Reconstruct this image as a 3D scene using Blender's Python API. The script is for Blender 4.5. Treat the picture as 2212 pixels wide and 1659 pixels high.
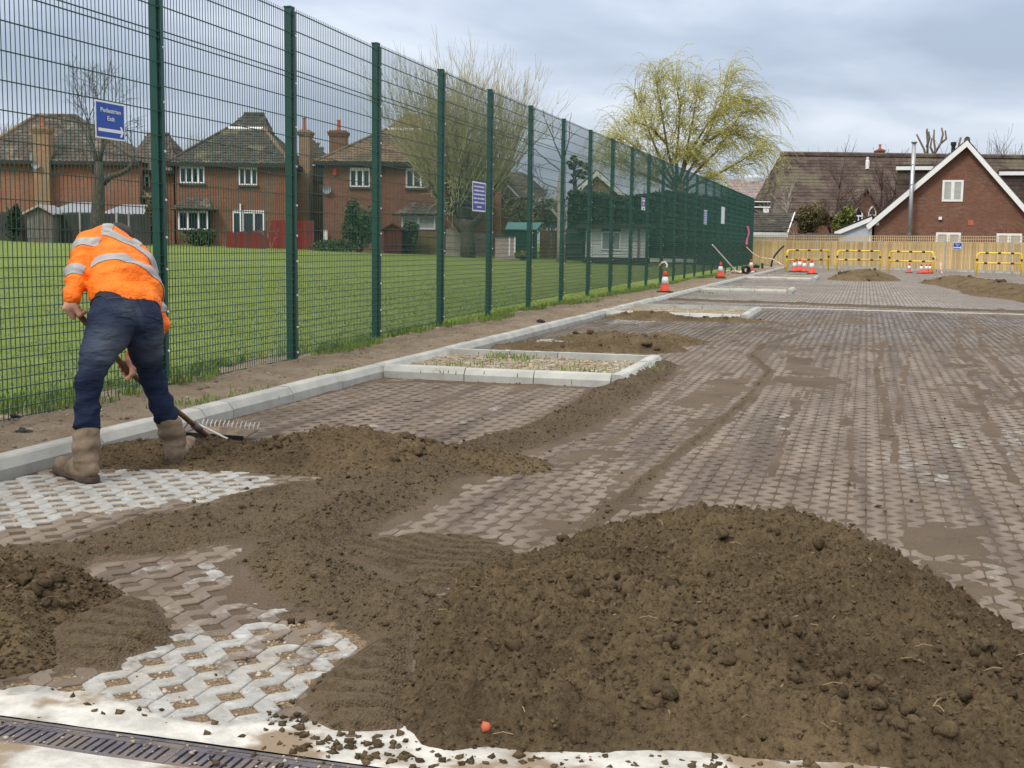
import bpy, bmesh, math, random
import numpy as np
from mathutils import Vector, Matrix

random.seed(7); np.random.seed(7)
for o in list(bpy.data.objects): bpy.data.objects.remove(o)
SC = bpy.context.scene
COL = SC.collection

# ------------------------------------------------------------------ camera, sky, sun, exposure
PW, PH, FPX, EYE = 2212.0, 1659.0, 2680.0, 1.2
def _cam_axes():
    yv = np.array([(1872-PW/2)/FPX, (533-PH/2)/FPX, 1.0]); yv /= np.linalg.norm(yv)
    up = np.array([.0133, -1, 0.0]); up[2] = -(up@yv)/yv[2]; up /= np.linalg.norm(up)
    return np.stack([np.cross(yv, up), yv, up], 1)
CR = _cam_axes()
cam_data = bpy.data.cameras.new('camera'); cam = bpy.data.objects.new('camera', cam_data); COL.objects.link(cam)
cam_data.sensor_width = 36; cam_data.lens = 36*FPX/PW; cam_data.clip_start = .05; cam_data.clip_end = 2000
_m = Matrix.Identity(4)
for i in range(3):
    _m[i][0] = CR[0][i]; _m[i][1] = -CR[1][i]; _m[i][2] = -CR[2][i]
_m[2][3] = EYE
cam.matrix_world = _m
SC.camera = cam

SUN_EL, SUN_AZ = 48, 205          # degrees; azimuth from +Y clockwise
world = bpy.data.worlds.new('World'); SC.world = world; world.use_nodes = True
nt = world.node_tree; nt.nodes.clear()
def wn(t, **k):
    n = nt.nodes.new(t)
    for a, b in k.items(): setattr(n, a, b)
    return n
out = wn('ShaderNodeOutputWorld'); bg = wn('ShaderNodeBackground'); bg.inputs['Strength'].default_value = .1
sky = wn('ShaderNodeTexSky', sky_type='NISHITA', sun_disc=False, sun_elevation=math.radians(SUN_EL), sun_rotation=math.radians(SUN_AZ))
tc = wn('ShaderNodeTexCoord'); sep = wn('ShaderNodeSeparateXYZ'); nt.links.new(tc.outputs['Generated'], sep.inputs[0])
def wmath(op, a, b=None, clamp=False):
    n = wn('ShaderNodeMath', operation=op, use_clamp=clamp)
    for i, v in enumerate((a, b)):
        if v is None: continue
        if isinstance(v, (int, float)): n.inputs[i].default_value = v
        else: nt.links.new(v, n.inputs[i])
    return n.outputs[0]
zc = wmath('MAXIMUM', sep.outputs[2], 0.0)
den = wmath('ADD', zc, .16)
comb = wn('ShaderNodeCombineXYZ')
nt.links.new(wmath('DIVIDE', sep.outputs[0], den), comb.inputs[0]); nt.links.new(wmath('DIVIDE', sep.outputs[1], den), comb.inputs[1])
n1 = wn('ShaderNodeTexNoise'); n1.inputs['Scale'].default_value = .85; n1.inputs['Detail'].default_value = 6; n1.inputs['Roughness'].default_value = .52
n1.inputs['Distortion'].default_value = .3
map1 = wn('ShaderNodeMapping'); map1.inputs['Location'].default_value = (7.7, -1.2, 0); nt.links.new(comb.outputs[0], map1.inputs[0]); nt.links.new(map1.outputs[0], n1.inputs['Vector'])
ramp = wn('ShaderNodeValToRGB'); nt.links.new(n1.outputs[0], ramp.inputs[0])
el = ramp.color_ramp.elements
el[0].position = .37; el[0].color = (.255, .298, .372, 1)
el[1].position = .66; el[1].color = (.49, .525, .585, 1)
e = el.new(.51); e.color = (.335, .38, .46, 1)
ovc = wn('ShaderNodeMix', data_type='RGBA', blend_type='MULTIPLY'); ovc.inputs[0].default_value = 1
hi_n = wn('ShaderNodeMapRange', interpolation_type='SMOOTHSTEP'); nt.links.new(zc, hi_n.inputs[0]); hi_n.inputs[1].default_value = .2; hi_n.inputs[2].default_value = .6
hz = wn('ShaderNodeMix', data_type='RGBA'); nt.links.new(hi_n.outputs[0], hz.inputs[0]); nt.links.new(ramp.outputs[0], hz.inputs[6]); hz.inputs[7].default_value = (.455, .45, .44, 1)   # bright neutral overcast overhead
nt.links.new(hz.outputs[2], ovc.inputs[6])
gain = wmath('MULTIPLY', wmath('ADD', wmath('MULTIPLY', zc, 1.9), .95), 10.0)
gc = wn('ShaderNodeCombineXYZ')
for i in range(3): nt.links.new(gain, gc.inputs[i])
nt.links.new(gc.outputs[0], ovc.inputs[7])
mixs = wn('ShaderNodeMix', data_type='RGBA'); mixs.inputs[0].default_value = .9
nt.links.new(sky.outputs[0], mixs.inputs[6]); nt.links.new(ovc.outputs[2], mixs.inputs[7])
nt.links.new(mixs.outputs[2], bg.inputs[0]); nt.links.new(bg.outputs[0], out.inputs[0])

sun_d = bpy.data.lights.new('sun', 'SUN'); sun_d.energy = 1.5; sun_d.angle = math.radians(16); sun_d.color = (1, .945, .87)
sun = bpy.data.objects.new('sun', sun_d); COL.objects.link(sun)
_a, _e = math.radians(SUN_AZ), math.radians(SUN_EL)
_sd = Vector((math.sin(_a)*math.cos(_e), math.cos(_a)*math.cos(_e), math.sin(_e)))
sun.rotation_euler = (-_sd).to_track_quat('-Z', 'Y').to_euler()
SC.view_settings.view_transform = 'Standard'; SC.view_settings.look = 'None'
SC.view_settings.gamma = 1; SC.view_settings.exposure = 0.55; SC.view_settings.use_curve_mapping = False

# ------------------------------------------------------------------ placing: measured image points -> real positions
def ray(px, py): return CR.T @ np.array([(px-PW/2)/FPX, (py-PH/2)/FPX, 1.0])
def gnd(px, py, z=0.0):
    d = ray(px, py); t = (z-EYE)/d[2]; return Vector((d[0]*t, d[1]*t, z))
def at(px, py, depth):
    d = ray(px, py)*depth; return Vector((d[0], d[1], d[2]+EYE))
def depth_of(p): return float(CR[2] @ (np.array(p)-np.array([0, 0, EYE])))
def field_z(x): return .07+.0228*max(0.0, min(46.0, -5.4-x))

# ------------------------------------------------------------------ object helpers
def tag(o, label=None, cat=None, group=None, kind=None):
    if label: o['label'] = label
    if cat: o['category'] = cat
    if group: o['group'] = group
    if kind: o['kind'] = kind
    return o
def thing(name, label, cat, loc=(0, 0, 0), rz=0.0, group=None):
    o = bpy.data.objects.new(name, None); COL.objects.link(o); o.empty_display_size = .2
    o.location = loc; o.rotation_euler = (0, 0, rz)
    return tag(o, label, cat, group)
def link(name, me, parent=None, loc=None):
    o = bpy.data.objects.new(name, me); COL.objects.link(o)
    if parent: o.parent = parent
    if loc is not None: o.location = loc
    return o
def copy_tree(o, parent=None):
    c = o.copy(); COL.objects.link(c); c.parent = parent
    for ch in list(o.children): copy_tree(ch, c)
    return c
class MB:
    """collects boxes, bars, tubes; builds ONE mesh object"""
    def __init__(s): s.v = []; s.f = []; s.m = []
    def add(s, vs, fs, mi=0):
        b = len(s.v); s.v.extend([tuple(p) for p in vs]); s.f.extend([tuple(b+i for i in f) for f in fs]); s.m.extend([mi]*len(fs)); return s
    def box(s, x0, x1, y0, y1, z0, z1, mi=0, M=None):
        vs = [Vector(p) for p in ((x0,y0,z0),(x1,y0,z0),(x1,y1,z0),(x0,y1,z0),(x0,y0,z1),(x1,y0,z1),(x1,y1,z1),(x0,y1,z1))]
        if M is not None: vs = [M @ p for p in vs]
        return s.add(vs, ((0,3,2,1),(4,5,6,7),(0,1,5,4),(1,2,6,5),(2,3,7,6),(3,0,4,7)), mi)
    def prism(s, poly, y0, y1, mi=0):        # polygon in x,z extruded along y
        n = len(poly); vs = [(x, y0, z) for x, z in poly]+[(x, y1, z) for x, z in poly]
        fs = [tuple(range(n)), tuple(range(2*n-1, n-1, -1))]+[(i, i+n, (i+1) % n+n, (i+1) % n) for i in range(n)]
        return s.add(vs, fs, mi)
    def tube(s, pts, rad, n=6, mi=0, cap=True):
        pts = [Vector(p) for p in pts]
        if not hasattr(rad, '__len__'): rad = [rad]*len(pts)
        vs = []; prev = None
        for i, p in enumerate(pts):
            t = (pts[min(i+1, len(pts)-1)]-pts[max(i-1, 0)])
            if t.length < 1e-9: t = Vector((0, 0, 1))
            t.normalize()
            if prev is None: a = t.orthogonal().normalized()
            else:
                a = prev-t*prev.dot(t)
                a = a.normalized() if a.length > 1e-6 else t.orthogonal().normalized()
            prev = a; b = t.cross(a)
            for k in range(n):
                w = 2*math.pi*k/n; vs.append(p+(a*math.cos(w)+b*math.sin(w))*rad[i])
        fs = []
        for i in range(len(pts)-1):
            for k in range(n): fs.append((i*n+k, i*n+(k+1) % n, (i+1)*n+(k+1) % n, (i+1)*n+k))
        if cap: fs += [tuple(range(n-1, -1, -1)), tuple((len(pts)-1)*n+k for k in range(n))]
        return s.add(vs, fs, mi)
    def lathe(s, prof, n=16, c=(0, 0), mi=0):
        vs = [(c[0]+r*math.cos(2*math.pi*k/n), c[1]+r*math.sin(2*math.pi*k/n), z) for r, z in prof for k in range(n)]
        fs = [(i*n+k, i*n+(k+1) % n, (i+1)*n+(k+1) % n, (i+1)*n+k) for i in range(len(prof)-1) for k in range(n)]
        fs += [tuple(range(n-1, -1, -1)), tuple((len(prof)-1)*n+k for k in range(n))]
        return s.add(vs, fs, mi)
    def build(s, name, mats, parent=None, smooth=False, bevel=0, kind=None):
        me = bpy.data.meshes.new(name); me.from_pydata(s.v, [], s.f)
        if not isinstance(mats, (list, tuple)): mats = [mats]
        for m in mats: me.materials.append(m)
        if len(mats) > 1: me.polygons.foreach_set('material_index', s.m)
        if bevel:
            bm = bmesh.new(); bm.from_mesh(me)
            bmesh.ops.bevel(bm, geom=[e for e in bm.edges], offset=bevel, segments=1, affect='EDGES', clamp_overlap=True)
            bm.to_mesh(me); bm.free()
        if smooth: me.polygons.foreach_set('use_smooth', [True]*len(me.polygons))
        me.update()
        o = link(name, me, parent)
        if kind: o['kind'] = kind
        return o
def np_mesh(name, V, F, mat, parent=None, smooth=False, kind=None, attrs=None):
    """V (n,3), F (m,3 or 4) numpy -> object"""
    me = bpy.data.meshes.new(name); V = np.asarray(V, np.float32); F = np.asarray(F, np.int32); k = F.shape[1]
    me.vertices.add(len(V)); me.vertices.foreach_set('co', V.ravel())
    me.loops.add(F.size); me.loops.foreach_set('vertex_index', F.ravel())
    me.polygons.add(len(F)); me.polygons.foreach_set('loop_start', np.arange(0, F.size, k, dtype=np.int32))
    me.polygons.foreach_set('loop_total', np.full(len(F), k, np.int32))
    if smooth: me.polygons.foreach_set('use_smooth', np.ones(len(F), bool))
    for n_, a in (attrs or {}).items():
        at_ = me.attributes.new(n_, 'FLOAT', 'POINT'); at_.data.foreach_set('value', np.asarray(a, np.float32))
    me.materials.append(mat); me.update(calc_edges=True)
    o = link(name, me, parent)
    if kind: o['kind'] = kind
    return o

# ------------------------------------------------------------------ materials
MATS = {}
class NB:
    def __init__(s, name):
        s.m = bpy.data.materials.new(name); s.m.use_nodes = True; s.t = s.m.node_tree; s.b = s.t.nodes['Principled BSDF']
    def n(s, t, **k):
        n = s.t.nodes.new(t)
        for a, b in k.items(): setattr(n, a, b)
        return n
    def l(s, a, b): s.t.links.new(a, b)
    def coord(s, world=False):
        if world: return s.n('ShaderNodeNewGeometry').outputs['Position']
        return s.n('ShaderNodeTexCoord').outputs['Object']
    def noise(s, vec, scale, detail=4, rough=.55, stretch=None):
        n = s.n('ShaderNodeTexNoise'); n.inputs['Scale'].default_value = scale; n.inputs['Detail'].default_value = detail; n.inputs['Roughness'].default_value = rough
        if stretch:
            mp = s.n('ShaderNodeMapping'); mp.inputs['Scale'].default_value = stretch; s.l(vec, mp.inputs[0]); vec = mp.outputs[0]
        s.l(vec, n.inputs['Vector']); return n.outputs[0]
    def math(s, op, a, b=None, c=None, clamp=False):
        n = s.n('ShaderNodeMath', operation=op, use_clamp=clamp)
        for i, v in enumerate((a, b, c)):
            if v is None: continue
            if isinstance(v, (int, float)): n.inputs[i].default_value = v
            else: s.l(v, n.inputs[i])
        return n.outputs[0]
    def ss(s, x, lo, hi):
        n = s.n('ShaderNodeMapRange', interpolation_type='SMOOTHSTEP'); s.l(x, n.inputs[0]); n.inputs[1].default_value = lo; n.inputs[2].default_value = hi; return n.outputs[0]
    def mix(s, f, a, b, blend='MIX'):
        n = s.n('ShaderNodeMix', data_type='RGBA', blend_type=blend)
        for i, v in ((0, f), (6, a), (7, b)):
            if isinstance(v, (int, float)): n.inputs[i].default_value = v
            elif isinstance(v, (tuple, list)): n.inputs[i].default_value = (*v[:3], 1)
            else: s.l(v, n.inputs[i])
        return n.outputs[2]
    def bump(s, h, strength, dist=.01, prev=None):
        n = s.n('ShaderNodeBump'); n.inputs['Strength'].default_value = strength; n.inputs['Distance'].default_value = dist; s.l(h, n.inputs['Height'])
        if prev is not None: s.l(prev, n.inputs['Normal'])
        return n.outputs[0]
    def attr(s, name, typ='GEOMETRY'):
        n = s.n('ShaderNodeAttribute', attribute_name=name, attribute_type=typ); return n.outputs['Fac']
    def done(s, col=None, rough=None, normal=None, spec=.5, metal=0):
        b = s.b
        for key, v in (('Base Color', col), ('Roughness', rough), ('Normal', normal)):
            if v is None: continue
            if isinstance(v, (int, float)): b.inputs[key].default_value = v
            elif isinstance(v, tuple): b.inputs[key].default_value = (*v[:3], 1)
            else: s.l(v, b.inputs[key])
        b.inputs['Specular IOR Level'].default_value = spec; b.inputs['Metallic'].default_value = metal
        return s.m
def mat(name, col, rough=.75, var=.18, scale=6, bump=0, bscale=40, spec=.4, metal=0, world=False, col2=None, stretch=None, c2t=(.5, .7), per=0):
    if name in MATS: return MATS[name]
    b = NB(name); c = b.coord(world)
    nz = b.noise(c, scale, 5, .6, stretch)
    lo = tuple(x*(1-var) for x in col); hi = tuple(min(.95, x*(1+var)) for x in col)
    cc = b.mix(b.ss(nz, .3, .7), lo, hi)
    if col2: cc = b.mix(b.ss(b.noise(c, scale*.37, 4, .6, stretch), *c2t), cc, col2)
    if per:                                     # a little difference from piece to piece
        oi = b.n('ShaderNodeObjectInfo').outputs['Random']
        f = b.n('ShaderNodeMapRange'); b.l(oi, f.inputs[0]); f.inputs[3].default_value = 1-per; f.inputs[4].default_value = 1+per
        cx = b.n('ShaderNodeCombineXYZ')
        for i in range(3): b.l(f.outputs[0], cx.inputs[i])
        cc = b.mix(1.0, cc, cx.outputs[0], 'MULTIPLY')
    nrm = b.bump(b.noise(c, bscale, 5, .65, stretch), bump) if bump else None
    MATS[name] = b.done(cc, rough, nrm, spec, metal); return MATS[name]
def brick_mat(name, c1, c2, mortar, bw=.225, bh=.075):
    b = NB(name); s = b.n('ShaderNodeSeparateXYZ'); b.l(b.coord(), s.inputs[0])
    cx = b.n('ShaderNodeCombineXYZ'); b.l(b.math('ADD', s.outputs[0], s.outputs[1]), cx.inputs[0]); b.l(s.outputs[2], cx.inputs[1])
    t = b.n('ShaderNodeTexBrick'); b.l(cx.outputs[0], t.inputs['Vector']); t.inputs['Scale'].default_value = 1
    t.inputs['Brick Width'].default_value = bw; t.inputs['Row Height'].default_value = bh; t.inputs['Mortar Size'].default_value = .006
    t.inputs['Color1'].default_value = (*c1, 1); t.inputs['Color2'].default_value = (*c2, 1); t.inputs['Mortar'].default_value = (*mortar, 1); t.inputs['Bias'].default_value = -.1
    nz = b.noise(b.coord(), .8, 5, .65); nz2 = b.noise(cx.outputs[0], 9, 2, .5)
    cc = b.mix(b.ss(nz, .35, .75), t.outputs[0], tuple(x*.8 for x in c1))
    cc = b.mix(b.math('MULTIPLY', b.ss(nz2, .55, .8), .5), cc, tuple(x*.5 for x in c2))
    return b.done(cc, .9, b.bump(t.outputs['Fac'], -.5, .01), .2)

M = {}
def soil_nodes(b, c):
    n1 = b.noise(c, 2.2, 5, .6); n2 = b.noise(c, 55, 6, .75); n3 = b.noise(c, 210, 4, .7)
    cc = b.mix(b.ss(n1, .32, .72), (.094, .066, .037), (.150, .108, .061))
    cc = b.mix(b.ss(n2, .38, .75), cc, (.195, .143, .080))
    cc = b.mix(b.ss(n2, .47, .30), cc, (.036, .025, .016))  # crevice shade between crumbs painted into the colour where the noise dips
    cc = b.mix(b.math('MULTIPLY', b.ss(n3, .62, .8), .5), cc, (.21, .15, .085))
    h = b.math('ADD', b.math('MULTIPLY', n2, 1.0), b.math('MULTIPLY', n3, .5))
    return cc, h
b = NB('soil'); c = b.coord(True); cc, h = soil_nodes(b, c)
tn = b.attr('tone'); tg = b.n('ShaderNodeCombineXYZ')
for i, k_ in enumerate((1.0, .98, .93)): b.l(b.math('ADD', b.math('MULTIPLY', tn, k_), 1.0), tg.inputs[i])
cc = b.mix(1.0, cc, tg.outputs[0], 'MULTIPLY')
M['soil'] = b.done(cc, .95, b.bump(h, .9, .02), .15)
b = NB('ground infill'); c = b.coord(True); cc, h = soil_nodes(b, c)
g1 = b.noise(c, 90, 3, .7); g2 = b.n('ShaderNodeTexVoronoi'); g2.inputs['Scale'].default_value = 130; b.l(c, g2.inputs['Vector'])
gr = b.mix(b.ss(g1, .35, .7), (.15, .10, .06), (.33, .235, .14)); gr = b.mix(b.math('MULTIPLY', b.ss(b.noise(c, 210, 2, .5), .66, .74), .8), gr, (.52, .45, .36))
cl = b.attr('clean'); wet = b.attr('film')
cc = b.mix(1.0, cc, (.80, .79, .77), 'MULTIPLY')
film = b.mix(b.ss(b.noise(c, 1.3, 5, .65), .3, .7), (.108, .076, .048), (.165, .119, .078))
film = b.mix(b.math('MULTIPLY', b.ss(b.noise(c, 60, 4, .7), .5, .8), .5), film, (.06, .042, .027))
cc = b.mix(b.ss(wet, .2, .8), cc, film)
cc = b.mix(b.ss(cl, .35, .65), cc, gr)
M['infill'] = b.done(cc, .85, b.bump(b.math('ADD', h, b.math('MULTIPLY', g2.outputs['Distance'], 1.2)), .8, .012), .3)
def paver_mat(name, typ):
    b = NB(name); c = b.coord(True); mud = b.attr('mud', typ); far = b.attr('far', typ)
    nb = b.noise(c, 2.6, 6, .68); nf = b.noise(c, 30, 5, .7); nx = b.noise(c, 5, 4, .6, (1, .22, 1))
    conc = b.mix(b.ss(b.noise(c, 9, 5, .7), .3, .7), (.25, .248, .23), (.40, .395, .375))
    conc = b.mix(b.math('MULTIPLY', b.ss(nf, .48, .70), .6), conc, (.235, .215, .18)); conc = b.mix(b.math('MULTIPLY', b.ss(b.noise(c, 16, 4, .75), .56, .70), .6), conc, (.55, .54, .51)); conc = b.mix(b.math('MULTIPLY', b.ss(b.noise(c, 3.3, 5, .7), .5, .68), .5), conc, (.27, .225, .165))
    mudc = b.mix(b.ss(nx, .3, .72), (.118, .087, .060), (.205, .160, .118)); mudc = b.mix(b.ss(b.noise(c, 4.2, 5, .62, (1, .055, 1)), .47, .66), mudc, (.080, .056, .037)); mudc = b.mix(b.math('MULTIPLY', b.ss(b.noise(c, 7, 4, .6, (1, .10, 1)), .56, .72), .55), mudc, (.245, .205, .168))
    mudc = b.mix(b.math('MULTIPLY', b.ss(nf, .5, .78), .7), mudc, (.085, .06, .042))
    f = b.math('ADD', mud, b.math('MULTIPLY', b.math('SUBTRACT', nb, .5), 1.5)); f = b.math('ADD', f, b.math('MULTIPLY', b.math('SUBTRACT', nf, .5), .7))
    m_ = b.ss(f, .3, .62)
    cc = b.mix(m_, conc, mudc)
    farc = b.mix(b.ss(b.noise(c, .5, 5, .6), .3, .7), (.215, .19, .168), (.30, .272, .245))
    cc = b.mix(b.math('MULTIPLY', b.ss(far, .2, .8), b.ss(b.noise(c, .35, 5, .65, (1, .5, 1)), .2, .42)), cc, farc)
    w = b.attr('wet', typ)
    rg = b.mix(b.math('MULTIPLY', w, b.ss(b.noise(c, .8, 4, .6, (1, .5, 1)), .4, .6)), b.mix(m_, (.8,)*3, (.62,)*3), (.16,)*3)
    return b.done(cc, rg, b.bump(b.math('ADD', nf, b.noise(c, 120, 3, .6)), .35, .006), .4)
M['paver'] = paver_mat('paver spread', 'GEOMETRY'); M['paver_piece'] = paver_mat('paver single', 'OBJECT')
M['kerb'] = mat('kerb concrete', (.385, .385, .355), .85, .14, 4, .3, 90, .3, col2=(.27, .245, .20), c2t=(.52, .72), per=.07)
M['kerbmud'] = mat('kerb concrete splashed', (.40, .40, .37), .85, .12, 4, .3, 90, .3, col2=(.13, .09, .055), c2t=(.53, .58), per=.05)
M['haunch'] = mat('cream concrete', (.50, .485, .445), .9, .24, 9, .6, 60, .2, world=True, col2=(.25, .19, .13), c2t=(.5, .62))
M['iron'] = mat('cast iron', (.11, .10, .115), .6, .3, 20, .4, 120, .5, metal=.3, col2=(.17, .14, .125), c2t=(.45, .6))
M['dark'] = mat('dark void', (.012, .012, .012), .9, .1, 5)
M['green'] = mat('green powder coat', (.004, .058, .038), .42, .15, 3, 0, 40, .5)
M['wire'] = mat('green coated wire', (.010, .060, .046), .42, .1, 3, 0, 40, .45)
M['steel'] = mat('galvanised steel', (.42, .43, .44), .4, .15, 10, 0, 40, .5, metal=.8)
M['whitecap'] = mat('white plastic cap', (.8, .8, .78), .5, .05, 5)
b = NB('field grass'); c = b.coord(True)
n1 = b.noise(c, .22, 6, .7); n2 = b.noise(c, 3.5, 5, .7); n3 = b.noise(c, 40, 3, .6)
cc = b.mix(b.ss(n1, .3, .7), (.165, .225, .052), (.235, .29, .085)); cc = b.mix(b.ss(n2, .4, .75), cc, (.115, .155, .034)); cc = b.mix(b.math('MULTIPLY', b.ss(n3, .5, .8), .6), cc, (.27, .32, .09))
cc = b.mix(b.math('MULTIPLY', b.ss(b.noise(c, .9, 5, .7), .63, .74), .6), cc, (.17, .13, .07))
M['field'] = b.done(cc, .95, b.bump(b.math('ADD', n2, n3), 1, .05), .1)
b = NB('verge soil'); c = b.coord(True)
n1 = b.noise(c, 3, 6, .68); n2 = b.noise(c, 26, 5, .7); n3 = b.noise(c, 110, 3, .6)
cc = b.mix(b.ss(n1, .3, .7), (.27, .205, .14), (.42, .335, .24)); cc = b.mix(b.ss(n2, .45, .75), cc, (.38, .30, .21)); cc = b.mix(b.ss(n2, .42, .25), cc, (.12, .085, .055))
cc = b.mix(b.ss(n3, .68, .76), cc, (.45, .40, .32))
M['verge'] = b.done(cc, .95, b.bump(b.math('ADD', n2, n3), 1, .03), .15)
M['baysoil'] = mat('bay gravelly soil', (.24, .20, .14), .95, .35, 22, 1, 60, .15, world=True, col2=(.36, .33, .27), c2t=(.5, .62))
M['grass'] = mat('grass blades', (.155, .23, .048), .7, .3, 2, 0, 40, .3, world=True, col2=(.25, .29, .085))
M['pebble'] = mat('pebbles', (.32, .25, .17), .8, .4, 9, 0, 40, .3, world=True, col2=(.46, .42, .36))
M['bare'] = mat('rough ground', (.10, .095, .05), .95, .3, .4, .6, 8, .1, world=True)
BR_O = brick_mat('orange brick', (.31, .14, .082), (.215, .095, .058), (.34, .25, .18))
BR_B = brick_mat('brown brick', (.245, .115, .065), (.165, .075, .045), (.25, .19, .14))
BR_R = brick_mat('red brick', (.255, .105, .065), (.165, .07, .046), (.25, .185, .14))
BR_S = brick_mat('russet brick', (.235, .108, .068), (.105, .058, .044), (.235, .19, .155))
BR_C = brick_mat('buff brick', (.36, .22, .12), (.27, .15, .085), (.3, .24, .18))
T_DK = mat('dark roof tiles', (.068, .063, .052), .9, .25, 3, .2, 20, .2, col2=(.15, .135, .085), c2t=(.52, .66))
T_BR = mat('brown roof tiles', (.092, .074, .06), .9, .25, 3, .2, 20, .2, col2=(.19, .16, .12), c2t=(.5, .66))
T_TN = mat('tan roof tiles', (.19, .13, .082), .9, .25, 2, .2, 20, .2, col2=(.11, .085, .06), c2t=(.45, .62))
T_RD = mat('mossy red brown roof tiles', (.088, .066, .056), .9, .4, 1.2, .2, 20, .2, col2=(.125, .11, .075), c2t=(.5, .66))
T_GY = mat('pale pinkish roof tiles', (.26, .215, .20), .9, .2, 2, .2, 20, .2)
M['white'] = mat('white pvc', (.80, .80, .79), .45, .04, 4)
M['glass'] = mat('dark window glass', (.022, .026, .032), .08, .3, 1.2, 0, 40, .6)
M['blind'] = mat('pale window blind', (.40, .41, .38), .3, .1, 3)
M['fascia'] = mat('dark fascia', (.03, .027, .025), .6, .15, 4)
M['lead'] = mat('grey lead', (.24, .25, .27), .6, .15, 4)
M['pot'] = mat('terracotta', (.48, .12, .06), .8, .2, 6)
M['redbox'] = mat('red plastic', (.55, .03, .035), .5, .08, 5)
M['dish'] = mat('grey dish', (.23, .24, .27), .5, .1, 5)
M['render'] = mat('pale grey render', (.46, .50, .56), .85, .06, 4)
def wood(name, col, var=.2, col2=None, per=.14): return mat(name, col, .85, var, 3.5, .35, 30, .2, col2=col2, stretch=(6, 6, .5), per=per)
M['timber'] = wood('fresh treated timber', (.58, .44, .235), .25, (.42, .30, .15), .2)
M['lattice'] = wood('pale trellis timber', (.50, .38, .22), .12)
M['greywood'] = wood('weathered grey timber', (.17, .145, .125), .25, (.11, .1, .09))
M['darkwood'] = wood('dark stained timber', (.065, .058, .052), .25)
M['redwood'] = wood('red stained timber', (.21, .036, .026), .15)
M['maroonwood'] = wood('maroon stained timber', (.105, .026, .022), .15)
M['brownwood'] = wood('brown timber', (.20, .135, .07), .2)
M['palewood'] = wood('pale grey paling', (.34, .30, .25), .15)
M['whitewood'] = mat('weathered white board', (.56, .565, .56), .8, .15, 3, .2, 20, .2, col2=(.3, .29, .28), c2t=(.56, .75), stretch=(.6, 3, 6), per=.08)
M['tealroof'] = mat('teal felt roof', (.13, .32, .30), .8, .12, 3)
M['shedgreen'] = mat('dark green shed boards', (.02, .075, .052), .75, .2, 3)
M['concpost'] = mat('concrete post', (.36, .35, .32), .9, .12, 6)
M['yellow'] = mat('yellow paint', (.80, .54, .02), .45, .08, 4, col2=(.42, .29, .06), c2t=(.58, .72))
M['black'] = mat('black plastic', (.016, .016, .018), .5, .2, 8)
M['rubber'] = mat('black rubber', (.03, .03, .032), .8, .25, 8)
M['cone'] = mat('orange red cone', (.70, .07, .028), .55, .12, 6, col2=(.34, .075, .04), c2t=(.54, .7))
M['sleeve'] = mat('white reflective sleeve', (.72, .73, .75), .45, .06, 12, col2=(.42, .38, .34), c2t=(.56, .72))
M['blue'] = mat('blue sign face', (.012, .075, .38), .4, .03, 3)
M['navy'] = mat('indigo sign face', (.04, .05, .30), .4, .06, 3)
M['purple'] = mat('purple sign face', (.16, .11, .28), .5, .06, 3)
M['signwhite'] = mat('white sign print', (.78, .8, .84), .45, .03, 3)
M['pink'] = mat('pink plastic film', (.80, .12, .36), .4, .15, 6, .3, 14)
M['pinkwrap'] = mat('dusty pink plastic wrap', (.50, .19, .17), .5, .15, 8, .4, 12)
M['tape'] = mat('red and white tape', (.75, .7, .66), .5, .1, 20, col2=(.72, .2, .12), c2t=(.5, .55))
M['bark'] = mat('grey brown bark', (.085, .072, .055), .95, .35, 8, .8, 30, .1, stretch=(2, 2, .5))
M['palebark'] = mat('pale dead wood', (.30, .28, .245), .9, .2, 6, .4, 30)
M['twig'] = mat('grey brown twigs', (.115, .095, .075), .9, .25, 2)
M['willowtwig'] = mat('straw yellow willow wands', (.40, .36, .19), .85, .2, .6)
M['weeptwig'] = mat('yellow green willow strands', (.40, .37, .11), .8, .25, .5)
M['redtwig'] = mat('mauve brown twigs', (.125, .08, .068), .9, .2, 1)
M['leafdk'] = mat('dark evergreen leaves', (.028, .048, .018), .6, .4, 1.2, col2=(.075, .095, .028))
M['leafmid'] = mat('mid green leaves', (.05, .085, .02), .6, .4, 1.5, col2=(.12, .15, .035))
M['leafyel'] = mat('yellow green leaves', (.13, .155, .03), .6, .35, 1.5, col2=(.25, .24, .05))
M['leafolive'] = mat('olive twiggy leaves', (.115, .10, .035), .7, .35, 1.5, col2=(.2, .17, .05))
M['leafpine'] = mat('blue green pine needles', (.022, .045, .030), .7, .35, 1.2)
# ------------------------------------------------------------------ noise and height functions
def _h(ix, iy, seed):
    h = (ix.astype(np.int64)*374761393+iy.astype(np.int64)*668265263+seed*974634777) & 0xffffffff
    h = ((h ^ (h >> 13))*1274126177) & 0xffffffff
    return ((h ^ (h >> 16)) & 0xffffff)/float(0xffffff)
def vn(x, y, seed=0):
    xi = np.floor(x); yi = np.floor(y); fx = x-xi; fy = y-yi; fx = fx*fx*(3-2*fx); fy = fy*fy*(3-2*fy)
    a = _h(xi, yi, seed); b_ = _h(xi+1, yi, seed); c_ = _h(xi, yi+1, seed); d = _h(xi+1, yi+1, seed)
    return (a*(1-fx)+b_*fx)*(1-fy)+(c_*(1-fx)+d*fx)*fy
def fbm(x, y, f, octv=4, seed=0, gain=.5):
    t = 0; a = 1; s = 0
    for o in range(octv):
        ca, sa = math.cos(o*1.1+.4), math.sin(o*1.1+.4)
        t = t+a*vn((x*ca-y*sa)*f+o*17.3, (x*sa+y*ca)*f+o*9.1, seed+o); s += a; a *= gain; f *= 2.03
    return t/s
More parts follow.
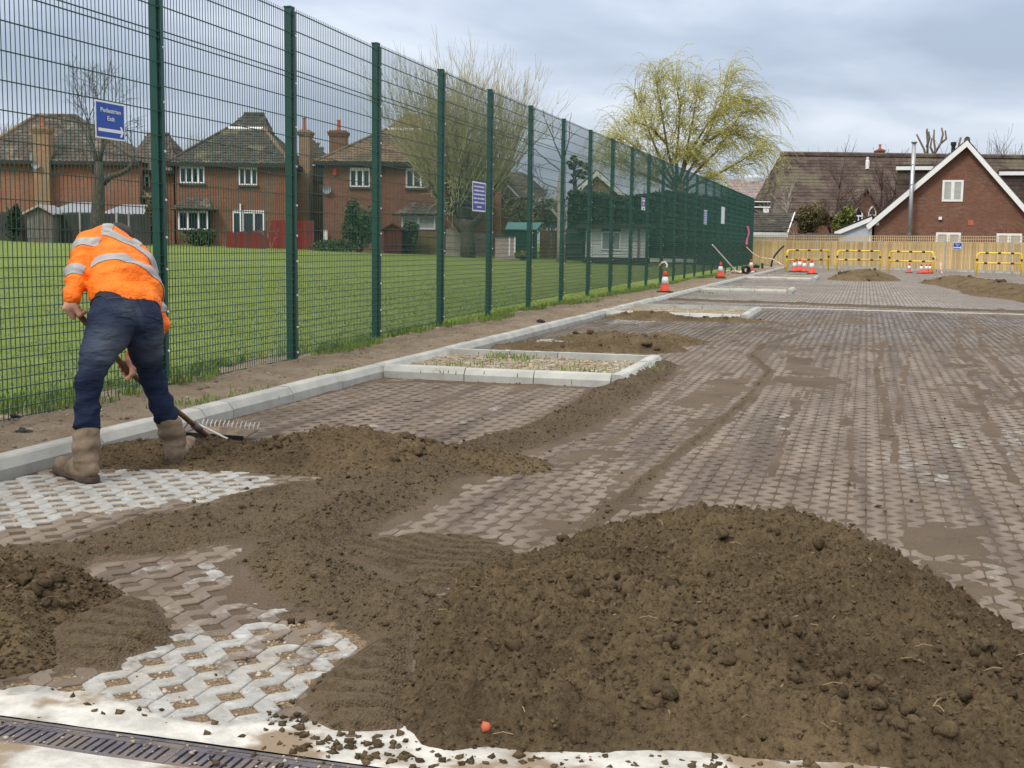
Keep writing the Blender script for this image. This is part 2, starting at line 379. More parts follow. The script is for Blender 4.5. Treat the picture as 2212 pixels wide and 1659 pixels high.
def sst(x, a, b_): t = np.clip((x-a)/(b_-a), 0, 1); return t*t*(3-2*t)
def seg_d(x, y, pts, closed=False):
    P = [(p[0], p[1]) for p in pts]; d = np.full(np.shape(x), 1e9)
    for (ax, ay), (bx, by) in zip(P, P[1:]+P[:1] if closed else P[1:]):
        dx, dy = bx-ax, by-ay; t = np.clip(((x-ax)*dx+(y-ay)*dy)/(dx*dx+dy*dy+1e-12), 0, 1)
        d = np.minimum(d, np.hypot(x-ax-t*dx, y-ay-t*dy))
    return d
def poly_sd(x, y, pts):
    P = [(p[0], p[1]) for p in pts]; ins = np.zeros(np.shape(x), bool)
    for (ax, ay), (bx, by) in zip(P, P[1:]+P[:1]):
        c = (ay > y) != (by > y)
        ins ^= c & (x < (bx-ax)*(y-ay)/((by-ay) if by != ay else 1e-12)+ax)
    d = seg_d(x, y, P, True); return np.where(ins, d, -d)
def W(*pts, z=0.0): return [tuple(gnd(px, py, z)[:2]) for px, py in pts]

KX = -4.05                                   # car park face of the kerb
CLEAN = [W((259,1449),(324,1404),(405,1372),(607,1348),(769,1315),(813,1352),(793,1396),(688,1465),(640,1493),(650,1526),(664,1554),(607,1572),(546,1575),(283,1560),(0,1530),(-100,1510),(0,1480),(109,1457),(200,1448)),
         W((-200,1020),(0,1030),(130,1015),(330,1008),(480,1014),(620,1036),(540,1060),(420,1080),(300,1100),(150,1122),(0,1140),(-200,1160)),
         W((1085,757),(1110,742),(1215,728),(1225,742),(1180,757)),
         W((1340,684),(1420,682),(1500,684),(1390,698),(1300,702))]
THICK = [W((-150,1185),(0,1182),(61,1178),(162,1172),(283,1116),(364,1105),(445,1085),(607,1042),(668,1034),(800,1000),(878,990),(878,1024),(749,1129),(607,1161),(486,1174),(364,1200),(218,1214),(170,1240),(81,1225),(0,1216),(-150,1216)),
         W((560,1240),(600,1180),(700,1130),(760,1150),(745,1200),(800,1262),(940,1290),(900,1345),(830,1345),(770,1312),(690,1290))]
TREAD = [(W((789,1405),(880,1375),(880,1489),(870,1580),(752,1600),(678,1563),(652,1515),(696,1463)), (-.06, 1.0), .085),
         (W((120,1352),(259,1300),(340,1307),(372,1376),(364,1396),(291,1416),(243,1445),(120,1448)), (-.10, 1.0), .08),
         (W((901,1165),(1039,1169),(1124,1202),(1000,1265),(938,1285),(840,1240),(735,1190)), (.15, 1.0), .075)]
RIDGES = [(W((1425,792),(1345,846),(1290,880),(1200,928),(1080,968),(980,1000),(880,1050),(780,1105),(690,1155),(640,1215),(690,1268),(790,1310),(880,1335)), .17, .085),
          (W((1745,716),(1650,745),(1622,770),(1662,802),(1620,860),(1545,920),(1440,1000),(1330,1092),(1270,1140)), .045, .026),
          (W((1910,735),(1893,800),(1908,860),(1914,905),(1912,950)), .035, .014),
          (W((1800,735),(1768,800),(1745,850),(1690,920)), .035, .010),
          (W((2110,700),(2120,745),(2170,800),(2240,900)), .05, .012),
          (W((1985,695),(1965,760),(1945,860),(1930,1000)), .03, .011), (W((1560,720),(1500,790),(1420,880),(1290,980)), .03, .010), (W((2060,700),(2085,780),(2130,900),(2190,1040)), .035, .011),
          (W((1690,735),(1730,790),(1715,900),(1660,1040)), .03, .010), (W((1850,700),(1835,790),(1830,920),(1850,1080)), .028, .009), (W((1470,700),(1400,760),(1300,850)), .03, .010), (W((2190,720),(2230,800)), .04, .012),
          (W((500,1092),(420,1098),(300,1118),(640,1062)), .03, .012),
          (W((620,1330),(700,1318),(800,1300)), .035, .025),
          (W((820,828),(900,824),(1345,842),(1400,818)), .05, .02),
          (W((1455,648),(1560,652),(1700,656),(1950,666),(2300,678)), .26, .055)]
def tyre(x, y, poly, d, lam):
    n = math.hypot(*d); ux, uy = d[0]/n, d[1]/n; cx = sum(p[0] for p in poly)/len(poly); cy = sum(p[1] for p in poly)/len(poly)
    u = (x-cx)*ux+(y-cy)*uy; v = -(x-cx)*uy+(y-cy)*ux
    ph = (u-.28*np.abs(v)+.03*fbm(x, y, 6, 2, 5))/lam; s = np.abs((ph % 1)-.5)*2
    return 1-sst(s, .55, .92)
def mudness(x, y):
    m = np.ones(np.shape(x))
    for p in CLEAN: m = np.minimum(m, 1-sst(poly_sd(x, y, p)+.07*(fbm(x, y, 5, 3, 11)-.5), -.04, .06))
    return m
LP_ = W((470,1195),(620,1170),(720,1160),(760,1190),(690,1260),(740,1300),(620,1330),(470,1345),(345,1390),(330,1310),(255,1290),(230,1255),(300,1225))
def LIGHT(x, y): return sst(poly_sd(x, y, LP_)+.14*(fbm(x, y, 4, 3, 19)-.5), -.05, .08)
def soil_h(x, y, fine=True):
    mud = mudness(x, y); near = 1-sst(y, 22, 27)
    n0 = fbm(x, y, 3.2, 4, 21); n1 = fbm(x, y, 14, 4, 3, .6)
    h = np.where(mud > .5, -.0035-.0045*(1-sst(y, 4.3, 5.2))-.006*LIGHT(x, y)+.006*(n1-.5)+.006*(n0-.5), -.014+.004*(n1-.5))
    lane = fbm(x*2.2, y*.42, 1.0, 4, 31)               # streaks dragged along the lane
    h = h+mud*near*sst(y+.9*x, 2.4, 3.6)*(.0085*sst(lane, .54, .76)*sst(n0+.4*(n1-.5), .3, .6))
    h = h-mud*(1-near)*.004
    for p in THICK: sd = poly_sd(x, y, p)+.16*(fbm(x, y, 3.5, 5, 41, .6)-.5); h = np.maximum(h, sst(sd, -.03, .10)*(.006+.022*n0+.060*(np.abs(fbm(x, y, 13, 4, 8, .6)-.5))+.045*(fbm(x, y, 30, 3, 18, .65)-.5))-.004-.02*(1-sst(sd, -.2, 0)))
    for pts, w, a in RIDGES:
        xs, ys = [p[0] for p in pts], [p[1] for p in pts]; mk = (x > min(xs)-1) & (x < max(xs)+1) & (y > min(ys)-1) & (y < max(ys)+1)
        if not mk.any(): continue
        d = seg_d(x[mk], y[mk], pts)+.35*w*(fbm(x[mk], y[mk], 5, 4, 51)-.5)*2
        lump = .35+.75*fbm(x[mk], y[mk], 7, 5, 52, .6)+1.3*np.abs(fbm(x[mk], y[mk], 16, 4, 53, .6)-.5)
        h[mk] = np.maximum(h[mk], a*np.exp(-(d/w)**2)*lump-.006)
    for p, d, lam in TREAD:
        sd = poly_sd(x, y, p); k = sst(sd, -.03, .07)
        h = h*(1-k)+k*(.004+.040*tyre(x, y, p, d, lam*1.15)*(.7+.6*n0)+.010*(n1-.5)+.010*(n0-.5))
    return h
def grid_mesh(x0, x1, y0, y1, s):
    xs = np.arange(x0, x1+s*.5, s); ys = np.arange(y0, y1+s*.5, s); X, Y = np.meshgrid(xs, ys)
    nx, ny = len(xs), len(ys); i = np.arange((ny-1)*(nx-1)); i = i//(nx-1)*nx+i % (nx-1)
    return X, Y, np.stack([i, i+1, i+nx+1, i+nx], 1)

# ------------------------------------------------------------------ ground, field, verge
MB().add([(-600,-60,-.09),(600,-60,-.09),(600,1200,-.09),(-600,1200,-.09)], [(0,1,2,3)]).build('ground', M['bare'])['kind'] = 'structure'
X, Y, F = grid_mesh(0, 1, 0, 1, .02)
fx = -5.42-(X**1.8)*110; fy = -8+Y*190
fz = .055+.0228*np.minimum(46, np.maximum(0, -5.4-fx))+.05*(fbm(fx, fy, .3, 3, 3)-.5)*sst(-5.4-fx, 0, 3)
np_mesh('field', np.stack([fx, fy, fz], -1).reshape(-1, 3), F[:, ::-1], M['field'], smooth=True, kind='structure')
def verge_h(x, y):
    t = (x+5.5)/(5.5+KX-.14)
    return .062+.035*(fbm(x, y, 1.1, 3, 61)-.5)+.05*(fbm(x, y, 6, 4, 62)-.5)+.02*(fbm(x, y, 25, 3, 63)-.5)+.012*np.sin(t*3.1)
X, Y, F = grid_mesh(-5.62, KX-.10, 1, 24, .035)
np_mesh('verge', np.stack([X, Y, verge_h(X, Y)], -1).reshape(-1, 3), F, M['verge'], smooth=True, kind='structure')
X, Y, F = grid_mesh(-5.62, KX-.10, 24, 72, .12)
np_mesh('verge', np.stack([X, Y, verge_h(X, Y)], -1).reshape(-1, 3), F, M['verge'], smooth=True, kind='structure')

# ------------------------------------------------------------------ soil between and over the pavers
DR0, DR1 = 2.385, 2.53                       # channel drain, along x
def ground_patch(x0, x1, y0, y1, s):
    X, Y, F = grid_mesh(x0, x1, y0, y1, s); h = soil_h(X, Y); mud = mudness(X, Y)
    yy = sst(Y, 20, 27)
    o = np_mesh('soil_bed', np.stack([X, Y, h], -1).reshape(-1, 3), F, M['infill'], smooth=True, kind='structure',
                attrs={'clean': np.clip((1-mud)*(h < .004)+.9*yy*(h < .003), 0, 1).ravel(), 'film': ((h < .010)*mud).astype(float).ravel()})
    return o
ground_patch(KX, 1.9, DR1+.12, 4.6, .0108)
ground_patch(KX, 1.9, 4.6, 8.2, .019)
ground_patch(KX, 4.6, 8.2, 25, .04)
ground_patch(KX, 11, 25, 70, .14)

# ------------------------------------------------------------------ soil heaps
def ico(sub):
    bm = bmesh.new(); bmesh.ops.create_icosphere(bm, subdivisions=sub, radius=1); v = np.array([p.co[:] for p in bm.verts]); f = np.array([[q.index for q in p.verts] for p in bm.faces]); bm.free(); return v, f
ICO1, ICO2 = ico(1), ico(2)
OCT = (np.array([(1., 0, 0), (0, 1, 0), (-1, 0, 0), (0, -1, 0), (.1, .1, .9), (0, -.1, -.9)]), np.array([(0, 1, 4), (1, 2, 4), (2, 3, 4), (3, 0, 4), (1, 0, 5), (2, 1, 5), (3, 2, 5), (0, 3, 5)]))
def lumps(P, R, base, rng, jit=.42, flat=.75):
    bv, bf = base; n = len(P); V = np.repeat(bv[None], n, 0)*(1+jit*(rng.random((n, len(bv), 1))-.5)*2)
    q = rng.normal(size=(n, 4)); q /= np.linalg.norm(q, axis=1)[:, None]; w, x, y, z = q.T
    Rm = np.stack([1-2*(y*y+z*z), 2*(x*y-z*w), 2*(x*z+y*w), 2*(x*y+z*w), 1-2*(x*x+z*z), 2*(y*z-x*w), 2*(x*z-y*w), 2*(y*z+x*w), 1-2*(x*x+y*y)], -1).reshape(n, 3, 3)
    V = np.einsum('nij,nkj->nki', Rm, V*(.75+.5*rng.random((n, 1, 3)))); V[:, :, 2] *= flat
    V = V*np.asarray(R)[:, None, None]+np.asarray(P)[:, None, :]
    return V.reshape(-1, 3), (bf[None]+np.arange(n)[:, None, None]*len(bv)).reshape(-1, 3)
def crumb(x, y, k=1.0, seed=70):
    b1 = np.abs(fbm(x, y, 6, 3, seed, .55)-.5)*2; b2 = np.abs(fbm(x, y, 15, 3, seed+9, .6)-.5)*2; b3 = fbm(x, y, 50, 3, seed+20, .7)
    return k*(.044*(b1-.25)+.046*(b2-.25)+.042*(b3-.5)+.020*(np.abs(fbm(x, y, 75, 2, seed+40)-.5)*2-.3))
def heap(label, fn, box, s, nclod=0, nbig=0, seed=1, k=1.0, name='soil_heap', cat='soil heap', group='heaps of dumped topsoil', ico_small=OCT, clodr=(.005, .014), bigr=(.02, .05), roots=0):
    x0, x1, y0, y1 = box; X, Y, F = grid_mesh(x0, x1, y0, y1, s)
    full = lambda x, y: fn(x, y)+crumb(x, y, k, 70+seed*31)*sst(fn(x, y), -.01, .06)
    h = full(X, Y)
    keep = (h.ravel()[F] > -.012).any(1); F = F[keep]
    idx = np.full(h.size, -1); u = np.unique(F); idx[u] = np.arange(len(u))
    o = np_mesh(name, np.stack([X, Y, h], -1).reshape(-1, 3)[u], idx[F], M['soil'], smooth=True, attrs={'tone': (.34*(fbm(X, Y, 1.6, 5, 300+seed, .62)-.5)*2+.30*(fbm(X, Y, 9, 4, 310+seed, .6)-.5)*2).ravel()[u]}); tag(o, label, cat, group)
    rng = np.random.default_rng(seed)
    def spots(n, lo=.008):
        x = rng.uniform(x0, x1, n*5+3000); y = rng.uniform(y0, y1, n*5+3000); hh = full(x, y); m_ = hh > lo; x, y, hh = x[m_][:n], y[m_][:n], hh[m_][:n]
        return np.stack([x, y, hh], -1)
    if nclod:
        P = spots(nclod, -.004); r = clodr[0]+(clodr[1]-clodr[0])*rng.random(len(P))**4; P[:, 2] = np.maximum(P[:, 2], 0)+r*.3
        V, f = lumps(P, r, ico_small, rng); np_mesh('crumbs', V, f, M['soil'], o, kind='stuff', attrs={'tone': np.repeat(rng.uniform(-.35, .45, len(P)), len(ico_small[0]))})
    if nbig:
        P = spots(nbig, .03); c = spots(max(3, nbig//16), .05)          # clods gather in clusters
        sel = rng.random(len(P)) < .72; cc = c[rng.integers(0, len(c), len(P))]
        P[sel, :2] = cc[sel, :2]+rng.normal(0, .055, (sel.sum(), 2)); P[:, 2] = full(P[:, 0], P[:, 1])
        r = bigr[0]+(bigr[1]-bigr[0])*rng.random(len(P))**2; P[:, 2] = np.maximum(P[:, 2], 0)+r*.25
        V, f = lumps(P, r, ICO2, rng, .30); V += .9*np.repeat(r, len(ICO2[0]))[:, None]*(np.stack([fbm(V[:, 0]+V[:, 2]*.7, V[:, 1]+V[:, 2]*.5, 38, 3, 5+i) for i in range(3)], -1)-.5)
        np_mesh('clods', V, f, M['soil'], o, smooth=False, kind='stuff', attrs={'tone': np.repeat(rng.uniform(-.4, .1, len(P)), len(ICO2[0]))})
    if roots:
        mb = MB(); P = spots(roots, .02)
        for p in P:
            a = rng.uniform(0, 6.28); l = rng.uniform(.02, .06); d = Vector((math.cos(a), math.sin(a), rng.uniform(-.1, .5)))*l; q = Vector(p)+Vector((0, 0, .004))
            mb.tube([q, q+d*.5+Vector((0, 0, .006)), q+d], .0013, 3)
        mb.build('root_fibres', mat('straw fibres', (.30, .22, .12), .9), o, kind='stuff')
    return full
def dome(x, y, cx, cy, hh, rx, ry, ang=0, p=1.6):
    c, s = math.cos(ang), math.sin(ang); u = ((x-cx)*c+(y-cy)*s)/rx; v = (-(x-cx)*s+(y-cy)*c)/ry
    r = np.sqrt(u*u+v*v)+.12*(fbm(x, y, 1.7, 3, 90)-.5)
    return hh*(1-np.clip(r, 0, 2.5)**p)
def smax(*a, k=.05):
    m_ = a[0]
    for b_ in a[1:]:
        t = np.clip(.5+.5*(m_-b_)/k, 0, 1); m_ = b_*(1-t)+m_*t+k*t*(1-t)
    return m_
FP_FRONT = W((949,1280),(912,1340),(879,1384),(862,1451),(852,1492),(862,1526),(866,1580),(901,1618),(975,1634),(1050,1625),(1161,1642),(1400,1650),(1800,1662),(2212,1690),(2500,1700))+[(2.0, 3.0), (2.0, 3.62), (1.0, 3.72), (.46, 4.05), (.26, 4.6), (-.15, 5.25), (-.8, 5.15), (-1.1, 4.75), (-1.28, 4.3)]
def f_front(x, y):
    h = smax(dome(x, y, -.33, 4.50, .198, .92, 1.0, .3), dome(x, y, .06, 4.10, .180, .56, .7, .2), dome(x, y, -.88, 3.70, .165, .62, .8),
             dome(x, y, -.90, 3.05, .115, .5, .8), dome(x, y, -.35, 3.35, .175, .8, .95), dome(x, y, .25, 3.45, .12, .6, .75), dome(x, y, .85, 3.45, .075, .9, .5), k=.06)
    sd = poly_sd(x, y, FP_FRONT)+.10*(fbm(x, y, 3.2, 4, 4)-.5)
    return np.minimum(h, sd*1.0-.025)
FULL_FRONT = heap('big rough brown soil heap in front, beside the channel drain', f_front, (-1.7, 1.8, 2.45, 5.7), .0072, 20000, 260, 1, 1.0, roots=60, clodr=(.0022, .010), bigr=(.009, .027))
FP_LEFT = W((-300,1225),(0,1214),(81,1218),(174,1246),(243,1266),(291,1279),(259,1303),(182,1340),(140,1355),(134,1445),(0,1469),(-300,1500))
def f_left(x, y):
    h = smax(dome(x, y, -2.55, 3.55, .10, .8, .7), dome(x, y, -2.0, 3.75, .075, .5, .4), dome(x, y, -2.35, 3.1, .07, .7, .5), k=.04)
    return np.minimum(h, (poly_sd(x, y, FP_LEFT)+.08*(fbm(x, y, 3.2, 4, 5)-.5))*.7-.015)
heap('low crumbly soil heap cut off by the left edge, beside tyre-pressed soil', f_left, (-3.6, -1.3, 2.6, 4.6), .011, 5000, 60, 2, .9, roots=20, bigr=(.012, .030), clodr=(.004, .011))
_c = gnd(720, 1000)
def f_work(x, y): return smax(dome(x, y, _c[0]-.02, _c[1]+.2, .15, .62, .62), dome(x, y, _c[0]-.62, _c[1]+.0, .07, .75, .42), dome(x, y, _c[0]-1.15, _c[1]-.1, .05, .6, .45), dome(x, y, _c[0]+.45, _c[1]+.25, .085, .7, .4), k=.04)
FULL_WORK = heap('soil heap being raked out behind the workman\'s boots', f_work, (_c[0]-2.0, min(_c[0]+1.4, -1.2), _c[1]-.75, _c[1]+1.1), .014, 4500, 60, 3, .9, bigr=(.014, .032), roots=8, clodr=(.004, .012))
_d = gnd(1320, 760)
def f_bay(x, y): return smax(dome(x, y, _d[0]+.05, _d[1]+.45, .17, .75, .55), dome(x, y, _d[0]-.75, _d[1]+.1, .08, .8, .3), dome(x, y, _d[0]+.3, _d[1]+1.7, .09, .55, .8), dome(x, y, _d[0]-.35, _d[1]+1.6, .10, .7, .5), k=.05)
heap('soil heap spilling along the back kerb of the nearest planting bay', f_bay, (_d[0]-1.9, _d[0]+1.2, _d[1]-.35, _d[1]+3), .022, 1200, 30, 4, 1.0, bigr=(.02, .05))
_g = gnd(1430, 692)
def f_bay2(x, y): return smax(dome(x, y, _g[0]-.25, _g[1]+.35, .12, .8, .6), dome(x, y, _g[0]+.9, _g[1]+.35, .06, .9, .35), k=.05)
heap('small soil heap against the front kerb of the second planting bay', f_bay2, (_g[0]-1.5, _g[0]+2.1, _g[1]-.6, _g[1]+1.2), .026, 600, 12, 5, 1.0, bigr=(.02, .05))
_f = gnd(1866, 604)
def f_far1(x, y): return smax(dome(x, y, _f[0], _f[1]+.2, .36, 1.3, 2.6, 0, 2.0), dome(x, y, _f[0]-.5, _f[1]-.6, .2, .8, 1.5), k=.08)
heap('rounded far soil heap below the yellow hoop barriers', f_far1, (_f[0]-2.6, _f[0]+2.6, _f[1]-4, _f[1]+4.5), .06, 0, 30, 6, 1.6, bigr=(.03, .08))
_p = [gnd(*q) for q in ((2060, 612), (2125, 624), (2212, 641), (2330, 656))]
def f_far2(x, y):
    d = seg_d(x, y, [(p[0], p[1]) for p in _p]); return .27-.30*(d/(.8+.6*fbm(x, y, .5, 2, 7)))**1.4*.9
heap('long low soil heap running out of the picture behind the raked paving', f_far2, (1, 7.5, 25, 50), .075, 0, 60, 7, 1.5, bigr=(.03, .08))
# crumbs spilled on the concrete beside the drain
_r = np.random.default_rng(5); P = []
for (px, py, sx, sy, n) in ((760, 1612, 120, 16, 300), (1000, 1645, 200, 10, 240), (1500, 1655, 260, 8, 260), (200, 1530, 220, 30, 60), (640, 1570, 30, 22, 90), (430, 1470, 150, 60, 16), (700, 1330, 90, 14, 50), (1350, 1100, 80, 40, 40), (1800, 1000, 220, 120, 70), (560, 1070, 120, 15, 60), (1200, 950, 120, 40, 60)):
    for i in range(n):
        q = gnd(_r.normal(px, sx), min(1700, _r.normal(py, sy)), 0)
        if q[1] > DR1-.2: P.append((q[0], q[1], .004))
P = np.array(P); rr = .002+.014*_r.random(len(P))**4; P[:, 2] = rr*.5
Q = np.stack([_r.uniform(KX, 1.5, 120000), 2.7+11*_r.random(120000)**1.5], -1); qh = soil_h(Q[:, 0], Q[:, 1]); ok = (qh > .009) & (f_front(Q[:, 0], Q[:, 1]) < 0) & (_r.random(len(Q)) < np.clip(qh/.03, .12, 1))
for p_, _, _ in TREAD: ok &= poly_sd(Q[:, 0], Q[:, 1], p_) < .02
Q, qh = Q[ok][:5500], qh[ok][:5500]
P = np.concatenate([P, np.stack([Q[:, 0], Q[:, 1], qh], -1)]); rr = np.concatenate([rr, .0025+.0095*_r.random(len(Q))**3.5]); P[-len(Q):, 2] += rr[-len(Q):]*.3
V, F = lumps(P, rr, OCT, _r); np_mesh('soil_crumbs', V, F, M['soil'], kind='stuff', attrs={'tone': np.repeat(_r.uniform(-.35, .4, len(P)), len(OCT[0]))})

# ------------------------------------------------------------------ zigzag grass pavers
CA = .17; SH = .043                                   # cell pitch and half diagonal
def paver_poly(n=2):
    g = .0018; L = [];  R = []; w = CA/2
    L.append((SH+g, 0+g))
    for i in range(n):
        y = i*CA; L += [(g, y+SH), (g, y+CA-SH), (SH+g, y+CA)]
    R.append((w-g, g))
    for i in range(n):
        y = i*CA; R += [(w-g, y+CA/2-SH), (w-SH-g, y+CA/2), (w-g, y+CA/2+SH), (w-g, y+CA)]
    L[-1] = (L[-1][0], L[-1][1]-g); R[-1] = (R[-1][0], R[-1][1]-g)
    # interleave into quads/tris strips
    return L, R
def paver_arrays(flip, n=2):
    L, R = paver_poly(n); pts = L+R[::-1]
    if flip: pts = [(CA/2-x, y) for x, y in pts][::-1]
    n = len(pts); top = np.array([(x, y, 0) for x, y in pts]); c = top.mean(0)
    ins = [];
    for i in range(n):                                  # small chamfer: inset ring
        a, b_, d = np.array(pts[i-1]), np.array(pts[i]), np.array(pts[(i+1) % n]); e1 = (b_-a)/np.linalg.norm(b_-a); e2 = (d-b_)/np.linalg.norm(d-b_)
        nn = np.array([-(e1[1]+e2[1]), e1[0]+e2[0]]); nn /= np.linalg.norm(nn)+1e-9; ins.append(b_-nn*(-.0035))
    sgn = sum(pts[i][0]*pts[(i+1) % n][1]-pts[(i+1) % n][0]*pts[i][1] for i in range(n))
    if sgn < 0: ins = [2*np.array(pts[i])-ins[i] for i in range(n)]
    T = np.array([(p[0], p[1], 0) for p in ins]); O = np.array([(x, y, -.003) for x, y in pts]); B = np.array([(x, y, -.06) for x, y in pts])
    return T, O, B, sgn > 0
from mathutils.geometry import tessellate_polygon
def paver_template(flip, n=2):
    T, O, B, ccw = paver_arrays(flip, n); n = len(T); V = np.concatenate([T, O, B])
    tri = tessellate_polygon([[Vector(p) for p in T]]); F = []
    for t in tri:
        a, b_, c = t; cr = (T[b_]-T[a])[0]*(T[c]-T[a])[1]-(T[b_]-T[a])[1]*(T[c]-T[a])[0]
        F.append((a, b_, c) if cr > 0 else (a, c, b_))
    side = []
    for i in range(n):
        j = (i+1) % n; q = ((n+i, n+j, j, i), (2*n+i, 2*n+j, n+j, n+i))
        for a in q: a = a if ccw else a[::-1]; side += [(a[0], a[1], a[2]), (a[0], a[2], a[3])]
    return V, np.array(F+side), len(F)
TPL = [paver_template(False)]
cells = []
for k in range(-1, 140):
    x = KX+.02+k*CA/2; m2 = k//2; y0 = DR1+.06+(.5*CA if k % 2 else 0)+(CA if (m2 % 2) else 0)
    if k % 2: y0 -= CA/2
    j = np.arange(-1, 205); yy = y0+j*2*CA
    for y in yy:
        if y > 68 or x < KX+.012 or x > 2.2+.135*y: continue
        if y < DR1+.005:
            if y+CA >= DR1+.005: cells.append((x, y+CA, k % 2+2))
            continue
        cells.append((x, y, k % 2))
cells = np.array(cells)
cx, cy = cells[:, 0]+.04, cells[:, 1]+CA
hs = np.minimum.reduce([soil_h(cx, cy+q) for q in (-.13, 0, .13)]); md = mudness(cx, cy)
cover = np.minimum.reduce([np.maximum.reduce([f_front(cx, cy+q), f_left(cx, cy+q), f_work(cx, cy+q), f_bay(cx, cy+q)]) for q in (-.13, 0, .13)])
vis = (cover < .03) & (hs < .03)
ISL = [(10.15, 12.15, -1.88), (19.9, 22.6, -1.75), (31.9, 33.9, -1.75), (44.6, 48.2, -1.65)]    # planting bays y0,y1,x1
for (a, b_, xe) in ISL: vis &= ~((cy > a) & (cy < b_) & (cx < xe-.02))
cells, cx, cy, hs, md = cells[vis], cx[vis], cy[vis], hs[vis], md[vis]
rngp = np.random.default_rng(3)
mudv = np.clip(.14+.72*sst(md, .2, .9)+.25*(fbm(cx, cy, 1.1, 3, 77)-.5), 0, 1)
lite = sst(fbm(cx, cy*.6, .9, 3, 78), .55, .7)*(cy < 9); mudv = mudv+rngp.normal(0, .075, len(mudv))-.30*LIGHT(cx, cy)*(md > .5)+(.10+.08*(cy < 4.3))*(md < .5); mudv = np.clip(mudv-.2*lite*(md > .5), 0, 1)
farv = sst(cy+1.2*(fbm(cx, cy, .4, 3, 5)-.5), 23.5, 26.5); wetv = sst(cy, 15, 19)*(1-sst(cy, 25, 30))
# strip k%2==1 is the mirror image shifted by half a cell
TPL += [paver_template(True), paver_template(False, 1), paver_template(True, 1)]
order = np.argsort(np.hypot(cx, cy)+5*(hs > .0)); near_ids = set(order[:300].tolist())
paving = tag(bpy.data.objects.new('car_park_paving', None), kind='structure'); COL.objects.link(paving)
pm = []
for t in range(4):
    V, F, nt_ = TPL[t]; me = bpy.data.meshes.new('paver'); me.from_pydata([tuple(p) for p in V], [], [tuple(f) for f in F]); me.materials.append(M['paver_piece']); pm.append(me)
for i in near_ids:
    x, y, k = cells[i]; o = link('paver', pm[int(k)], paving, (x, y, rngp.normal(0, .0012))); o.rotation_euler = (rngp.normal(0, .006), rngp.normal(0, .006), rngp.normal(0, .004))
    o['mud'] = float(mudv[i]); o['far'] = 0.0; o['wet'] = 0.0
def paver_spread(sel, full):
    Vs = []; Fs = []; A = []; base = 0
    for t in range(4):
        ids = [i for i in sel if int(cells[i][2]) == t]
        if not ids: continue
        V, F, ntop = TPL[t]; n3 = len(V)//3
        lim = n3*full
        if full < 3: V = V[:lim]; F = np.array([f for f in F if max(f) < lim])
        ids = np.array(ids); n = len(ids); P = V[None]+np.stack([cells[ids, 0], cells[ids, 1], rngp.normal(0, .0012, n)], -1)[:, None]
        P[:, :, 2] += (V[None, :, 0]-.04)*rngp.normal(0, .008, (n, 1))+(V[None, :, 1]-.17)*rngp.normal(0, .006, (n, 1))
        Vs.append(P.reshape(-1, 3)); Fs.append((F[None]+np.arange(n)[:, None, None]*len(V)).reshape(-1, 3)+base); base += n*len(V)
        A.append(np.repeat(np.stack([mudv[ids], farv[ids], wetv[ids]], -1), len(V), 0))
    A = np.concatenate(A)
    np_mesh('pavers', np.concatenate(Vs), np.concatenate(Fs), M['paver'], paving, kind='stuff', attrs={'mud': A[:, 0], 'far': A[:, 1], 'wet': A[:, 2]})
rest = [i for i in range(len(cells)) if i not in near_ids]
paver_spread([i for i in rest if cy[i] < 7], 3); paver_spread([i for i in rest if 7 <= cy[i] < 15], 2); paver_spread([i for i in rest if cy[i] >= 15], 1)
# pebbles in the open cells of the clean pavers
P = []
for p in CLEAN[:2]:
    xs = [q[0] for q in p]; ys = [q[1] for q in p]
    for _ in range(1500): P.append((_r.uniform(max(min(xs), KX), max(xs)), _r.uniform(max(min(ys), DR1+.2), max(ys))))
P = np.array(P); P = P[(mudness(P[:, 0], P[:, 1]) < .5) & (soil_h(P[:, 0], P[:, 1]) < .0) & (np.maximum(f_front(P[:, 0], P[:, 1]), f_left(P[:, 0], P[:, 1])) < -.01)]; rr = .003+.006*_r.random(len(P))**2
V, F = lumps(np.stack([P[:, 0], P[:, 1], soil_h(P[:, 0], P[:, 1])+.001], -1), rr, ICO1, _r, .2, .7); np_mesh('pebbles', V, F, M['pebble'], kind='stuff')
# stones and clods on the verge
P = np.stack([_r.uniform(-5.4, KX-.15, 5200), 3+35*_r.random(5200)**1.6], -1); rr = .004+.014*_r.random(len(P))**4
V, F = lumps(np.stack([P[:, 0], P[:, 1], verge_h(P[:, 0], P[:, 1])+.002], -1), rr, ICO1, _r, .25, .7)
np_mesh('verge_stones', V[:len(V)//3//12*12], F[F.max(1) < len(V)//3//12*12], M['pebble'], kind='stuff')
k0 = len(V)//3//12*12; np_mesh('verge_clods', V[k0:], F[F.min(1) >= k0]-k0, M['verge'], kind='stuff')

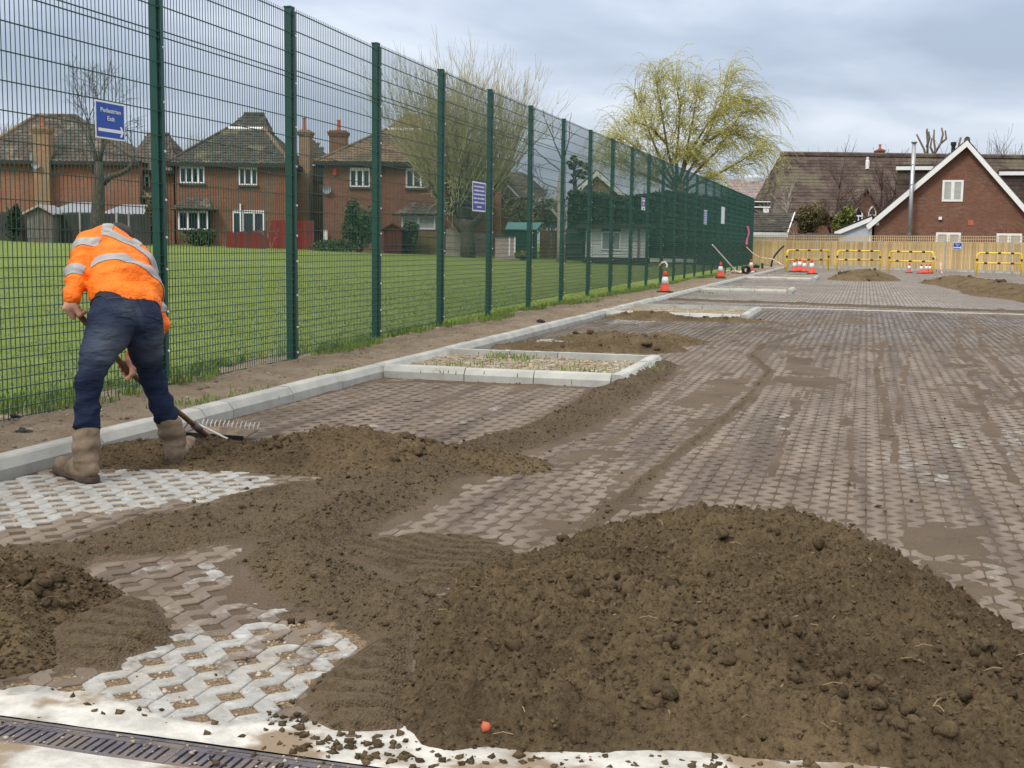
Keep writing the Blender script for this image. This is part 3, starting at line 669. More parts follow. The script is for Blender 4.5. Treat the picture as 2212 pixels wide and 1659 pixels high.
# ------------------------------------------------------------------ kerbs
KP = [(0, -.25), (0, .055), (-.035, .10), (-.05, .108), (-.125, .108), (-.125, -.25)]       # half-battered profile, face towards +x
def kerb_mesh(length, m):
    mb = MB(); g = .004; n = len(KP); vs = [(x, g, z) for x, z in KP]+[(x, length-g, z) for x, z in KP]
    mb.add(vs, [tuple(range(n)), tuple(range(2*n-1, n-1, -1))]+[(i, i+n, (i+1) % n+n, (i+1) % n) for i in range(n)])
    o = mb.build('kerbstone', m); me = o.data; bpy.data.objects.remove(o); return me
KM = {}
def kerb_run(parent, a, b_, lens, m=None):
    """stones from point a to b, exposed face on the right of the direction of travel"""
    m = m or M['kerb']; a = Vector((*a, 0)); b_ = Vector((*b_, 0)); d = b_-a; L = d.length; d.normalize(); ang = math.atan2(d.y, d.x)-math.pi/2; t = 0; i = 0
    while t < L-.02:
        l = min(lens[i % len(lens)], L-t); i += 1
        if L-t-l < .12: l = L-t
        key = (round(l, 3), m.name)
        if key not in KM: KM[key] = kerb_mesh(l, m)
        o = link('kerbstone', KM[key], parent, a+d*t+Vector((0, 0, random.gauss(0, .003)))); o.rotation_euler = (0, random.gauss(0, .006), ang+random.gauss(0, .002)); t += l
kerb = tag(bpy.data.objects.new('kerb', None), kind='structure'); COL.objects.link(kerb)
kerb_run(kerb, (KX, 1.4), (KX, 66), [.914, .914, .914, .914, .914, .62, .5, .36, .914])
ISLM = []
for i, (y0, y1, xe) in enumerate(ISL):
    kb = tag(bpy.data.objects.new('bay_kerb', None), kind='structure'); COL.objects.link(kb)
    kerb_run(kb, (KX, y0), (xe-.13, y0), [.75, .62, .914, .4])
    # face of the end kerb looks to +x, of the back kerb to +y
    kerb_run(kb, (xe, y0), (xe, y1), [.2, .914], M['kerbmud'] if i == 0 else None)
    kerb_run(kb, (xe-.13, y1), (KX, y1), [.914, .5, .914])
    X, Y, F = grid_mesh(KX-.01, xe-.11, y0+.11, y1-.11, .035 if i < 2 else .07)
    z = .052+.05*(fbm(X, Y, 1.3, 3, 3+i)-.5)+.03*(fbm(X, Y, 9, 4, 9)-.5)+(.03 if i > 1 else 0)*(fbm(X, Y, 4, 3, 33))
    np_mesh('bay_soil', np.stack([X, Y, z], -1).reshape(-1, 3), F, M['baysoil'] if i < 2 else M['verge'], smooth=True, kind='structure')
    n = (900, 500, 160, 120)[i]; P = np.stack([_r.uniform(KX+.05, xe-.16, n), _r.uniform(y0+.16, y1-.16, n)], -1); rr = .006+.02*_r.random(n)**3*(1 if i < 2 else 1.8)
    zz = .052+.05*(fbm(P[:, 0], P[:, 1], 1.3, 3, 3+i)-.5)+.03*(fbm(P[:, 0], P[:, 1], 9, 4, 9)-.5)+.004
    V, F = lumps(np.stack([P[:, 0], P[:, 1], zz+(.02 if i > 1 else 0)], -1), rr, ICO1, _r, .25, .7); np_mesh('bay_stones', V, F, M['pebble'] if i < 3 else mat('brick rubble', (.32, .17, .12), .9, .3, 5), kind='stuff')
# soil-splashed lumps against the end kerb are part of the ridge; concrete line across the lane
cl = MB(); cl.box(KX, 12, 24.35, 24.62, -.05, .006); cl.build('concrete_strip', M['kerb'])['kind'] = 'structure'

# ------------------------------------------------------------------ channel drain in its concrete haunch
X, Y, F = grid_mesh(-5, 2.6, DR1+.003, DR1+.36, .02)
edge = DR1+.155+.05*np.sin(X*9)+.09*(fbm(X, Y*0, 3, 3, 14)-.5)+.14*sst(X, -1.35, -.9)+.10*sst(X, -.9, -.6)
z = np.where(Y < edge, .0055+.004*(fbm(X, Y, 8, 3, 15)-.5), -.03+.0*X); z = np.where(np.abs(Y-edge) < .02, .001, z)
np_mesh('concrete_haunch', np.stack([X, Y, z], -1).reshape(-1, 3), F, M['haunch'], smooth=True, kind='structure')
X, Y, F = grid_mesh(-5, 2.6, 1.2, DR0-.003, .04)
np_mesh('concrete_haunch', np.stack([X, Y, .004+.004*(fbm(X, Y, 8, 3, 16)-.5)], -1).reshape(-1, 3), F, M['haunch'], smooth=True, kind='structure')
drain = thing('channel_drain', 'slotted dark iron channel drain set in cream concrete along the bottom edge', 'drain', (0, (DR0+DR1)/2, 0))
hw = (DR1-DR0)/2; mb = MB()
mb.box(-5, 2.6, -hw, -hw+.012, -.10, .003); mb.box(-5, 2.6, hw-.012, hw, -.10, .003); mb.build('edge_rail', M['iron'], drain)
MB().box(-5, 2.6, -hw+.012, hw-.012, -.11, -.10).build('trough', M['dark'], drain)
mb = MB(); gl = .498; w2 = hw-.014
mb.box(0, gl, -w2, -w2+.022, -.02, .0015); mb.box(0, gl, w2-.022, w2, -.02, .0015); mb.box(0, .012, -w2+.022, w2-.022, -.02, .0012); mb.box(gl-.012, gl, -w2+.022, w2-.022, -.02, .0012)
nb_ = 20
for i in range(nb_):
    x = .012+(i+1)*(gl-.024)/nb_; mb.box(x-.0155, x-.0005, -w2+.022, w2-.022, -.02, .0005)
for i in range(9): mb.box(.06+i*.02, .072+i*.02, w2-.016, w2-.008, .0015, .0028)
gm = mb.build('grate', M['iron'], drain); gm.location = (-5+.001, 0, 0)
for i in range(1, 15):
    c = gm.copy(); COL.objects.link(c); c.parent = drain; c.location = (-5+.001+i*.5, 0, 0)
P = np.stack([_r.uniform(-2.4, -.4, 160), _r.uniform(DR0, DR1, 160), np.full(160, .003)], -1); V, F = lumps(P, .002+.005*_r.random(160)**2, ICO1, _r); np_mesh('drain_grit', V, F, M['pebble'], kind='stuff')

# grass along the fence and tufts
def blades(P, H, name, wid=.006, m=None):
    n = len(P); a = _r.uniform(0, 6.28, n); lean = _r.uniform(.1, .6, n); b_ = _r.uniform(0, 6.28, n)
    dx, dy = np.cos(a)*wid, np.sin(a)*wid; lx, ly = np.cos(b_)*lean*H, np.sin(b_)*lean*H; z = P[:, 2]
    V = np.stack([np.stack([P[:, 0]-dx, P[:, 1]-dy, z-.01], -1), np.stack([P[:, 0]+dx, P[:, 1]+dy, z-.01], -1), np.stack([P[:, 0]+dx*.7+lx*.4, P[:, 1]+dy*.7+ly*.4, z+H*.6], -1),
                  np.stack([P[:, 0]-dx*.7+lx*.4, P[:, 1]-dy*.7+ly*.4, z+H*.6], -1), np.stack([P[:, 0]+lx, P[:, 1]+ly, z+H*np.cos(lean)], -1)], 1).reshape(-1, 3)
    i = np.arange(n)[:, None]*5; F = np.concatenate([i+[0, 1, 2], i+[0, 2, 3], i+[3, 2, 4]])
    return np_mesh(name, V, F, m or M['grass'], kind='stuff')
n = 26000; y = 5+45*_r.random(n)**1.7; t = fbm(y, y*0, .55, 3, 17); wdt = .10+.5*sst(t, .35, .75)
x = -5.52+wdt*_r.random(n)**1.4; ok = (fbm(x, y, 2.2, 3, 18) > .36); x, y = x[ok], y[ok]
blades(np.stack([x, y, verge_h(x, y)], -1), .03+.07*_r.random(len(x)), 'fence_grass', .005)
n = 34000; x = -5.45-16*_r.random(n)**1.9; y = 5+28*_r.random(n)**1.3; blades(np.stack([x, y, .055+.0228*np.maximum(0, -5.4-x)], -1), .012+.032*_r.random(n), 'field_grass', .006)
P = []
for px, py, s, k in ((735, 800, .09, 60), (400, 868, .12, 70), (560, 838, .1, 40), (960, 800, .1, 10), (1125, 768, .12, 90), (1075, 764, .1, 60), (1400, 790, .1, 40), (1270, 795, .2, 60), (1000, 785, .2, 60), (470, 860, .12, 40), (1530, 632, .2, 60), (1190, 790, .3, 40)):
    for _ in range(k):
        q = gnd(px, py, .09); P.append((q[0]+_r.normal(0, s), q[1]+_r.normal(0, s*1.4), .075))
P = np.array(P); blades(P, .014+.03*_r.random(len(P)), 'weeds', .006)
# ------------------------------------------------------------------ green mesh sports fence
def fence_x(y): return float(np.interp(y, [2, 8.4, 10.6, 13.2, 18, 28, 70], [-5.02, -5.11, -5.17, -5.29, -5.41, -5.46, -5.46]))
def fence_top(y): return float(np.interp(y, [2, 8.4, 10.6, 14, 18, 22, 28, 70], [3.25, 3.28, 3.31, 3.37, 3.42, 3.45, 3.48, 3.5]))
fence = thing('mesh_fence', 'tall dark green welded mesh sports fence running along the playing field', 'fence', (-5.4, 8.35, 0))
PY = [8.35+2.38*i for i in range(-3, 24)]
def put(o, p, parent):       # child placed by world position (parents here are unrotated)
    o.parent = parent; o.location = Vector(p)-parent.location; return o
mb = MB(); mb.box(-.066, -.004, -.04, .04, -.3, 3.30)
mb.box(-.072, .0, -.046, .046, 3.30, 3.315)
post = mb.build('fence_post', M['green'])
mb = MB(); mb.box(.016, .021, -.022, .022, .06, 3.27); clampb = mb.build('clamp_bar', M['green'], post)
mb = MB()

mb2 = MB()
for k, z in enumerate((.12, .36, .66, .98, 1.22, 1.5, 1.86, 2.22, 2.62, 3.05)):
    n = 7; vs = [(.021, .011*math.cos(6.283*i/n)+.010, z+.011*math.sin(6.283*i/n)) for i in range(n)]+[(.031, .008*math.cos(6.283*i/n)+.010, z+.008*math.sin(6.283*i/n)) for i in range(n)]
    mb2.add(vs, [tuple(range(n, 2*n))]+[(i, (i+1) % n, (i+1) % n+n, i+n) for i in range(n)])
bolts = mb2.build('bolt_caps', M['whitecap'], post, kind='stuff')
mb = MB(); L = 2.38; nv = 53
for i in range(nv):
    y = .02+i*(L-.04)/(nv-1); mb.box(-.0021, .0021, y-.0021, y+.0021, .08, 3.30)
rows = [.10+.0622*i for i in range(17)]; z = rows[-1]
rows += [z+.178*k for k in range(1, 10)]; z = rows[-1]; rows += [z+.045]; z = rows[-1]; rows += [z+.178*k for k in (1, 2)]+[3.27]
for z in rows:
    for x in (-.0049, .0049): mb.box(x-.0028, x+.0028, 0, L, z-.0028, z+.0028)
panel = mb.build('mesh_panel', M['wire'])
for i, y in enumerate(PY):
    dz = fence_top(y)-3.30
    p = post if i == 0 else copy_tree(post); put(p, (fence_x(y), y, dz), fence)
    if i < len(PY)-1:
        q = panel if i == 0 else copy_tree(panel); put(q, (fence_x(y)+.008, y, dz), fence); q.rotation_euler = (0, 0, -math.atan2(fence_x(PY[i+1])-fence_x(y), 2.38))
# ------------------------------------------------------------------ signs hung on the mesh
def text_on(s, size, x, y, parent, m, name='lettering', off=.004, bold=.0, sx=1.0):
    cu = bpy.data.curves.new(name, 'FONT'); cu.body = s; cu.size = size; cu.align_x = 'CENTER'; cu.align_y = 'CENTER'; cu.extrude = .0008; cu.offset = bold
    t = bpy.data.objects.new(name, cu); COL.objects.link(t); dg = bpy.context.evaluated_depsgraph_get()
    me = bpy.data.meshes.new_from_object(t.evaluated_get(dg)); bpy.data.objects.remove(t)
    me.materials.clear(); me.materials.append(m); o = link(name, me, parent, (x, y, off)); o.scale = (sx, 1, 1); return o
def on_fence(px, py, dx=.03):
    d = ray(px, py); y = 10
    for _ in range(20): t = (fence_x(y)+dx)/d[0]; y = d[1]*t
    return Vector((d[0]*t, d[1]*t, EYE+d[2]*t))
def sign_board(name, label, pts, face, border, cat='sign'):
    """pts: image corners tl, tr, br, bl on the fence plane"""
    P = [on_fence(*p) for p in pts]; y0 = (P[0].y+P[3].y)/2; y1 = (P[1].y+P[2].y)/2; z1 = (P[0].z+P[1].z)/2; z0 = (P[2].z+P[3].z)/2
    w, h = y1-y0, z1-z0; o = thing(name, label, cat); x = fence_x((y0+y1)/2)+.034
    o.matrix_world = Matrix(((0, 0, 1, x), (1, 0, 0, (y0+y1)/2), (0, 1, 0, (z0+z1)/2), (0, 0, 0, 1)))
    MB().box(-w/2, w/2, -h/2, h/2, -.004, 0).build('backing_plate', M['signwhite'], o, bevel=.0015)
    MB().box(-w/2+border, w/2-border, -h/2+border, h/2-border, 0, .0015).build('sign_face', face, o)
    return o, w, h
def arrow(o, x0, x1, y, t, hd, m):
    mb = MB(); mb.box(x0, x1-t*.7, y-t/2, y+t/2, .0018, .003)
    mb.add([(x1-hd*.95-t*.5, y+hd, .0022), (x1-hd*.95+t*.55, y+hd, .0022), (x1, y, .0022), (x1-t*1.1, y, .0022)], [(3, 2, 1, 0)])
    mb.add([(x1-hd*.95-t*.5, y-hd, .0022), (x1-hd*.95+t*.55, y-hd, .0022), (x1, y, .0022), (x1-t*1.1, y, .0022)], [(0, 1, 2, 3)])
    return mb.build('arrow', m, o)
s1, w, h = sign_board('direction_sign', 'blue and white Pedestrian Exit sign with an arrow, on the mesh above the workman', ((205, 217), (268, 224), (268, 304), (206, 299)), M['blue'], .012)
text_on('Pedestrian', h*.165, 0, h*.255, s1, M['signwhite'], bold=.0004, sx=w*.78/(h*.165*4.75))
text_on('Exit', h*.165, 0, h*.045, s1, M['signwhite'], bold=.0004, sx=w*.78/(h*.165*4.75))
arrow(s1, -w*.42, w*.44, -h*.265, h*.085, h*.14, M['signwhite'])
s2, w, h = sign_board('notice_board', 'blue notice with six lines of small white print, on the mesh near the big pollard', ((1022, 391), (1048, 396), (1047, 459), (1021, 455)), M['navy'], .02)
mb = MB()
for k, (yy, wd) in enumerate(((.34, .40), (.205, .40), (.075, .43), (-.06, .43), (-.20, .40), (-.345, .18))):
    x = -wd*w
    while x < wd*w-.01:
        l = random.uniform(.012, .026); hh = random.choice((.30, .30, .42))*.075*h; mb.box(x, min(x+l, wd*w), h*yy-hh, h*yy+hh*1.1, .0015, .0025); x += l+random.uniform(.005, .012)
mb.build('small_print', M['signwhite'], s2)
s3, w, h = sign_board('notice_board', 'narrow purple and white notice on the far mesh above the white boarded summerhouse', ((1386, 427), (1393, 427.5), (1394, 454), (1385.5, 454)), M['purple'], .015)
MB().box(-w*.46, w*.46, -h*.47, -h*.22, .0017, .003).build('white_panel', M['signwhite'], s3); MB().box(-w*.3, w*.3, h*.2, h*.36, .0017, .003).build('white_panel', M['signwhite'], s3)
MB().box(-w*.2, w*.25, -h*.42, -h*.3, .003, .004).build('symbol', M['purple'], s3); MB().box(-w*.12, w*.12, -h*.06, h*.06, .0017, .003).build('symbol', M['signwhite'], s3)
s4, w, h = sign_board('notice_board', 'narrow pale blue printed notice on the far mesh beside the plain white board', ((1521, 454), (1528, 454), (1527, 485), (1520, 484)), M['navy'], .02)
mb = MB()
for k in range(7): mb.box(-w*.36, w*.36, h*(.38-.125*k)-h*.028, h*(.38-.125*k)+h*.028, .0017, .003)
mb.build('small_print', M['signwhite'], s4)
s5, w, h = sign_board('notice_board', 'plain white narrow board on the far mesh between the printed notice and pink film', ((1558.5, 447), (1566, 447), (1564.5, 484), (1557.5, 483)), M['signwhite'], .03)
# pink film strip hanging on the mesh
pk = on_fence(1614, 508); pts = [on_fence(*q, .06) for q in ((1614, 488.5), (1615.5, 497), (1616.5, 505), (1616, 513), (1614.5, 521), (1612.5, 528))]
mb = MB(); vs = []
for i, p in enumerate(pts):
    wd = (.42, .36, .28, .27, .34, .44)[i]
    for s_ in (-1, 1): vs += [p+Vector((.03*math.sin(i*1.3), s_*wd*1.25, 0)), p+Vector((.03*math.sin(i*1.3)+.012, s_*wd*1.25, 0))]
F = [];
for i in range(5):
    a = i*4; F += [(a+1, a+3, a+7, a+5), (a, a+4, a+6, a+2), (a, a+1, a+5, a+4), (a+2, a+6, a+7, a+3)]
o = MB().add(vs, F).build('film_strip', M['pink']); tag(o, 'crumpled bright pink plastic strip tied on the far end of the mesh', 'plastic strip')

# ------------------------------------------------------------------ timber boundary fence with trellis
FA, FB = gnd(1700, 575.0), gnd(2065, 587.0)
fd = (FB-FA).normalized(); fa = math.atan2(fd.y, fd.x)
def along(px):                    # parameter on the fence line seen at image column px
    d = ray(px, 560); n = Vector((-fd.y, fd.x)); t = (FA.xy.dot(n))/(d[0]*n.x+d[1]*n.y); return (Vector((d[0]*t, d[1]*t))-FA.xy).dot(fd.xy)
tf = thing('timber_fence', 'pale vertical board fence with concrete posts and square trellis on top', 'fence', FA, fa)
S0, S1 = along(1622), along(2330); posts = [along(p) for p in (1622, 1763, 1900, 2041.6, 2184)]; posts.append(posts[-1]+(posts[-1]-posts[-2]))
def fence_z(px, py):
    q = FA+fd*along(px); return EYE+ray(px, py)[2]*q.xy.length/math.hypot(*ray(px, py)[:2])
FH = (fence_z(1763, 521)+fence_z(2041, 525))/2; print('fence height', FH, fence_z(1763, 521), fence_z(2041, 525))
mb = MB(); mb.box(-.05, .05, -.055, .045, -.3, FH+.06); mb.box(-.045, .045, -.05, .04, FH+.06, FH+.09); cp = mb.build('fence_post', M['concpost'], tf, bevel=.008)
for i, s in enumerate(posts):
    o = cp if i == 0 else cp.copy()
    if i: COL.objects.link(o)
    o.location = (s, 0, 0)
bm_ = MB(); bm_.add([(0, 0, 0), (.089, -.022, 0), (.089, .004, 0), (0, .004, 0), (0, 0, 1), (.089, -.022, 1), (.089, .004, 1), (0, .004, 1)], ((0,3,2,1),(4,5,6,7),(0,1,5,4),(1,2,6,5),(2,3,7,6),(3,0,4,7)))
board = bm_.build('board', M['timber']); bme = board.data; bpy.data.objects.remove(board)
for a, b2 in zip(posts[:-1], posts[1:]):
    MB().box(a+.05, b2-.05, -.03, .02, -.1, .13).build('gravel_board', M['concpost'], tf)
    for z in (.35, .8, FH-.15): MB().box(a+.05, b2-.05, .004, .05, z, z+.06).build('rail', M['timber'], tf)
    MB().box(a+.05, b2-.05, -.03, .03, FH, FH+.025).build('capping_rail', M['timber'], tf)
    n = int((b2-a-.10)/.094); st = (b2-a-.10)/n
    for k in range(n):
        o = link('board', bme, tf, (a+.05+k*st, -.012+random.gauss(0, .002), .13)); o.scale = (1, 1, FH-.13+random.gauss(0, .004)); o.rotation_euler = (0, random.gauss(0, .003), 0)
    mb = MB(); TH = .30; z0 = FH+.03; nx = max(3, int((b2-a)/.135)); sx = (b2-a-.02)/nx
    for k in range(nx+1): mb.box(a+.01+k*sx-.014, a+.01+k*sx+.014, -.012, .002, z0, z0+TH)
    for z in (0, TH/2, TH): mb.box(a, b2, .002, .02, z0+z-.015, z0+z+.015)
    mb.build('trellis', M['lattice'], tf)
# sign on the boards
s6 = thing('direction_sign', 'small blue Pedestrian Exit sign with an arrow, screwed to the timber fence', 'sign')
a, b2 = along(2058.5), along(2078); w = b2-a; h = w*.63; c = FA+fd*((a+b2)/2)+Vector((fd.y, -fd.x, 0))*.045
s6.matrix_world = Matrix(((fd.x, 0, fd.y, c.x), (fd.y, 0, -fd.x, c.y), (0, 1, 0, fence_z(2068, 531)), (0, 0, 0, 1)))
MB().box(-w/2, w/2, -h/2, h/2, -.006, 0).build('backing_plate', M['signwhite'], s6); MB().box(-w*.46, w*.46, -h*.44, h*.44, 0, .003).build('sign_face', M['blue'], s6)
text_on('Pedestrian', h*.22, 0, h*.26, s6, M['signwhite'], off=.006); text_on('Exit', h*.22, 0, h*.02, s6, M['signwhite'], off=.006)
ar = arrow(s6, -w*.42, w*.42, -h*.24, h*.11, h*.16, M['signwhite']); ar.location.z = .004

# ------------------------------------------------------------------ yellow hoop barriers
BAR = (((1698.8, 586.5), (1789, 584.6), 'yellow hoop barrier with black bands behind the group of cones, nearest the mesh fence'),
       ((1807.5, 584.6), (1900, 585.2), 'yellow hoop barrier with black bands standing above the rounded soil heap'),
       ((1920, 587.6), (2014.5, 590.7), 'yellow hoop barrier with black bands and a scrap of tape, cones at its foot'),
       ((2108.5, 594.6), (2205, 596.2), 'yellow hoop barrier with black bands, alone at the right edge below the trellis'))
for i, (a, b2, lab) in enumerate(BAR):
    A, B = gnd(*a), gnd(*b2); d = B-A; w = d.length; hgt = .99
    t = thing('hoop_barrier', lab, 'barrier', A, math.atan2(d.y, d.x), 'yellow hoop barriers along the fence'); r = .15
    pts = [(0, 0, -.2), (0, 0, hgt-r)]+[(r-r*math.cos(q), 0, hgt-r+r*math.sin(q)) for q in (.26, .52, .79, 1.05, 1.31)]+[(r, 0, hgt), (w-r, 0, hgt)]+[(w-r+r*math.sin(q), 0, hgt-r+r*math.cos(q)) for q in (.26, .52, .79, 1.05, 1.31)]+[(w, 0, hgt-r), (w, 0, -.2)]
    MB().tube(pts, .042, 10).build('hoop', M['yellow'], t, smooth=True); MB().tube([(0, 0, hgt*.55), (w, 0, hgt*.55)], .040, 10).build('crossbar', M['yellow'], t, smooth=True)
    for p, q in (((w*.18, hgt), (w*.25, hgt)), ((w*.46, hgt), (w*.53, hgt)), ((w*.75, hgt), (w*.82, hgt)), ((w*.16, hgt*.55), (w*.23, hgt*.55)), ((w*.46, hgt*.55), (w*.53, hgt*.55)), ((w*.76, hgt*.55), (w*.83, hgt*.55)), ((0, hgt*.64), (0, hgt*.75)), ((w, hgt*.64), (w, hgt*.75))):
        MB().tube([(p[0], 0, p[1]), (q[0], 0, q[1])], .046, 10).build('band', M['black'], t)
# ------------------------------------------------------------------ traffic cones
def cone(p, hgt, lab, group, rz=0, lean=0):
    t = thing('traffic_cone', lab, 'traffic cone', p, rz, group); t.rotation_euler = (lean, 0, rz); r = hgt*.21; s = hgt/.5
    MB().prism([(-.17*s, 0), (.17*s, 0), (.155*s, .035*s), (-.155*s, .035*s)], -.17*s, .17*s).build('base', M['rubber'], t)
    rr = lambda z: (.125-.095*z/.5)*s
    MB().lathe([(rr(.03)*1.06, .035*s), (rr(.035), .05*s), (rr(.2), .2*s)], 18).build('body', M['cone'], t, smooth=True)
    MB().lathe([(rr(.2)+.004, .2*s), (rr(.37)+.004, .37*s)], 18).build('reflective_sleeve', M['sleeve'], t, smooth=True)
    MB().lathe([(rr(.37), .37*s), (rr(.49), .49*s), (rr(.5)*.7, .5*s)], 18).build('tip', M['cone'], t, smooth=True)
    return t
cone(gnd(1436, 632, .07), .5, 'orange and white traffic cone nearest the camera, on the verge below a scrap of tape', 'cones on the verge', .4)
cone(gnd(1556, 600, .09), .52, 'orange and white traffic cone on the verge beside the leaning white pole', 'cones on the verge', .2)
cone(gnd(1622, 586.5, .09), .52, 'orange and white traffic cone behind the black pipe coil at the fence end', 'cones on the verge', .9)
for (px, py, hh, lab) in ((1716, 587.7, .54, 'leftmost cone of the cluster on the rubble in front of the yellow barrier'), (1727, 586.6, .58, 'tallest looking cone in the middle of the cluster on the rubble'),
                          (1737, 588.3, .53, 'third cone of the cluster on the rubble, between the tallest and the leaning one'), (1754, 592.3, .60, 'slightly leaning cone on a dark base at the right of the rubble cluster')):
    cone(gnd(px, py, .10), hh, lab, 'cones clustered on the last planting bay', px*.3, .06 if px == 1754 else 0)
for (px, py, lab) in ((1963.6, 589.5, 'single small cone under the crossbar of the taped yellow barrier'), (1989.4, 591, 'left cone of the three standing by the right leg of the taped barrier'),
                      (2000.6, 590.6, 'middle cone of the three standing by the right leg of the taped barrier'), (2008, 590.6, 'right cone of the three, partly behind the leg of the taped barrier')):
    cone(gnd(px, py), .46, lab, 'cones at the foot of the taped barrier', px*.7)
# ------------------------------------------------------------------ pipes, tape, rubble
def zp(zx, zy): return (2900+zx/4.809)/1.8228, (880+zy/4.809)/1.8228
hb = gnd(*zp(660, 830), .05); dd = depth_of(hb)
pts = [at(*zp(*q), dd) for q in ((660, 840), (662, 770), (675, 720), (695, 665), (725, 610), (765, 555), (815, 500), (860, 455), (900, 425))]
pts = [hb-Vector((0, 0, .1))]+pts[1:]
o = MB().tube(pts, .052, 8).build('duct_pipe', M['black'], smooth=True); tag(o, 'black plastic duct pipe curving up out of the ground before the timber fence', 'pipe')
p = gnd(*zp(487, 856), .06); o = MB().tube([p-Vector((0, 0, .1)), p+Vector((0, 0, .27))], .055, 8).build('pipe_stub', M['black'], smooth=True); tag(o, 'short black pipe stub standing upright behind the end of the kerb', 'pipe')
c = gnd(*zp(178, 958), .09)
coil = thing('pipe_coil', 'coil of black corrugated pipe lying by the kerb next to the third cone', 'pipe coil', c, .3)
mb = MB()
for k in range(4):
    R = .125-.012*(k % 2); pts = [(R*math.cos(q), -.13+.085*k+.008*q, .165+R*math.sin(q)) for q in np.linspace(0, 6.283, 25)]; mb.tube(pts, [.044 if i % 2 else .036 for i in range(25)], 7)
mb.build('corrugated_pipe', M['black'], coil)
p = gnd(*zp(345, 870), .08); mb = MB(); mb.tube([p+Vector((-.15, 0, .1)), p+Vector((.05, .05, .16)), p+Vector((.2, .1, .12))], [.07, .08, .07], 8); o = mb.build('pipe_offcut', M['black']); tag(o, 'black pipe offcut lying behind the third cone near the fence corner', 'pipe')
p = gnd(*zp(50, 945), .08); V, F = lumps(np.array([[p.x+_r.normal(0, .22), p.y+_r.normal(0, .2), .1+.08*_r.random()] for _ in range(14)]), np.full(14, .09), ICO1, _r, .4, .6)
o = np_mesh('tape_heap', V, F, M['tape']); tag(o, 'crumpled heap of red and white barrier tape beside the pipe coil', 'tape')
# leaning white pole and strung tapes
A = on_fence(1539, 529, .05); B = gnd(1591, 587, .09); o = MB().tube([A, B], .026, 6).build('white_pole', M['white']); tag(o, 'thin white pole leaning from the mesh fence down to the verge', 'pole')
def tape(pts, label, sag=0, r=.018):
    o = MB().tube(pts, r, 4).build('barrier_tape', M['tape']); return tag(o, label, 'barrier tape')
A = on_fence(1611.5, 532.5, .05); B = at(*zp(430, 640), 53); tape([A, (A+B)/2-Vector((0, 0, .05)), B, at(*zp(680, 670), 52.5), at(*zp(880, 790), 51.5)], 'loose white tape strung from the mesh fence past the curved black duct')
A = gnd(1436, 588, .07); p = gnd(1436, 632, .07); q = p+Vector((-.05, .1, .62)); tape([q+Vector((-.12, .05, 0)), q+Vector((-.07, .02, .07)), q+Vector((.02, 0, .09)), q+Vector((.07, 0, .03)), q+Vector((.06, 0, -.03))], 'curled scrap of white tape caught on the mesh above the nearest cone', r=.022)
A, B = gnd(2014.5, 590.7), gnd(2040, 592); tape([A+Vector((0, 0, .9)), A+Vector((.1, 0, .7)), A+Vector((.35, .1, .45)), B+Vector((-.2, 0, .3)), B+Vector((-.1, -.1, .02))], 'red and white tape hanging from the barrier to the concrete fence post', r=.025)
# kerb blocks at the foot of the timber fence
kb = tag(bpy.data.objects.new('fence_kerb', None), kind='structure'); COL.objects.link(kb)
for (s0, s1) in ((along(1700), along(2034)), (along(2085), along(2330))):
    n = max(1, int((s1-s0)/.914))
    for k in range(n):
        a = FA+fd*(s0+(s1-s0)*k/n)+Vector((fd.y, -fd.x, 0))*.35; o = MB().box(0.004, (s1-s0)/n-.004, -.06, .06, -.1, .10).build('kerbstone', M['kerb'], kb); o.location = a; o.rotation_euler = (0, 0, fa)
# dark lumps on the verge
for (px, py, s, lab) in ((1165, 697, .05, 'dark scrap of rag lying on the bare verge by the mesh fence'), (45, 940, .034, 'dark clod of tar lying on the verge left of the workman'), (30, 905, .02, 'small dark stone on the verge beside the fence bottom')):
    p = gnd(px, py, .07); V, F = lumps(np.array([[p.x, p.y, .09], [p.x+s, p.y+.02, .085]]), np.array([s, s*.7]), ICO2, _r, .35, .6); tag(np_mesh('debris', V, F, M['rubber']), lab, 'debris')
for (px, py, s, lab) in ((1050, 1573, .014, 'orange brick fragment on the front of the big soil heap'), (1275, 1640, .008, 'tiny orange stone low on the big soil heap'),):
    d = ray(px, py)
    for t in np.arange(1.5, 6, .005):
        q = d*t
        if EYE+q[2] < max(0, float(FULL_FRONT(np.array([q[0]]), np.array([q[1]]))[0])): break
    V, F = lumps(np.array([[q[0], q[1], EYE+q[2]+s*.3]]), np.array([s]), ICO1, _r, .3, .8); tag(np_mesh('brick_fragment', V, F, M['pot']), lab, 'stone')
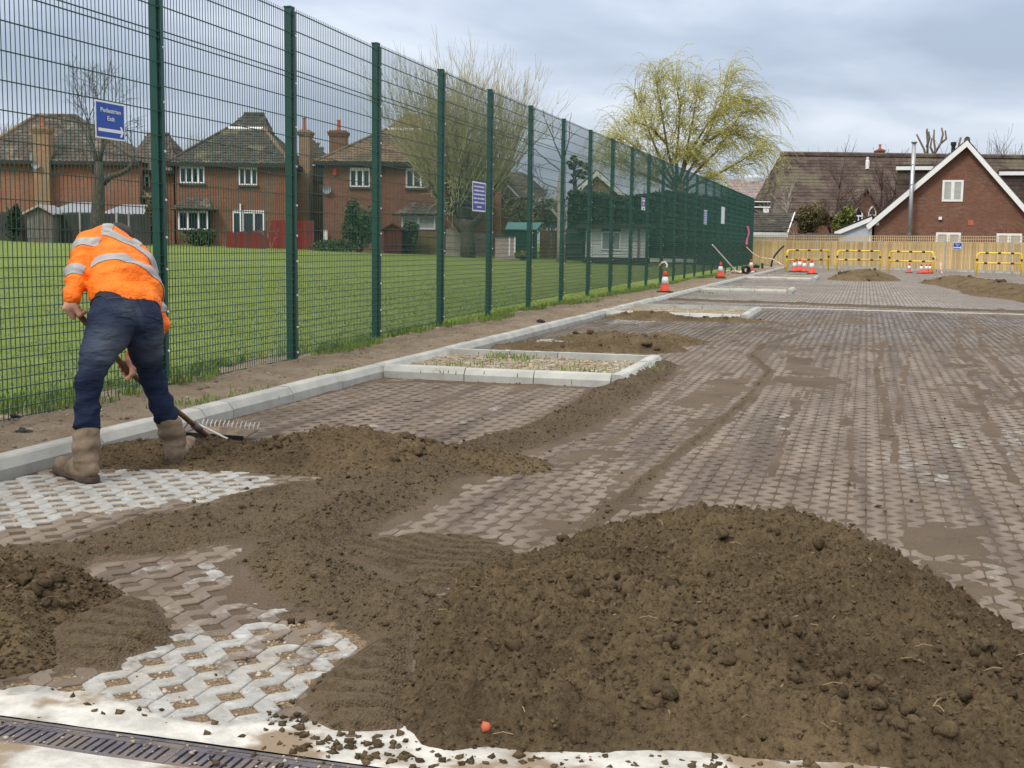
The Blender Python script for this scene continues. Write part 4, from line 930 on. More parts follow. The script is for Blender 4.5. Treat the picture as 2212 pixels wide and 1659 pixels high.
# ------------------------------------------------------------------ houses
class Facade:
    """vertical plane facing the camera at a given distance; P() turns a measured image point into local x, y(depth), z"""
    def __init__(s, px, D, turn=0.0):
        s.O = at(px, 525, D); s.O.z = 0
        r = Vector((CR[0][0], CR[0][1], 0)).normalized(); c, n = math.cos(turn), math.sin(turn)
        s.ux = Vector((r.x*c-r.y*n, r.x*n+r.y*c, 0)); s.uy = Vector((-s.ux.y, s.ux.x, 0)); s.rz = math.atan2(s.ux.y, s.ux.x)
    def P(s, px, py, y=0.0):
        d = Vector(ray(px, py)); e = Vector((0, 0, EYE)); o = s.O+s.uy*y; t = (o-e).dot(s.uy)/d.dot(s.uy); q = e+d*t-s.O
        return Vector((q.dot(s.ux), y, q.z))
    def thing(s, name, label, cat, group=None): return thing(name, label, cat, s.O, s.rz, group)
def roof_plane(solid, tiles, poly, tw=.33, th=.30, lift=.035):
    """poly: 3D points, first edge is the eave"""
    poly = [Vector(p) for p in poly]; u = (poly[1]-poly[0]).normalized(); n = u.cross(poly[-1]-poly[0]).normalized()
    v = n.cross(u)
    if v.z < 0: v = -v
    if n.z < 0: n = -n
    o = poly[0]; p2 = [((p-o).dot(u), (p-o).dot(v)) for p in poly]
    k = len(poly); solid.add(poly+[p-n*.08 for p in poly], [tuple(range(k)), tuple(range(2*k-1, k-1, -1))]+[(i, i+k, (i+1) % k+k, (i+1) % k) for i in range(k)])
    def inside(a, b_):
        c = False
        for (ax, ay), (bx, by) in zip(p2, p2[1:]+p2[:1]):
            if (ay > b_) != (by > b_) and a < (bx-ax)*(b_-ay)/(by-ay)+ax: c = not c
        return c
    a0, a1 = min(p[0] for p in p2), max(p[0] for p in p2); b0, b1 = min(p[1] for p in p2), max(p[1] for p in p2)
    j = 0
    while b0+j*th < b1:
        i = 0
        while a0+i*tw < a1:
            a, b_ = a0+i*tw, b0+j*th
            if inside(a+tw/2, b_+th*.5) and inside(a+tw*.15, b_+th*.8) and inside(a+tw*.85, b_+th*.8):
                vs = []; dz = random.gauss(0, .004)
                for (aa, bb, zz) in ((0, 0, lift), (.5, 0, lift+.045), (1, 0, lift), (0, 1.05, .008), (.5, 1.05, .05), (1, 1.05, .008), (0, 0, 0), (.5, 0, .0), (1, 0, 0)):
                    vs.append(o+u*(a+aa*tw)+v*(b_+bb*th)+n*(zz+dz))
                tiles.add(vs, [(0, 1, 4, 3), (1, 2, 5, 4), (6, 7, 1, 0), (7, 8, 2, 1)])
            i += 1
        j += 1
def roof(parent, planes, m, tw=.33, th=.30):
    s = MB(); t = MB()
    for p in planes: roof_plane(s, t, p, tw, th)
    r = s.build('roof', m, parent); t.build('roof_tiles', m, r, kind='stuff'); return r
def ridge(parent, pts, m, r=.10):
    mb = MB(); mb.tube(pts, r*1.5, 7); return mb.build('ridge_tiles', m, parent)
def window(parent, x0, x1, z0, z1, n, y=0.0, fr=.07, sill=True, pane=None, mul=None, heads=True):
    """frame set in the wall face at depth y (camera side is -y); pane per light"""
    mb = MB(); t0, t1 = y-.05, y+.03
    mb.box(x0, x1, t0, t1, z0, z0+fr); mb.box(x0, x1, t0, t1, z1-fr, z1); ws = (x1-x0)/n
    for i in range(n+1):
        c = x0+i*ws; a = fr if i in (0, n) else fr*1.5
        l = c if i == 0 else (c-a if i == n else c-a/2); mb.box(l, l+a, t0-.006, t1-.006, z0+fr, z1-fr)
    w = mb.build('window', M['white'], parent)
    for i in range(n):
        MB().box(x0+i*ws+fr*.6, x0+(i+1)*ws-fr*.6, y-.02, y-.005, z0+fr, z1-fr).build('pane', pane or M['glass'], w)
        if heads: MB().box(x0+i*ws+fr*.9, x0+(i+1)*ws-fr*.9, y-.035, y-.02, z1-fr-.10, z1-fr).build('glazing_head', M['white'], w)
    if sill: MB().box(x0-.06, x1+.06, y-.13, y-.01, z0-.10, z0-.012).build('sill', mat('brick sill', (.11, .075, .06), .9), w)
    return w
def win_px(f, parent, px0, py0, px1, py1, n, y=0.0, **k):
    a = f.P(px0, py0, y); b_ = f.P(px1, py1, y); return window(parent, a.x, b_.x, b_.z, a.z, n, y, **k)
def chimney(parent, f, px0, px1, ptop, y0, dep, zb, m, pots=((.5, 252, 275),), collar=True):
    a = f.P(px0, ptop, y0); b_ = f.P(px1, ptop, y0); mb = MB(); mb.box(a.x, b_.x, y0, y0+dep, zb, a.z-.35)
    for k in range(3): mb.box(a.x-.05-.035*k, b_.x+.05+.035*k, y0-.05-.035*k, y0+dep+.05+.035*k, a.z-.35+.09*k, a.z-.26+.09*k)
    mb.box(a.x, b_.x, y0, y0+dep, a.z-.08, a.z)
    c = mb.build('chimney', m, parent)
    for fx_, pt, pb in pots:
        x = a.x+(b_.x-a.x)*fx_; zt = f.P(px0, pt, y0+dep/2).z; mb = MB(); mb.lathe([(.13, a.z), (.14, a.z+.1), (.11, a.z+.15), (.10, zt-.06), (.125, zt-.05), (.125, zt)], 10, (x, y0+dep/2)); mb.build('chimney_pot', M['pot'], c)
    return c
def dish(parent, x, y, z, r=.32):
    mb = MB(); n = 14; vs = [(x, y-.02, z)]
    for k in range(n): vs.append((x+r*math.cos(6.283*k/n), y-.10, z+r*.92*math.sin(6.283*k/n)))
    vs += [(p[0], p[1]+.02, p[2]) for p in vs]
    mb.add(vs, [(0, 1+(k+1) % n, 1+k) for k in range(n)]+[(n+1, n+2+k, n+2+(k+1) % n) for k in range(n)]+[(1+k, 1+(k+1) % n, n+2+(k+1) % n, n+2+k) for k in range(n)])
    d = mb.build('satellite_dish', M['dish'], parent); MB().tube([(x, y, z-.05), (x, y+.12, z-.1)], .025, 6).build('bracket', M['fascia'], d); return d
def rbox(name, parent, m, f, px0, py0, px1, py1, y0, y1):
    a = f.P(px0, py0, y0); b_ = f.P(px1, py1, y0); return MB().box(a.x, b_.x, y0, y1, b_.z, a.z).build(name, m, parent)
def hip_house(f, H, wl, wr, eL, eR, gy, deep, wallm, tilem, gab, rid, corner=None):
    """wall from wl..wr (local x), eave z, truncated front hip up to gablet, small upper roof behind"""
    MB().box(wl, wr, 0, deep, gy-1.0, eL).build('wall', wallm, H)
    gl, gr = gab; rl, rr = rid; eo = .35; ov = .4
    p0 = Vector((wl-ov, -eo, eL)); p1 = Vector((wr+ov, -eo, eL)); p2 = gr; p3 = gl
    back = [Vector((wr+ov, deep+eo, eL)), Vector((wl-ov, deep+eo, eL))]
    g2r = Vector((gr.x, deep-(gr.y), gr.z)); g2l = Vector((gl.x, deep-(gl.y), gl.z))
    if g2r.y < gr.y+.5: g2r.y = gr.y+.6; g2l.y = gl.y+.6
    pl = [(p0, p1, p2, p3), (p1, back[0], g2r, p2), (back[1], p0, p3, g2l), (back[0], back[1], g2l, g2r)]
    # upper roof
    m_ = (gr.y+g2r.y)/2; a = Vector((gl.x-.25, gl.y+.05, gl.z-.12)); b_ = Vector((gr.x+.25, gr.y+.05, gr.z-.12)); c = Vector((gr.x+.25, g2r.y-.05, gr.z-.12)); d = Vector((gl.x-.25, g2l.y-.05, gl.z-.12))
    pl += [(a, b_, rr, rl), (b_, c, rr), (c, d, rl, rr), (d, a, rl)]
    r = roof(H, pl, tilem); ridge(H, [rl, rr], tilem); ridge(H, [p1, p2], T_TN, .09); ridge(H, [p0, p3], tilem, .08); ridge(H, [p3, p2], M['white'], .07)
    MB().box(wl-ov, wr+ov, -eo-.06, -eo+.04, eL-.20, eL+.02).build('gutter', M['fascia'], H)
    mb = MB(); mb.box(wr+ov-.04, wr+ov+.06, -eo, deep+eo, eL-.2, eL+.02); mb.box(wl-ov-.06, wl-ov+.04, -eo, deep+eo, eL-.2, eL+.02); mb.build('gutter', M['fascia'], H)
    MB().box(wl-ov, wr+ov, -eo, 0, eL-.14, eL-.1).build('soffit', M['fascia'], H)
    return r
GH = 'brick houses beyond the playing field'
# second house: dark tiled hip roof, brown brick
f = Facade(500, 72); H = f.thing('house', 'brown brick house with a dark mossy hipped roof and red boards at its foot', 'house', GH)
e = f.P(500, 353, -.35).z; wl, wr = f.P(378, 353).x, f.P(617, 353).x; bz = f.P(500, 533).z
gl, gr = f.P(492, 277.5, 3.4), f.P(570, 278, 3.4); gl.z = gr.z = (gl.z+gr.z)/2; rl, rr = f.P(527, 247, 4.6), f.P(571, 248, 4.6); rl.z = rr.z = (rl.z+rr.z)/2
hip_house(f, H, wl, wr, e, e, bz, 9, BR_B, T_DK, (gl, gr), (rl, rr))
win_px(f, H, 388, 357, 442, 396, 4); win_px(f, H, 516, 359, 557, 400, 3); 
w = win_px(f, H, 503, 454, 571, 506, 3, sill=False)
rbox('downpipe', H, M['white'], f, 517.5, 440, 522, 506, -.14, -.05)
# bay
a = f.P(384, 452, -.6); b_ = f.P(450, 497, -.6); MB().box(a.x-.1, b_.x+.1, -.55, 0, bz-.5, b_.z).build('bay_wall', BR_B, H); window(H, a.x, b_.x, b_.z, a.z, 3, -.55, .09, sill=False)
MB().box(a.x-.05, b_.x+.05, -.5, 0, b_.z, a.z).build('bay_core', M['fascia'], H)
zt = f.P(420, 429, 0).z; roof(H, [(Vector((a.x-.35, -.95, a.z)), Vector((b_.x+.35, -.95, a.z)), Vector((b_.x-.1, 0, zt)), Vector((a.x+.2, 0, zt))), (Vector((b_.x+.35, -.95, a.z)), Vector((b_.x+.35, 0, a.z)), Vector((b_.x-.1, 0, zt)))], T_BR)
rbox('alarm_box', H, M['redbox'], f, 579, 368.5, 584, 375.5, -.12, 0)
chimney(H, f, 645, 668, 280, 3.2, 1.3, bz, BR_C, ((.35, 254, 0),))
MB().box(wr, f.P(668, 350, 3).x, 3.0, 3.2, bz, e-.2).build('side_wall', BR_C, H)
# third house: tan hipped roof
f = Facade(850, 71); H = f.thing('house', 'red brown brick house with a tan tiled hipped roof behind the pollard willow', 'house', GH)
e = f.P(850, 351, -.35).z; wl, wr = f.P(698, 353).x, f.P(1012, 353).x; bz = f.P(850, 546).z
gl, gr = f.P(836, 281, 3.4), f.P(918, 281, 3.4); gl.z = gr.z; rl, rr = f.P(872, 250, 4.6), f.P(908, 251, 4.6); rl.z = rr.z
hip_house(f, H, wl, wr, e, e, bz, 9, BR_R, T_TN, (gl, gr), (rl, rr))
win_px(f, H, 755.5, 362, 799, 404, 3); win_px(f, H, 877, 363, 925, 406, 3)
a = f.P(868, 463, -.6); b_ = f.P(940, 496, -.6); MB().box(a.x-.1, b_.x+.1, -.55, 0, bz-.5, b_.z).build('bay_wall', BR_R, H); window(H, a.x, b_.x, b_.z, a.z, 2, -.55, .08, sill=False, pane=M['blind'])
MB().box(a.x-.05, b_.x+.05, -.5, 0, b_.z, a.z).build('bay_core', M['blind'], H)
zt = f.P(900, 439, 0).z; roof(H, [(Vector((a.x-.5, -.95, a.z)), Vector((b_.x+.35, -.95, a.z)), Vector((b_.x-.3, 0, zt)), Vector((a.x+.35, 0, zt)))], T_BR)
rbox('alarm_box', H, M['redbox'], f, 719, 363.5, 727, 378, -.14, 0); p = f.P(707, 410); dish(H, p.x, -.12, p.z, .26)
chimney(H, f, 711, 747, 281, 4.2, 1.0, e-.5, BR_B, ((.5, 259, 0),))
rbox('white_post', H, M['white'], f, 699, 497, 707, 532, -.3, -.2)
# linking dark side house between second and third
f = Facade(680, 78); H = f.thing('house', 'dark shaded house end squeezed between the brown house and the tan roofed house', 'house', GH)
a, b_ = f.P(640, 520), f.P(715, 362); MB().box(a.x, b_.x, 0, 6, a.z-1, b_.z).build('wall', BR_B, H)
roof(H, [(f.P(655, 352, -.3), f.P(722, 352, -.3), f.P(690, 318, 2.5), f.P(650, 300, 2.5))], T_DK)
MB().box(a.x, b_.x, -.12, 0, b_.z-.9, b_.z+.1).build('slatted_panel', M['fascia'], H)
# first house: orange brick with external chimney
f = Facade(150, 72); H = f.thing('house', 'orange brick house with a tall outside chimney stack and a steep brown roof', 'house', GH)
e = f.P(150, 349, -.35).z; wl, wr = f.P(-60, 350).x, f.P(301, 350).x; bz = f.P(150, 516).z
MB().box(wl, wr, 0, 8, bz-1, e).build('wall', BR_O, H)
R1, R2 = f.P(79, 250, 3.6), f.P(165, 254, 3.6); R1.z = R2.z = (R1.z+R2.z)/2; p0 = Vector((wl-.4, -.35, e)); p1 = Vector((f.P(303, 352, -.35).x, -.35, e))
q1, q2 = Vector((p1.x, 8.3, e)), Vector((p0.x, 8.3, e)); L1 = f.P(60, 303, 1.8)
roof(H, [(p0, p1, R2, R1), (p1, q1, R2), (q1, q2, R1, R2), (q2, p0, R1)], T_BR, .36, .33); ridge(H, [R1, R2], T_BR, .12); ridge(H, [p0, R1], T_TN, .11); ridge(H, [p1, R2], T_BR, .09)
MB().box(p0.x, p1.x, -.42, -.32, e-.18, e+.03).build('gutter', M['fascia'], H)
chimney(H, f, 70, 103, 273, -.55, .75, bz-.5, BR_C, ((.45, 248, 0),)); p = f.P(88, 358); dish(H, p.x, -.68, p.z, .24)
rbox('flashing', H, M['lead'], f, 64, 332, 70, 348, -.4, -.3); rbox('flashing', H, M['lead'], f, 103, 335, 107, 347, -.4, -.3)
# its neighbour wing with small window
f = Facade(330, 73); H = f.thing('house', 'orange brick wing with one small white window beside the fence post', 'house', GH)
e = f.P(330, 369, -.35).z; wl, wr = f.P(296, 369).x, f.P(374, 369).x; bz = f.P(330, 520).z; MB().box(wl, wr, 0, 6, bz-1, e).build('wall', BR_O, H)
R1, R2 = f.P(318, 291, 3), f.P(366, 283, 3); R2.z = R1.z; p0 = f.P(296, 368, -.35); p0.x = f.P(262, 330, 0).x; p1 = Vector((wr+.3, -.35, e)); p0 = Vector((p0.x, -.35, e))
roof(H, [(p0, p1, R2, R1), (p1, Vector((p1.x, 6.3, e)), R2), (Vector((p1.x, 6.3, e)), Vector((p0.x, 6.3, e)), R1, R2), (Vector((p0.x, 6.3, e)), p0, R1)], T_BR, .36, .33); ridge(H, [R1, R2], T_BR)
MB().box(p0.x, p1.x, -.42, -.32, e-.16, e+.03).build('gutter', M['fascia'], H)
win_px(f, H, 311, 376, 323.5, 405, 1); roof(H, [(f.P(300, 428, -1), f.P(330, 428, -1), f.P(322, 402, 0), f.P(297, 402, 0))], T_BR); ridge(H, [f.P(296, 402, -.3), f.P(326, 428, -1)], T_TN, .06)
# fourth: orange house right of the pollard and its gabled brown roof
f = Facade(1030, 80); H = f.thing('house', 'orange brick house with a small window half hidden by the pollard willow', 'house', GH)
e = f.P(1030, 366).z; a, b_ = f.P(1005, 366), f.P(1080, 552); MB().box(a.x, b_.x, 0, 7, b_.z-1, e).build('wall', BR_O, H)
R = f.P(1016, 318, 3.4); R2 = f.P(1046, 318, 3.4); p0, p1 = Vector((a.x-.4, -.3, e)), Vector((b_.x+.4, -.3, e)); roof(H, [(p0, p1, R2, R), (p1, Vector((p1.x, 7.3, e)), R2), (Vector((p0.x, 7.3, e)), p0, R), (Vector((p1.x, 7.3, e)), Vector((p0.x, 7.3, e)), R, R2)], T_RD)
win_px(f, H, 1035, 375, 1045, 392, 1)
f = Facade(1110, 84); H = f.thing('house', 'brown roofed house with a white sloping bargeboard behind the willow', 'house', GH)
a, b_ = f.P(1068, 430), f.P(1150, 560); MB().box(a.x, b_.x, 0, 8, b_.z-1, a.z).build('wall', BR_B, H)
z1 = f.P(1080, 372, 3).z; roof(H, [(f.P(1050, 430, -.4), f.P(1150, 430, -.4), f.P(1128, 372, 3.5), f.P(1070, 372, 3.5)), (f.P(1150, 430, -.4), f.P(1185, 418, 9), f.P(1140, 378, 4), f.P(1128, 372, 3.5))], T_BR)
MB().prism([(f.P(1077, 381).x, f.P(1077, 381).z), (f.P(1081, 381).x, f.P(1081, 381).z), (f.P(1124, 428).x, f.P(1124, 428).z), (f.P(1119, 428).x, f.P(1119, 428).z)], -.75, -.6).build('bargeboard', M['white'], H)
# fifth: brick gable with white bargeboards
f = Facade(1289, 88); H = f.thing('house', 'brick gable with white bargeboards rising above the dark clipped hedge', 'house', GH)
A, Lp, Rp = f.P(1289, 369), f.P(1226, 427), f.P(1353, 426); mz = f.P(1289, 540).z
MB().prism([(Lp.x+.4, mz-1), (Lp.x+.4, Lp.z), (A.x, A.z-.2), (Rp.x-.4, Rp.z), (Rp.x-.4, mz-1)], 0, 9).build('wall', BR_C, H)
roof(H, [(Lp+Vector((0, 9, 0)), Lp+Vector((0, -.3, 0)), A+Vector((0, -.3, .05)), A+Vector((0, 9, .05))), (Rp+Vector((0, -.3, 0)), Rp+Vector((0, 9, 0)), A+Vector((0, 9, .05)), A+Vector((0, -.3, .05)))], T_DK)
mb = MB(); t = .28; mb.prism([(Lp.x, Lp.z), (A.x, A.z), (A.x, A.z-t*1.3), (Lp.x+.25, Lp.z-.12)], -.36, -.28); mb.prism([(A.x, A.z), (Rp.x, Rp.z), (Rp.x-.25, Rp.z-.12), (A.x, A.z-t*1.3)], -.36, -.28); mb.build('bargeboard', M['white'], H)

# ------------------------------------------------------------------ garden buildings and fences in front of the houses
def gable_shed(px0, px1, papex, peave, pbase, D, m, rm, name, label, dep=2.2, trim=None):
    f = Facade((px0+px1)/2, D); H = f.thing(name, label, 'shed'); a = f.P(px0, peave); b_ = f.P(px1, peave); A = f.P((px0+px1)/2, papex); z0 = f.P(px0, pbase).z; w = b_.x-a.x
    n = max(4, int(w/.16))
    MB().prism([(a.x+.02, z0-.3), (a.x+.02, a.z), (A.x, A.z-.02), (b_.x-.02, a.z), (b_.x-.02, z0-.3)], .02, dep).build('body', m, H)
    for k in range(n):
        x0 = a.x+w*k/n; x1 = a.x+w*(k+1)/n; zz = lambda x: a.z+(A.z-a.z)*(1-abs(x-A.x)/(w/2))-.01
        MB().prism([(x0+.008, z0), (x0+.008, zz(x0+.008)), (x1-.008, zz(x1-.008)), (x1-.008, z0)], 0, .02).build('plank', m, H)
    s = MB(); ov = .15
    for (p, q) in ((Vector((a.x-ov, 0, a.z-.06)), A), (Vector((b_.x+ov, 0, a.z-.06)), A)):
        s.add([p+Vector((0, -.15, 0)), q+Vector((0, -.15, 0)), q+Vector((0, dep+.1, 0)), p+Vector((0, dep+.1, 0)), p+Vector((0, -.15, .05)), q+Vector((0, -.15, .06)), q+Vector((0, dep+.1, .06)), p+Vector((0, dep+.1, .05))], ((0,1,2,3), (7,6,5,4), (0,4,5,1), (1,5,6,2), (2,6,7,3), (3,7,4,0)))
    s.build('roof', rm, H)
    if trim:
        mb = MB(); mb.prism([(a.x-ov, a.z-.1), (A.x, A.z-.06), (A.x, A.z+.06), (a.x-ov, a.z+.02)], -.19, -.15); mb.prism([(b_.x+ov, a.z-.1), (b_.x+ov, a.z+.02), (A.x, A.z+.06), (A.x, A.z-.06)], -.19, -.15); mb.build('bargeboard', trim, H)
    return H
gable_shed(57, 114, 444, 460, 514, 64, M['greywood'], M['lead'], 'garden_shed', 'small grey timber shed with a pale edged gable in front of the orange house', 2.0, M['palewood'])
gable_shed(828, 868, 484, 496, 543, 67, M['maroonwood'], M['maroonwood'], 'garden_shed', 'little maroon boarded shed below the tan roofed house')
f = Facade(170, 67); H = f.thing('garden_building', 'long low outbuilding with a grey sheet roof behind the dark garden fence', 'outbuilding')
for (x0, x1, yt, yb) in ((104, 203, 436, 457), (215, 306, 441, 463)):
    a, b_ = f.P(x0, yb), f.P(x1, yb); zt = f.P(x0, yt, 2.5).z; MB().box(a.x, b_.x, .2, 4, a.z-2.2, a.z).build('wall', M['darkwood'], H)
    MB().add([(a.x-.1, 0, a.z), (b_.x+.2, 0, a.z), (b_.x-.4, 2.5, zt), (a.x+.5, 2.5, zt), (a.x-.1, 0, a.z-.06), (b_.x+.2, 0, a.z-.06), (b_.x-.4, 2.5, zt-.06), (a.x+.5, 2.5, zt-.06)], ((0,1,2,3), (7,6,5,4), (0,4,5,1), (1,5,6,2), (2,6,7,3), (3,7,4,0))).build('roof', M['lead'], H)
def plank_fence(name, label, px0, px1, ptop, pbot, D, m, postpx=(), pm=None, turn=0, pw=.15, rails=False, top2=None, cap=0):
    f = Facade((px0+px1)/2, D, turn); H = f.thing(name, label, 'fence'); a, b_ = f.P(px0, pbot), f.P(px1, pbot); t = f.P((px0+px1)/2, ptop).z; n = max(2, int((b_.x-a.x)/pw)); st = (b_.x-a.x)/n
    t2 = f.P((px0+px1)/2, top2).z if top2 else t
    me = None
    for k in range(n):
        if me is None:
            o = MB().box(.004, st-.004, -.012, .012, 0, 1).build('plank', m, H); me = o.data
        else: o = link('plank', me, H)
        o.location = (a.x+k*st, random.gauss(0, .006), a.z-.25); o.scale = (1, 1, (t+(t2-t)*k/n)-a.z+.25+random.gauss(0, .015))
    if rails:
        for q in (.25, .8): MB().box(a.x, b_.x, -.045, -.013, a.z+(t-a.z)*q-.04, a.z+(t-a.z)*q+.04).build('rail', m, H)
    for p in postpx:
        x = f.P(p, pbot).x; MB().box(x-.055, x+.055, -.07, .04, a.z-.3, t+.05).build('fence_post', pm or M['concpost'], H)
    return H
plank_fence('garden_fence', 'dark boarded garden fence with pale concrete posts behind the bent workman', -40, 326, 460, 514, 65, M['darkwood'], (118, 175, 214, 253, 280))
plank_fence('garden_fence', 'low red boarded fence in front of the patio doors', 488, 575, 502, 533, 68, M['redwood'], turn=0, top2=497)
plank_fence('garden_fence', 'taller red boarded fence between the two brick houses', 575, 679, 476, 534, 70, M['redwood'])
plank_fence('garden_fence', 'olive brown timber fence below the bay window of the tan roofed house', 860, 946, 500, 546, 69, M['brownwood'], rails=True)
plank_fence('garden_fence', 'pale grey paling fence left of the pollard trunk', 962, 998, 494, 551, 66, M['palewood'], rails=True, pw=.11)
plank_fence('garden_fence', 'brown plank fence behind the pollard trunk', 1020, 1092, 505, 552, 70, M['greywood'], rails=True)
plank_fence('garden_fence', 'weathered plank fence with posts beside the green roofed shed', 1165, 1228, 498, 553, 70, M['brownwood'], (1172, 1196, 1222), M['brownwood'])
f = Facade(1130, 66); H = f.thing('garden_shed', 'dark green shed with a teal felt roof behind the mesh', 'shed'); a, b_ = f.P(1090, 494), f.P(1160, 552); zt = f.P(1092, 480, 2.2).z
MB().box(a.x, b_.x, .1, 2.6, b_.z-.4, a.z).build('body', M['shedgreen'], H); r0, r1 = f.P(1091, 494.5), f.P(1160, 494.5); r2, r3 = f.P(1171, 480.5, 2.2), f.P(1097, 480.5, 2.2)
MB().add([r0, r1, r2, r3]+[p-Vector((0, 0, .07)) for p in (r0, r1, r2, r3)], ((0,1,2,3), (7,6,5,4), (0,4,5,1), (1,5,6,2), (2,6,7,3), (3,7,4,0))).build('roof', M['tealroof'], H)
for k in range(9): MB().box(a.x, b_.x, .07, .1, b_.z-.1+(a.z-b_.z)*k/9, b_.z-.1+(a.z-b_.z)*(k+.94)/9).build('plank', M['shedgreen'], H)
f = Facade(1092, 62); H = f.thing('garden_store', 'small pinkish grey garden store with a dark lid before the green shed', 'shed'); a, b_ = f.P(1070, 511), f.P(1113, 552)
MB().box(a.x, b_.x, 0, 1.0, b_.z-.2, a.z).build('body', mat('pinkish grey boards', (.36, .29, .26), .85, .15, 4), H); MB().box(a.x-.06, b_.x+.06, -.08, 1.05, a.z, a.z+.07).build('lid', M['fascia'], H); MB().box(b_.x-.34, b_.x-.26, -.03, 0, b_.z, a.z).build('trim', M['white'], H); MB().box(b_.x-.08, b_.x, -.03, 0, b_.z, a.z).build('trim', M['white'], H)
f = Facade(1340, 60); H = f.thing('summerhouse', 'white weatherboarded summerhouse with a low dark roof under the hedge', 'summerhouse'); a, b_ = f.P(1266, 493), f.P(1400, 557)
MB().box(a.x, b_.x, .03, 3, b_.z-.4, a.z).build('wall', M['fascia'], H); n = 9; hh = (a.z-b_.z)/n; wx0, wx1 = f.P(1299, 500), f.P(1340, 541)
for k in range(n):
    z = b_.z+k*hh
    for (x0, x1) in ((a.x, b_.x),) if (z > wx0.z or z+hh < wx1.z) else ((a.x, wx0.x), (wx1.x, b_.x)):
        o = MB().add([(x0, -.012, z), (x1, -.012, z), (x1, .012, z+hh), (x0, .012, z+hh), (x0, .03, z), (x1, .03, z), (x1, .03, z+hh), (x0, .03, z+hh)], ((0,1,2,3), (0,4,5,1), (1,5,6,2), (2,6,7,3), (3,7,4,0))).build('weatherboard', M['whitewood'], H); o.rotation_euler = (0, random.gauss(0, .003), 0)
window(H, wx0.x, wx1.x, wx1.z, wx0.z, 2, .0, .06, pane=M['lead'], heads=False, sill=False)
for p in (1277, 1380, 1398): x = f.P(p, 500).x; MB().box(x-.05, x+.05, -.05, -.012, b_.z, a.z).build('corner_post', M['white'] if p != 1380 else M['greywood'], H)
MB().box(a.x-.3, b_.x+.3, -.4, 3.2, a.z, f.P(1340, 489).z+.1).build('roof', M['fascia'], H); MB().box(a.x, b_.x, -.06, 0, b_.z-.35, b_.z).build('plinth', M['fascia'], H)
f = Facade(1455, 56); H = f.thing('pitch_rail', 'low white board rail at the field edge right of the summerhouse', 'rail'); a, b_ = f.P(1404, 558), f.P(1505, 568); MB().box(a.x, b_.x, 0, .06, f.P(1404, 566).z, a.z).build('board', M['whitewood'], H)
for p in (1408, 1450, 1500): x = f.P(p, 560).x; MB().box(x-.05, x+.05, .06, .14, .0, a.z).build('rail_post', M['greywood'], H)
f = Facade(1242, 63); H = f.thing('garden_gate', 'dark slatted double gate in the hedge left of the summerhouse', 'gate'); a, b_ = f.P(1223, 493), f.P(1262, 553)
for k in range(10): x = a.x+(b_.x-a.x)*k/10; MB().box(x+.01, x+(b_.x-a.x)/10-.01, 0, .03, b_.z-.1, a.z).build('slat', M['shedgreen'], H)
for q in (.15, .5, .85): MB().box(a.x, b_.x, -.04, -.002, b_.z+(a.z-b_.z)*q-.03, b_.z+(a.z-b_.z)*q+.03).build('rail', M['greywood'], H)
x = f.P(1264, 500).x; MB().box(x-.05, x+.08, -.06, .08, b_.z-.2, a.z+.1).build('gate_post', M['palewood'], H)

# ------------------------------------------------------------------ right-hand houses behind the timber fence
f = Facade(2089, 76, -.33); H = f.thing('house', 'russet brick gable with white bargeboards, side dormers and a steel flue behind the timber fence', 'house')
A, Lp = f.P(2089, 305), f.P(1873, 487); hw_ = A.x-Lp.x; Rp = Vector((f.P(2252, 487).x, 0, Lp.z)); dp = 11
MB().prism([(Lp.x+.45, -.5), (Lp.x+.45, Lp.z+.2), (A.x, A.z-.25), (Rp.x-.45, Lp.z+.2), (Rp.x-.45, -.5)], 0, dp).build('wall', BR_S, H)
roof(H, [(Lp+Vector((0, dp+.3, 0)), Lp+Vector((0, -.35, 0)), A+Vector((0, -.35, .05)), A+Vector((0, dp+.3, .05))), (Rp+Vector((0, -.35, 0)), Rp+Vector((0, dp+.3, 0)), A+Vector((0, dp+.3, .05)), A+Vector((0, -.35, .05)))], T_RD)
ridge(H, [A+Vector((0, -.4, .08)), A+Vector((0, dp, .08))], T_BR, .12)
t = .36; mb = MB(); mb.prism([(Lp.x-.05, Lp.z-.02), (A.x, A.z+.02), (A.x, A.z-t), (Lp.x+.12, Lp.z-.27)], -.45, -.36); mb.prism([(A.x, A.z+.02), (Rp.x+.05, Rp.z-.02), (Rp.x-.12, Rp.z-.27), (A.x, A.z-t)], -.45, -.36); mb.build('bargeboard', M['white'], H)
win_px(f, H, 2036.5, 389, 2079.5, 435.5, 2, fr=.13, pane=M['blind'], heads=False, sill=False); win_px(f, H, 2022, 502, 2074, 540, 2, fr=.13, pane=M['blind'], heads=False, sill=False); win_px(f, H, 2153, 504, 2206, 540, 2, fr=.13, pane=M['blind'], heads=False, sill=False)
for (p0, p1, q0, q1) in ((2040, 378, 2081, 388), (2026, 492, 2075, 501), (2157, 494, 2206, 503)):
    a, b_ = f.P(p0, p1), f.P(q0, q1); n = 16; st = (b_.x-a.x)/n
    for k in range(n): MB().box(a.x+k*st+.006, a.x+(k+1)*st-.006, -.012, 0, b_.z, a.z).build('soldier_brick', mat('soldier bricks', (.19, .085, .055), .9, .25, 9, per=.2), H)
